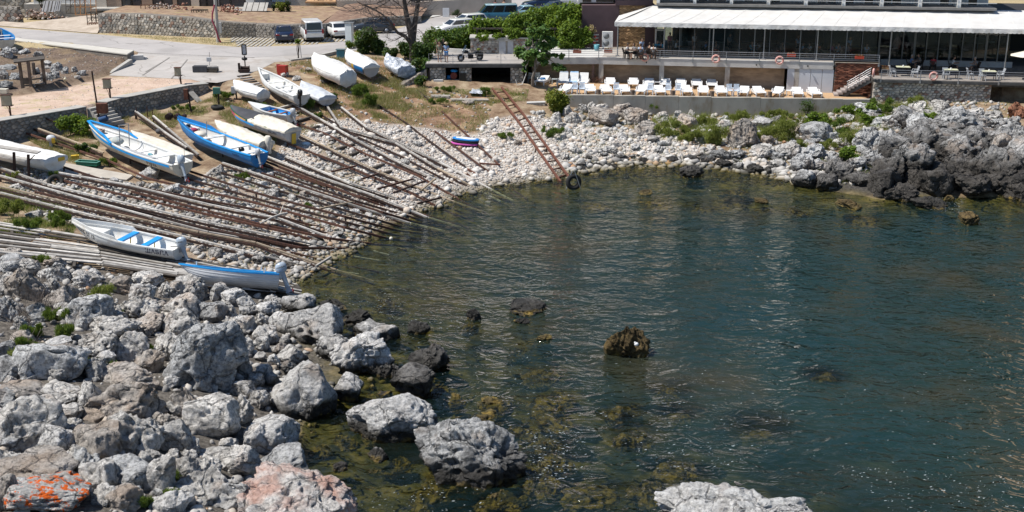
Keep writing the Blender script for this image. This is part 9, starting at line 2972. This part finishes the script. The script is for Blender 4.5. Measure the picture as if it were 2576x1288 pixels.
SHR=[  # name,u,v,hw,hh,vbase,n,size,mat,label
 ('shrub',925,104,34,26,132,3200,.12,LEAFD,'dark green shrub right of the white information pillar'),('shrub',958,116,20,18,134,1300,.10,LEAFD,'loose shrub between the pillar shrub and the bare tree'),
 ('shrub',905,92,12,12,122,600,.10,LEAFV,'small leafy tip rising above the dark pillar shrub'),('shrub',878,112,7,10,122,350,.09,LEAFV,'low leafy plant at the left foot of the white pillar'),
 ('shrub',1062,128,26,34,156,3200,.12,LEAFD,'deep green shrub behind the trunk of the bare tree'),('shrub',1018,122,20,24,146,1500,.11,LEAFD,'dark shrub left of the trunk of the bare tree'),('shrub',985,132,26,12,148,1400,.10,LEAFD,'low dark shrub above the crinkled plastic boat'),
 ('shrub',1071,168,15,18,186,1100,.12,LEAFF,'bright green shrub against the end of the garage slab'),('shrub',1050,170,14,26,196,900,.10,LEAFD,'dark shrub below the trunk beside the plastic boat'),('shrub',1060,205,20,14,218,900,.10,LEAFD,'dark weedy shrub left of the garage wing wall'),
 ('conifer_shrub',722,62,42,15,76,4200,.10,CONIF,'spreading dark conifer over the wall behind the navy car'),
 ('potted_conifer',708,18,13,14,32,900,.10,LEAFY,'golden green conifer on the terrace bank'),('potted_conifer',727,16,11,14,30,800,.09,CONIF,'dark conifer right of the golden one'),('potted_conifer',688,18,5,9,30,250,.08,CONIF,'slim little conifer left of the golden one'),
 ('garden_plant',797,28,18,9,36,420,.16,WEED,'pale strap leaved plant on the garden bank'),('garden_plant',836,36,11,12,46,600,.10,LEAFD,'dark leafy plant beside the orange terrace'),('garden_plant',760,24,6,8,32,260,.08,WEED,'small grey green plant between conifer and strap leaves'),
 ('tree_crown',105,-8,26,14,20,1500,.12,CONIF,'drooping dark tree tips hanging over the white house wall'),('shrub',1150,32,16,9,44,700,.08,CONIF,'small dark bush by the folding pavement sign'),('weed',250,29,7,5,34,260,.09,WEED,'bright green weed at the end of the cladding'),
 ('potted_tree',750,103,5,6,151,160,.09,LEAFV,'young tree with a tuft of leaves before the white van'),
 ('shrub',192,318,46,22,342,4200,.09,LEAFV,'wide green bush below the quay wall left of the steps'),('weed',900,226,26,20,246,2000,.07,WEED,'tall grey green weed clump below the two covered boats'),('weed',925,252,22,16,268,1300,.07,WEED,'second weed clump lower down the bank path'),
 ('weed',560,235,26,14,250,1800,.07,WEED,'bright weeds around the green control box'),('weed',775,262,16,10,272,700,.07,WEED,'weeds at the foot of the black outboard'),('weed',800,290,12,8,298,420,.06,WEED,'small weed tuft at the head of the timber rail'),
 ('weed',835,245,14,9,254,500,.07,LEAFD,'dark weeds growing under the grey covered dinghy'),('weed',660,268,14,8,276,450,.07,WEED,'weeds by the small white dinghy with blue inside'),('weed',1125,222,30,7,230,1300,.06,WEED,'strip of weeds in front of the left garage pier'),
 ('weed',1222,230,10,12,242,500,.07,WEED,'upright weed between plastic sheet and ladder slipway'),('weed',1105,254,24,7,262,700,.06,WEED,'low weeds below the pale stone kerb'),('weed',1270,340,26,9,350,900,.06,WEED,'green weeds on the pebbles left of the ladder slipway'),('weed',1385,328,34,20,346,1700,.06,WEED,'dark green weed patch right of the ladder slipway'),
 ('weed',640,385,10,6,391,250,.05,WEED,'weed by the stern of the blue boat'),('weed',610,440,20,10,450,700,.06,WEED,'weed tuft right of the pale karst outcrop'),('weed',100,560,70,26,588,3200,.07,WEED,'wide patch of weeds between rails at the left edge'),('weed',30,520,46,26,545,2400,.07,FENN,'tall yellowish weeds at the left edge above the boards'),('weed',150,545,36,18,562,1400,.07,WEED,'leafy weeds above the bow of the lettered boat'),
 ('weed',130,440,16,12,452,500,.06,WEED,'weeds under the plank trestle'),('weed',40,440,26,12,452,700,.06,FENN,'dry weeds under the tarpaulin boat'),('weed',270,405,26,10,414,800,.06,WEED,'weeds under the bow of the boat lettered in black'),('weed',215,370,24,12,384,900,.07,LEAFD,'dark weeds under the raised old rail'),
 ('weed',470,270,40,10,280,900,.06,WEED,'weeds along the foot of the right quay wall'),('weed',775,515,10,8,522,260,.05,WEED,'green tuft on stones between the rails'),('weed',700,452,9,6,458,220,.05,WEED,'small green tuft between two white timber rails'),('weed',805,463,9,6,468,220,.05,WEED,'green tuft beside the rusty rail on the pebbles'),
 ('fennel',1690,322,40,20,344,2600,.07,FENN,'yellow green feathery plants left of the angular pale boulder'),('fennel',1730,345,40,14,358,1800,.07,FENN,'feathery plants spreading below the angular pale boulder'),('fennel',1775,302,26,14,316,1300,.07,FENN,'feathery plants under the sea wall joint'),('fennel',1805,340,26,22,362,1600,.07,FENN,'feathery plants left of the lone tall brown rock'),('fennel',1855,292,30,14,304,1300,.07,FENN,'feathery plants above the lone tall brown rock'),
 ('fennel',1915,336,24,16,350,1300,.07,FENN,'feathery plants right of the lone tall brown rock'),('fennel',1975,330,30,26,354,2200,.07,FENN,'dense feathery plants between two grey boulders'),('fennel',2000,302,36,14,314,1600,.07,FENN,'feathery plants under the saplings on the wall'),('fennel',2010,366,18,14,380,900,.07,FENN,'feathery plants below the brown ragged boulder'),
 ('slope_shrub',2060,300,40,16,314,2600,.07,LEAFV,'green shrub patch at the right end of the sea wall'),('slope_shrub',2150,275,44,18,292,3200,.07,LEAFV,'dense green shrub below the deck staircase'),('slope_shrub',2100,318,34,18,336,2200,.07,WEED,'soft green shrub patch above the grey karst boulders'),('slope_shrub',2190,300,40,12,312,2000,.07,LEAFV,'green shrub strip in front of the rubble wall'),('slope_shrub',2250,275,36,14,288,2000,.07,WEED,'green patch at the middle of the rubble wall foot'),
 ('slope_shrub',2300,258,20,16,272,1200,.07,FENN,'upright feathery shrub on the rubble wall'),('slope_shrub',2345,300,26,18,316,1700,.07,LEAFV,'bright green patch left of the holed karst boulder'),('slope_shrub',2135,350,22,18,366,1200,.07,FENN,'feathery patch above the ragged karst boulders'),('slope_shrub',2140,385,20,16,400,1300,.07,LEAFV,'green cushion between the karst boulders near the water'),
 ('slope_shrub',2215,262,34,14,276,2000,.07,WEED,'soft green patch under the left end of the lower deck'),('slope_shrub',2270,300,30,14,312,1700,.07,LEAFV,'green patch between the grey karst blocks above the cliff'),('slope_shrub',2390,330,26,12,340,1300,.07,WEED,'green patch on top of the black cliff'),('fennel',1950,290,40,12,300,1900,.07,FENN,'feathery strip along the middle of the sea wall foot'),('fennel',2085,365,20,12,376,1100,.07,FENN,'feathery patch right of the big grey boulder'),
 ('wall_sapling',2028,268,22,16,292,420,.06,LEAFD,'spindly sapling growing in front of the sea wall'),('weed',1640,270,14,8,282,300,.06,WEED,'thin weed against the sea wall'),
 ('cushion_plant',80,829,27,15,842,1900,.06,WEED,'bright green cushion plant, uppermost in the left of the heap'),('cushion_plant',62,868,34,15,880,2300,.06,WEED,'wide bright green cushion below the uppermost one'),('cushion_plant',102,884,16,13,896,900,.06,WEED,'green cushion at the right end of the wide one'),('cushion_plant',165,832,17,20,850,1200,.06,WEED,'upright green cushion left of the big rounded grey boulder'),('cushion_plant',184,889,24,15,902,1400,.06,WEED,'green cushion on a slab left of the pitted boulder'),
 ('cushion_plant',228,916,27,12,927,1400,.06,WEED,'flat green cushion above the ragged boulder'),('cushion_plant',287,923,14,10,932,600,.06,WEED,'small green cushion right of the flat one'),('cushion_plant',293,788,15,8,796,500,.06,WEED,'small green cushion below the brown rounded boulder'),('cushion_plant',368,880,10,13,893,400,.05,LEAFV,'narrow green tuft right of the holed round boulder'),('fennel',262,745,26,24,768,1500,.06,FENN,'yellow green feathery tuft above the timber edge boulders'),
 ('fennel',60,905,26,26,930,900,.06,FENN,'dry yellowish tuft over the big dark boulder'),('fennel',140,790,30,16,806,900,.06,WEED,'thin green weeds below the dry twigs'),('weed',366,1262,18,10,1272,500,.05,WEED,'fresh green weed near the bottom of the heap'),('weed',430,1240,14,8,1248,360,.05,WEED,'small green weed right of the fresh one'),('weed',745,1235,16,18,1252,500,.06,FENN,'grassy tuft on the side of the salmon boulder'),
 ('weed',105,650,30,8,658,700,.06,WEED,'weeds along the upper edge of the boulder heap'),('weed',440,1195,8,6,1200,180,.05,WEED,'tiny green tuft among small stones'),
]
for i,(nm,u,v,hw,hh,vb,n,sz,m,lab) in enumerate(SHR):
 g=(up(u,vb) if vb < 134 and u < 1100 and v > 50 else TH(u,vb,0) if vb > 40 else GY(u,vb,{708: 134,727: 134,688: 134,105: 136.5}.get(u,139)))
 yd=g.y-.15
 gname={'fennel': 'feathery plants on the shore','weed': 'weed clumps','shrub': 'shrubs','slope_shrub': 'shrubs on the rocky slope','cushion_plant': 'green cushion plants in the boulder heap','potted_conifer': 'small conifers on the bank'}.get(nm)
 small=nm in ('fennel','weed','cushion_plant','slope_shrub')
 plant(nm,tuple(g),blobs(u,v,hw*((1.5 if nm in ('fennel','slope_shrub') else 1.25) if small else 1.15),hh*(.7 if nm == 'weed' and hw > 25 else 1.15),yd,(12 if n > 500 else 7) if small else 9,300+i,sub=.42 if small else .5),int(n*(1.8 if small else 1.3)),sz*(1.7 if small else 1.15),m,lab,{'fennel': 'plant','weed': 'weed','cushion_plant': 'plant','slope_shrub': 'shrub','garden_plant': 'plant','wall_sapling': 'sapling','conifer_shrub': 'shrub','potted_conifer': 'conifer','tree_crown': 'tree','potted_tree': 'tree'}.get(nm,nm),gname,seed=500+i,
   narrow=.14 if m in (FENN,WEED) else .25 if m == CONIF else .5,upright=.8 if m in (FENN,WEED) else 0,shell=.1,stem_r=.008 if small else .02,stem_m=None if not small else m)
for i,(u,v,y,hw) in enumerate(((300,40,131,14),(345,42,130,16),(440,50,127.6,12),(530,52,127.6,16),(610,52,128,20),(650,46,130,24),(690,50,129,22),(740,44,132,18),(580,58,127.4,12),(780,50,131,14))):
 g=GY(u,v,y)
 plant('dry_tuft',tuple(g),blobs(u,v-3,hw,4,y,7,900+i,sub=.6),900,.11,DRYG if i % 3 else FENN,('dry grass tuft on the terrace '+('behind the stone wall left of the pole, ' if u < 549 else 'right of the pole, ')+['first','second','third','fourth','first','second','third','fifth','beside the meter cabinet','last before the conifer'][i]),'grass tuft','dry tufts on the terrace',seed=950+i,narrow=.1,upright=.8,shell=.1,stem_r=.006,stem_m=DRYG)
mb=MB(); rs=random.Random(6)
for (u,v) in ((110,715),(150,745),(100,760),(130,780),(60,800),(55,780),(40,810),(220,745),(70,870)):
 g=TH(u,v+8,.1)
 for _ in range(26):
  d=V3((rs.uniform(-.7,.7),rs.uniform(-.4,.4),rs.uniform(.2,.9))); m_=g+d*.5+V3((rs.uniform(-.15,.15),0,0))
  mb.tube([g+V3((rs.uniform(-.4,.4),rs.uniform(-.2,.2),0)),m_,g+d],.008,3,cap=False)
o=thing('twigs',mb,TWIG,'tangle of dry grey twigs over the upper left boulders','twigs'); o['kind']='stuff'
def grass(name,specs,m):
 Vs=[]
 for poly,n,h0,h1,wd in specs:
  q=sample_poly(poly,n)
  k=fbm(np.stack([q[:,0]*.55,q[:,1]*.55,0*q[:,0]],1),3)+rng.uniform(-.25,.25,len(q))
  q=q[k > -.05]
  n=len(q)
  z=terrv(q[:,0],q[:,1])-.02
  a=rng.uniform(0,6.28,n); h=rng.uniform(h0,h1,n)
  b=np.stack([q[:,0],q[:,1],z],1)
  t=np.stack([np.cos(a),np.sin(a),0*a],1)*wd
  tip=b+np.stack([rng.normal(0,.4,n)*h,rng.normal(0,.4,n)*h,h],1)
  Vs.append(np.stack([b-t,b+t,tip],1).reshape(-1,3))
 V=np.concatenate(Vs)
 o=bpy.data.objects.new(name,np_mesh(name,V,np.arange(len(V)).reshape(-1,3),m)); link(o); o['kind']='stuff'
P_B2=wpoly([(950,200),(1060,195),(1075,240),(1000,300),(900,292),(880,255)])
P_QB=wpoly([(280,300),(470,262),(560,240),(600,270),(700,330),(690,380),(560,300),(470,290),(430,330),(300,310)])
P_LB=wpoly([(100,340),(230,300),(260,330),(240,400),(330,425),(180,412),(60,345)])
P_GF=wpoly([(1085,222),(1330,226),(1325,255),(1230,262),(1100,262)])
P_VERGE=[(q.x,q.y) for q in (up(245,84),up(450,105),up(600,118),up(560,99),up(350,90))]
P_VERGE2=[(q.x,q.y) for q in (up(560,97),up(800,95),up(900,88),up(905,99),up(690,115),up(600,118))]
grass('dry_grass',[(P_BANK,30000,.08,.38,.014),(P_B2,15000,.12,.45,.014),(P_QB,14000,.08,.3,.013),(P_LB,8000,.08,.3,.013),(P_MULCH,5000,.05,.2,.012),(P_VERGE,2600,.06,.2,.014),(P_PATH,1800,.04,.14,.012),(P_LGREEN,6000,.1,.4,.012),(P_RAILS,4500,.05,.26,.013)],DRYG)
P_T1=wpoly([(1640,300),(1760,292),(1990,297),(2010,362),(1900,352),(1780,362),(1650,345)])
P_T2=wpoly([(2000,292),(2150,262),(2330,258),(2360,312),(2180,335),(2060,350)])
grass('tall_grass',[(P_T1,15000,.2,.7,.016),(P_T2,15000,.2,.65,.016),(P_RIGHT,5000,.1,.4,.014)],FENN)
grass('green_grass',[(P_B2,12000,.1,.36,.014),(P_GF,9000,.06,.22,.014),(P_BANK,26000,.06,.28,.017),(P_QB,17000,.06,.25,.013),(P_LB,10000,.06,.25,.013),(P_LGREEN,14000,.1,.4,.013),(P_VERGE,1500,.05,.15,.013),(P_VERGE2,2500,.03,.09,.014),(P_RAILS,11000,.05,.28,.013),(P_RIGHT,16000,.08,.36,.012)],GRNG)
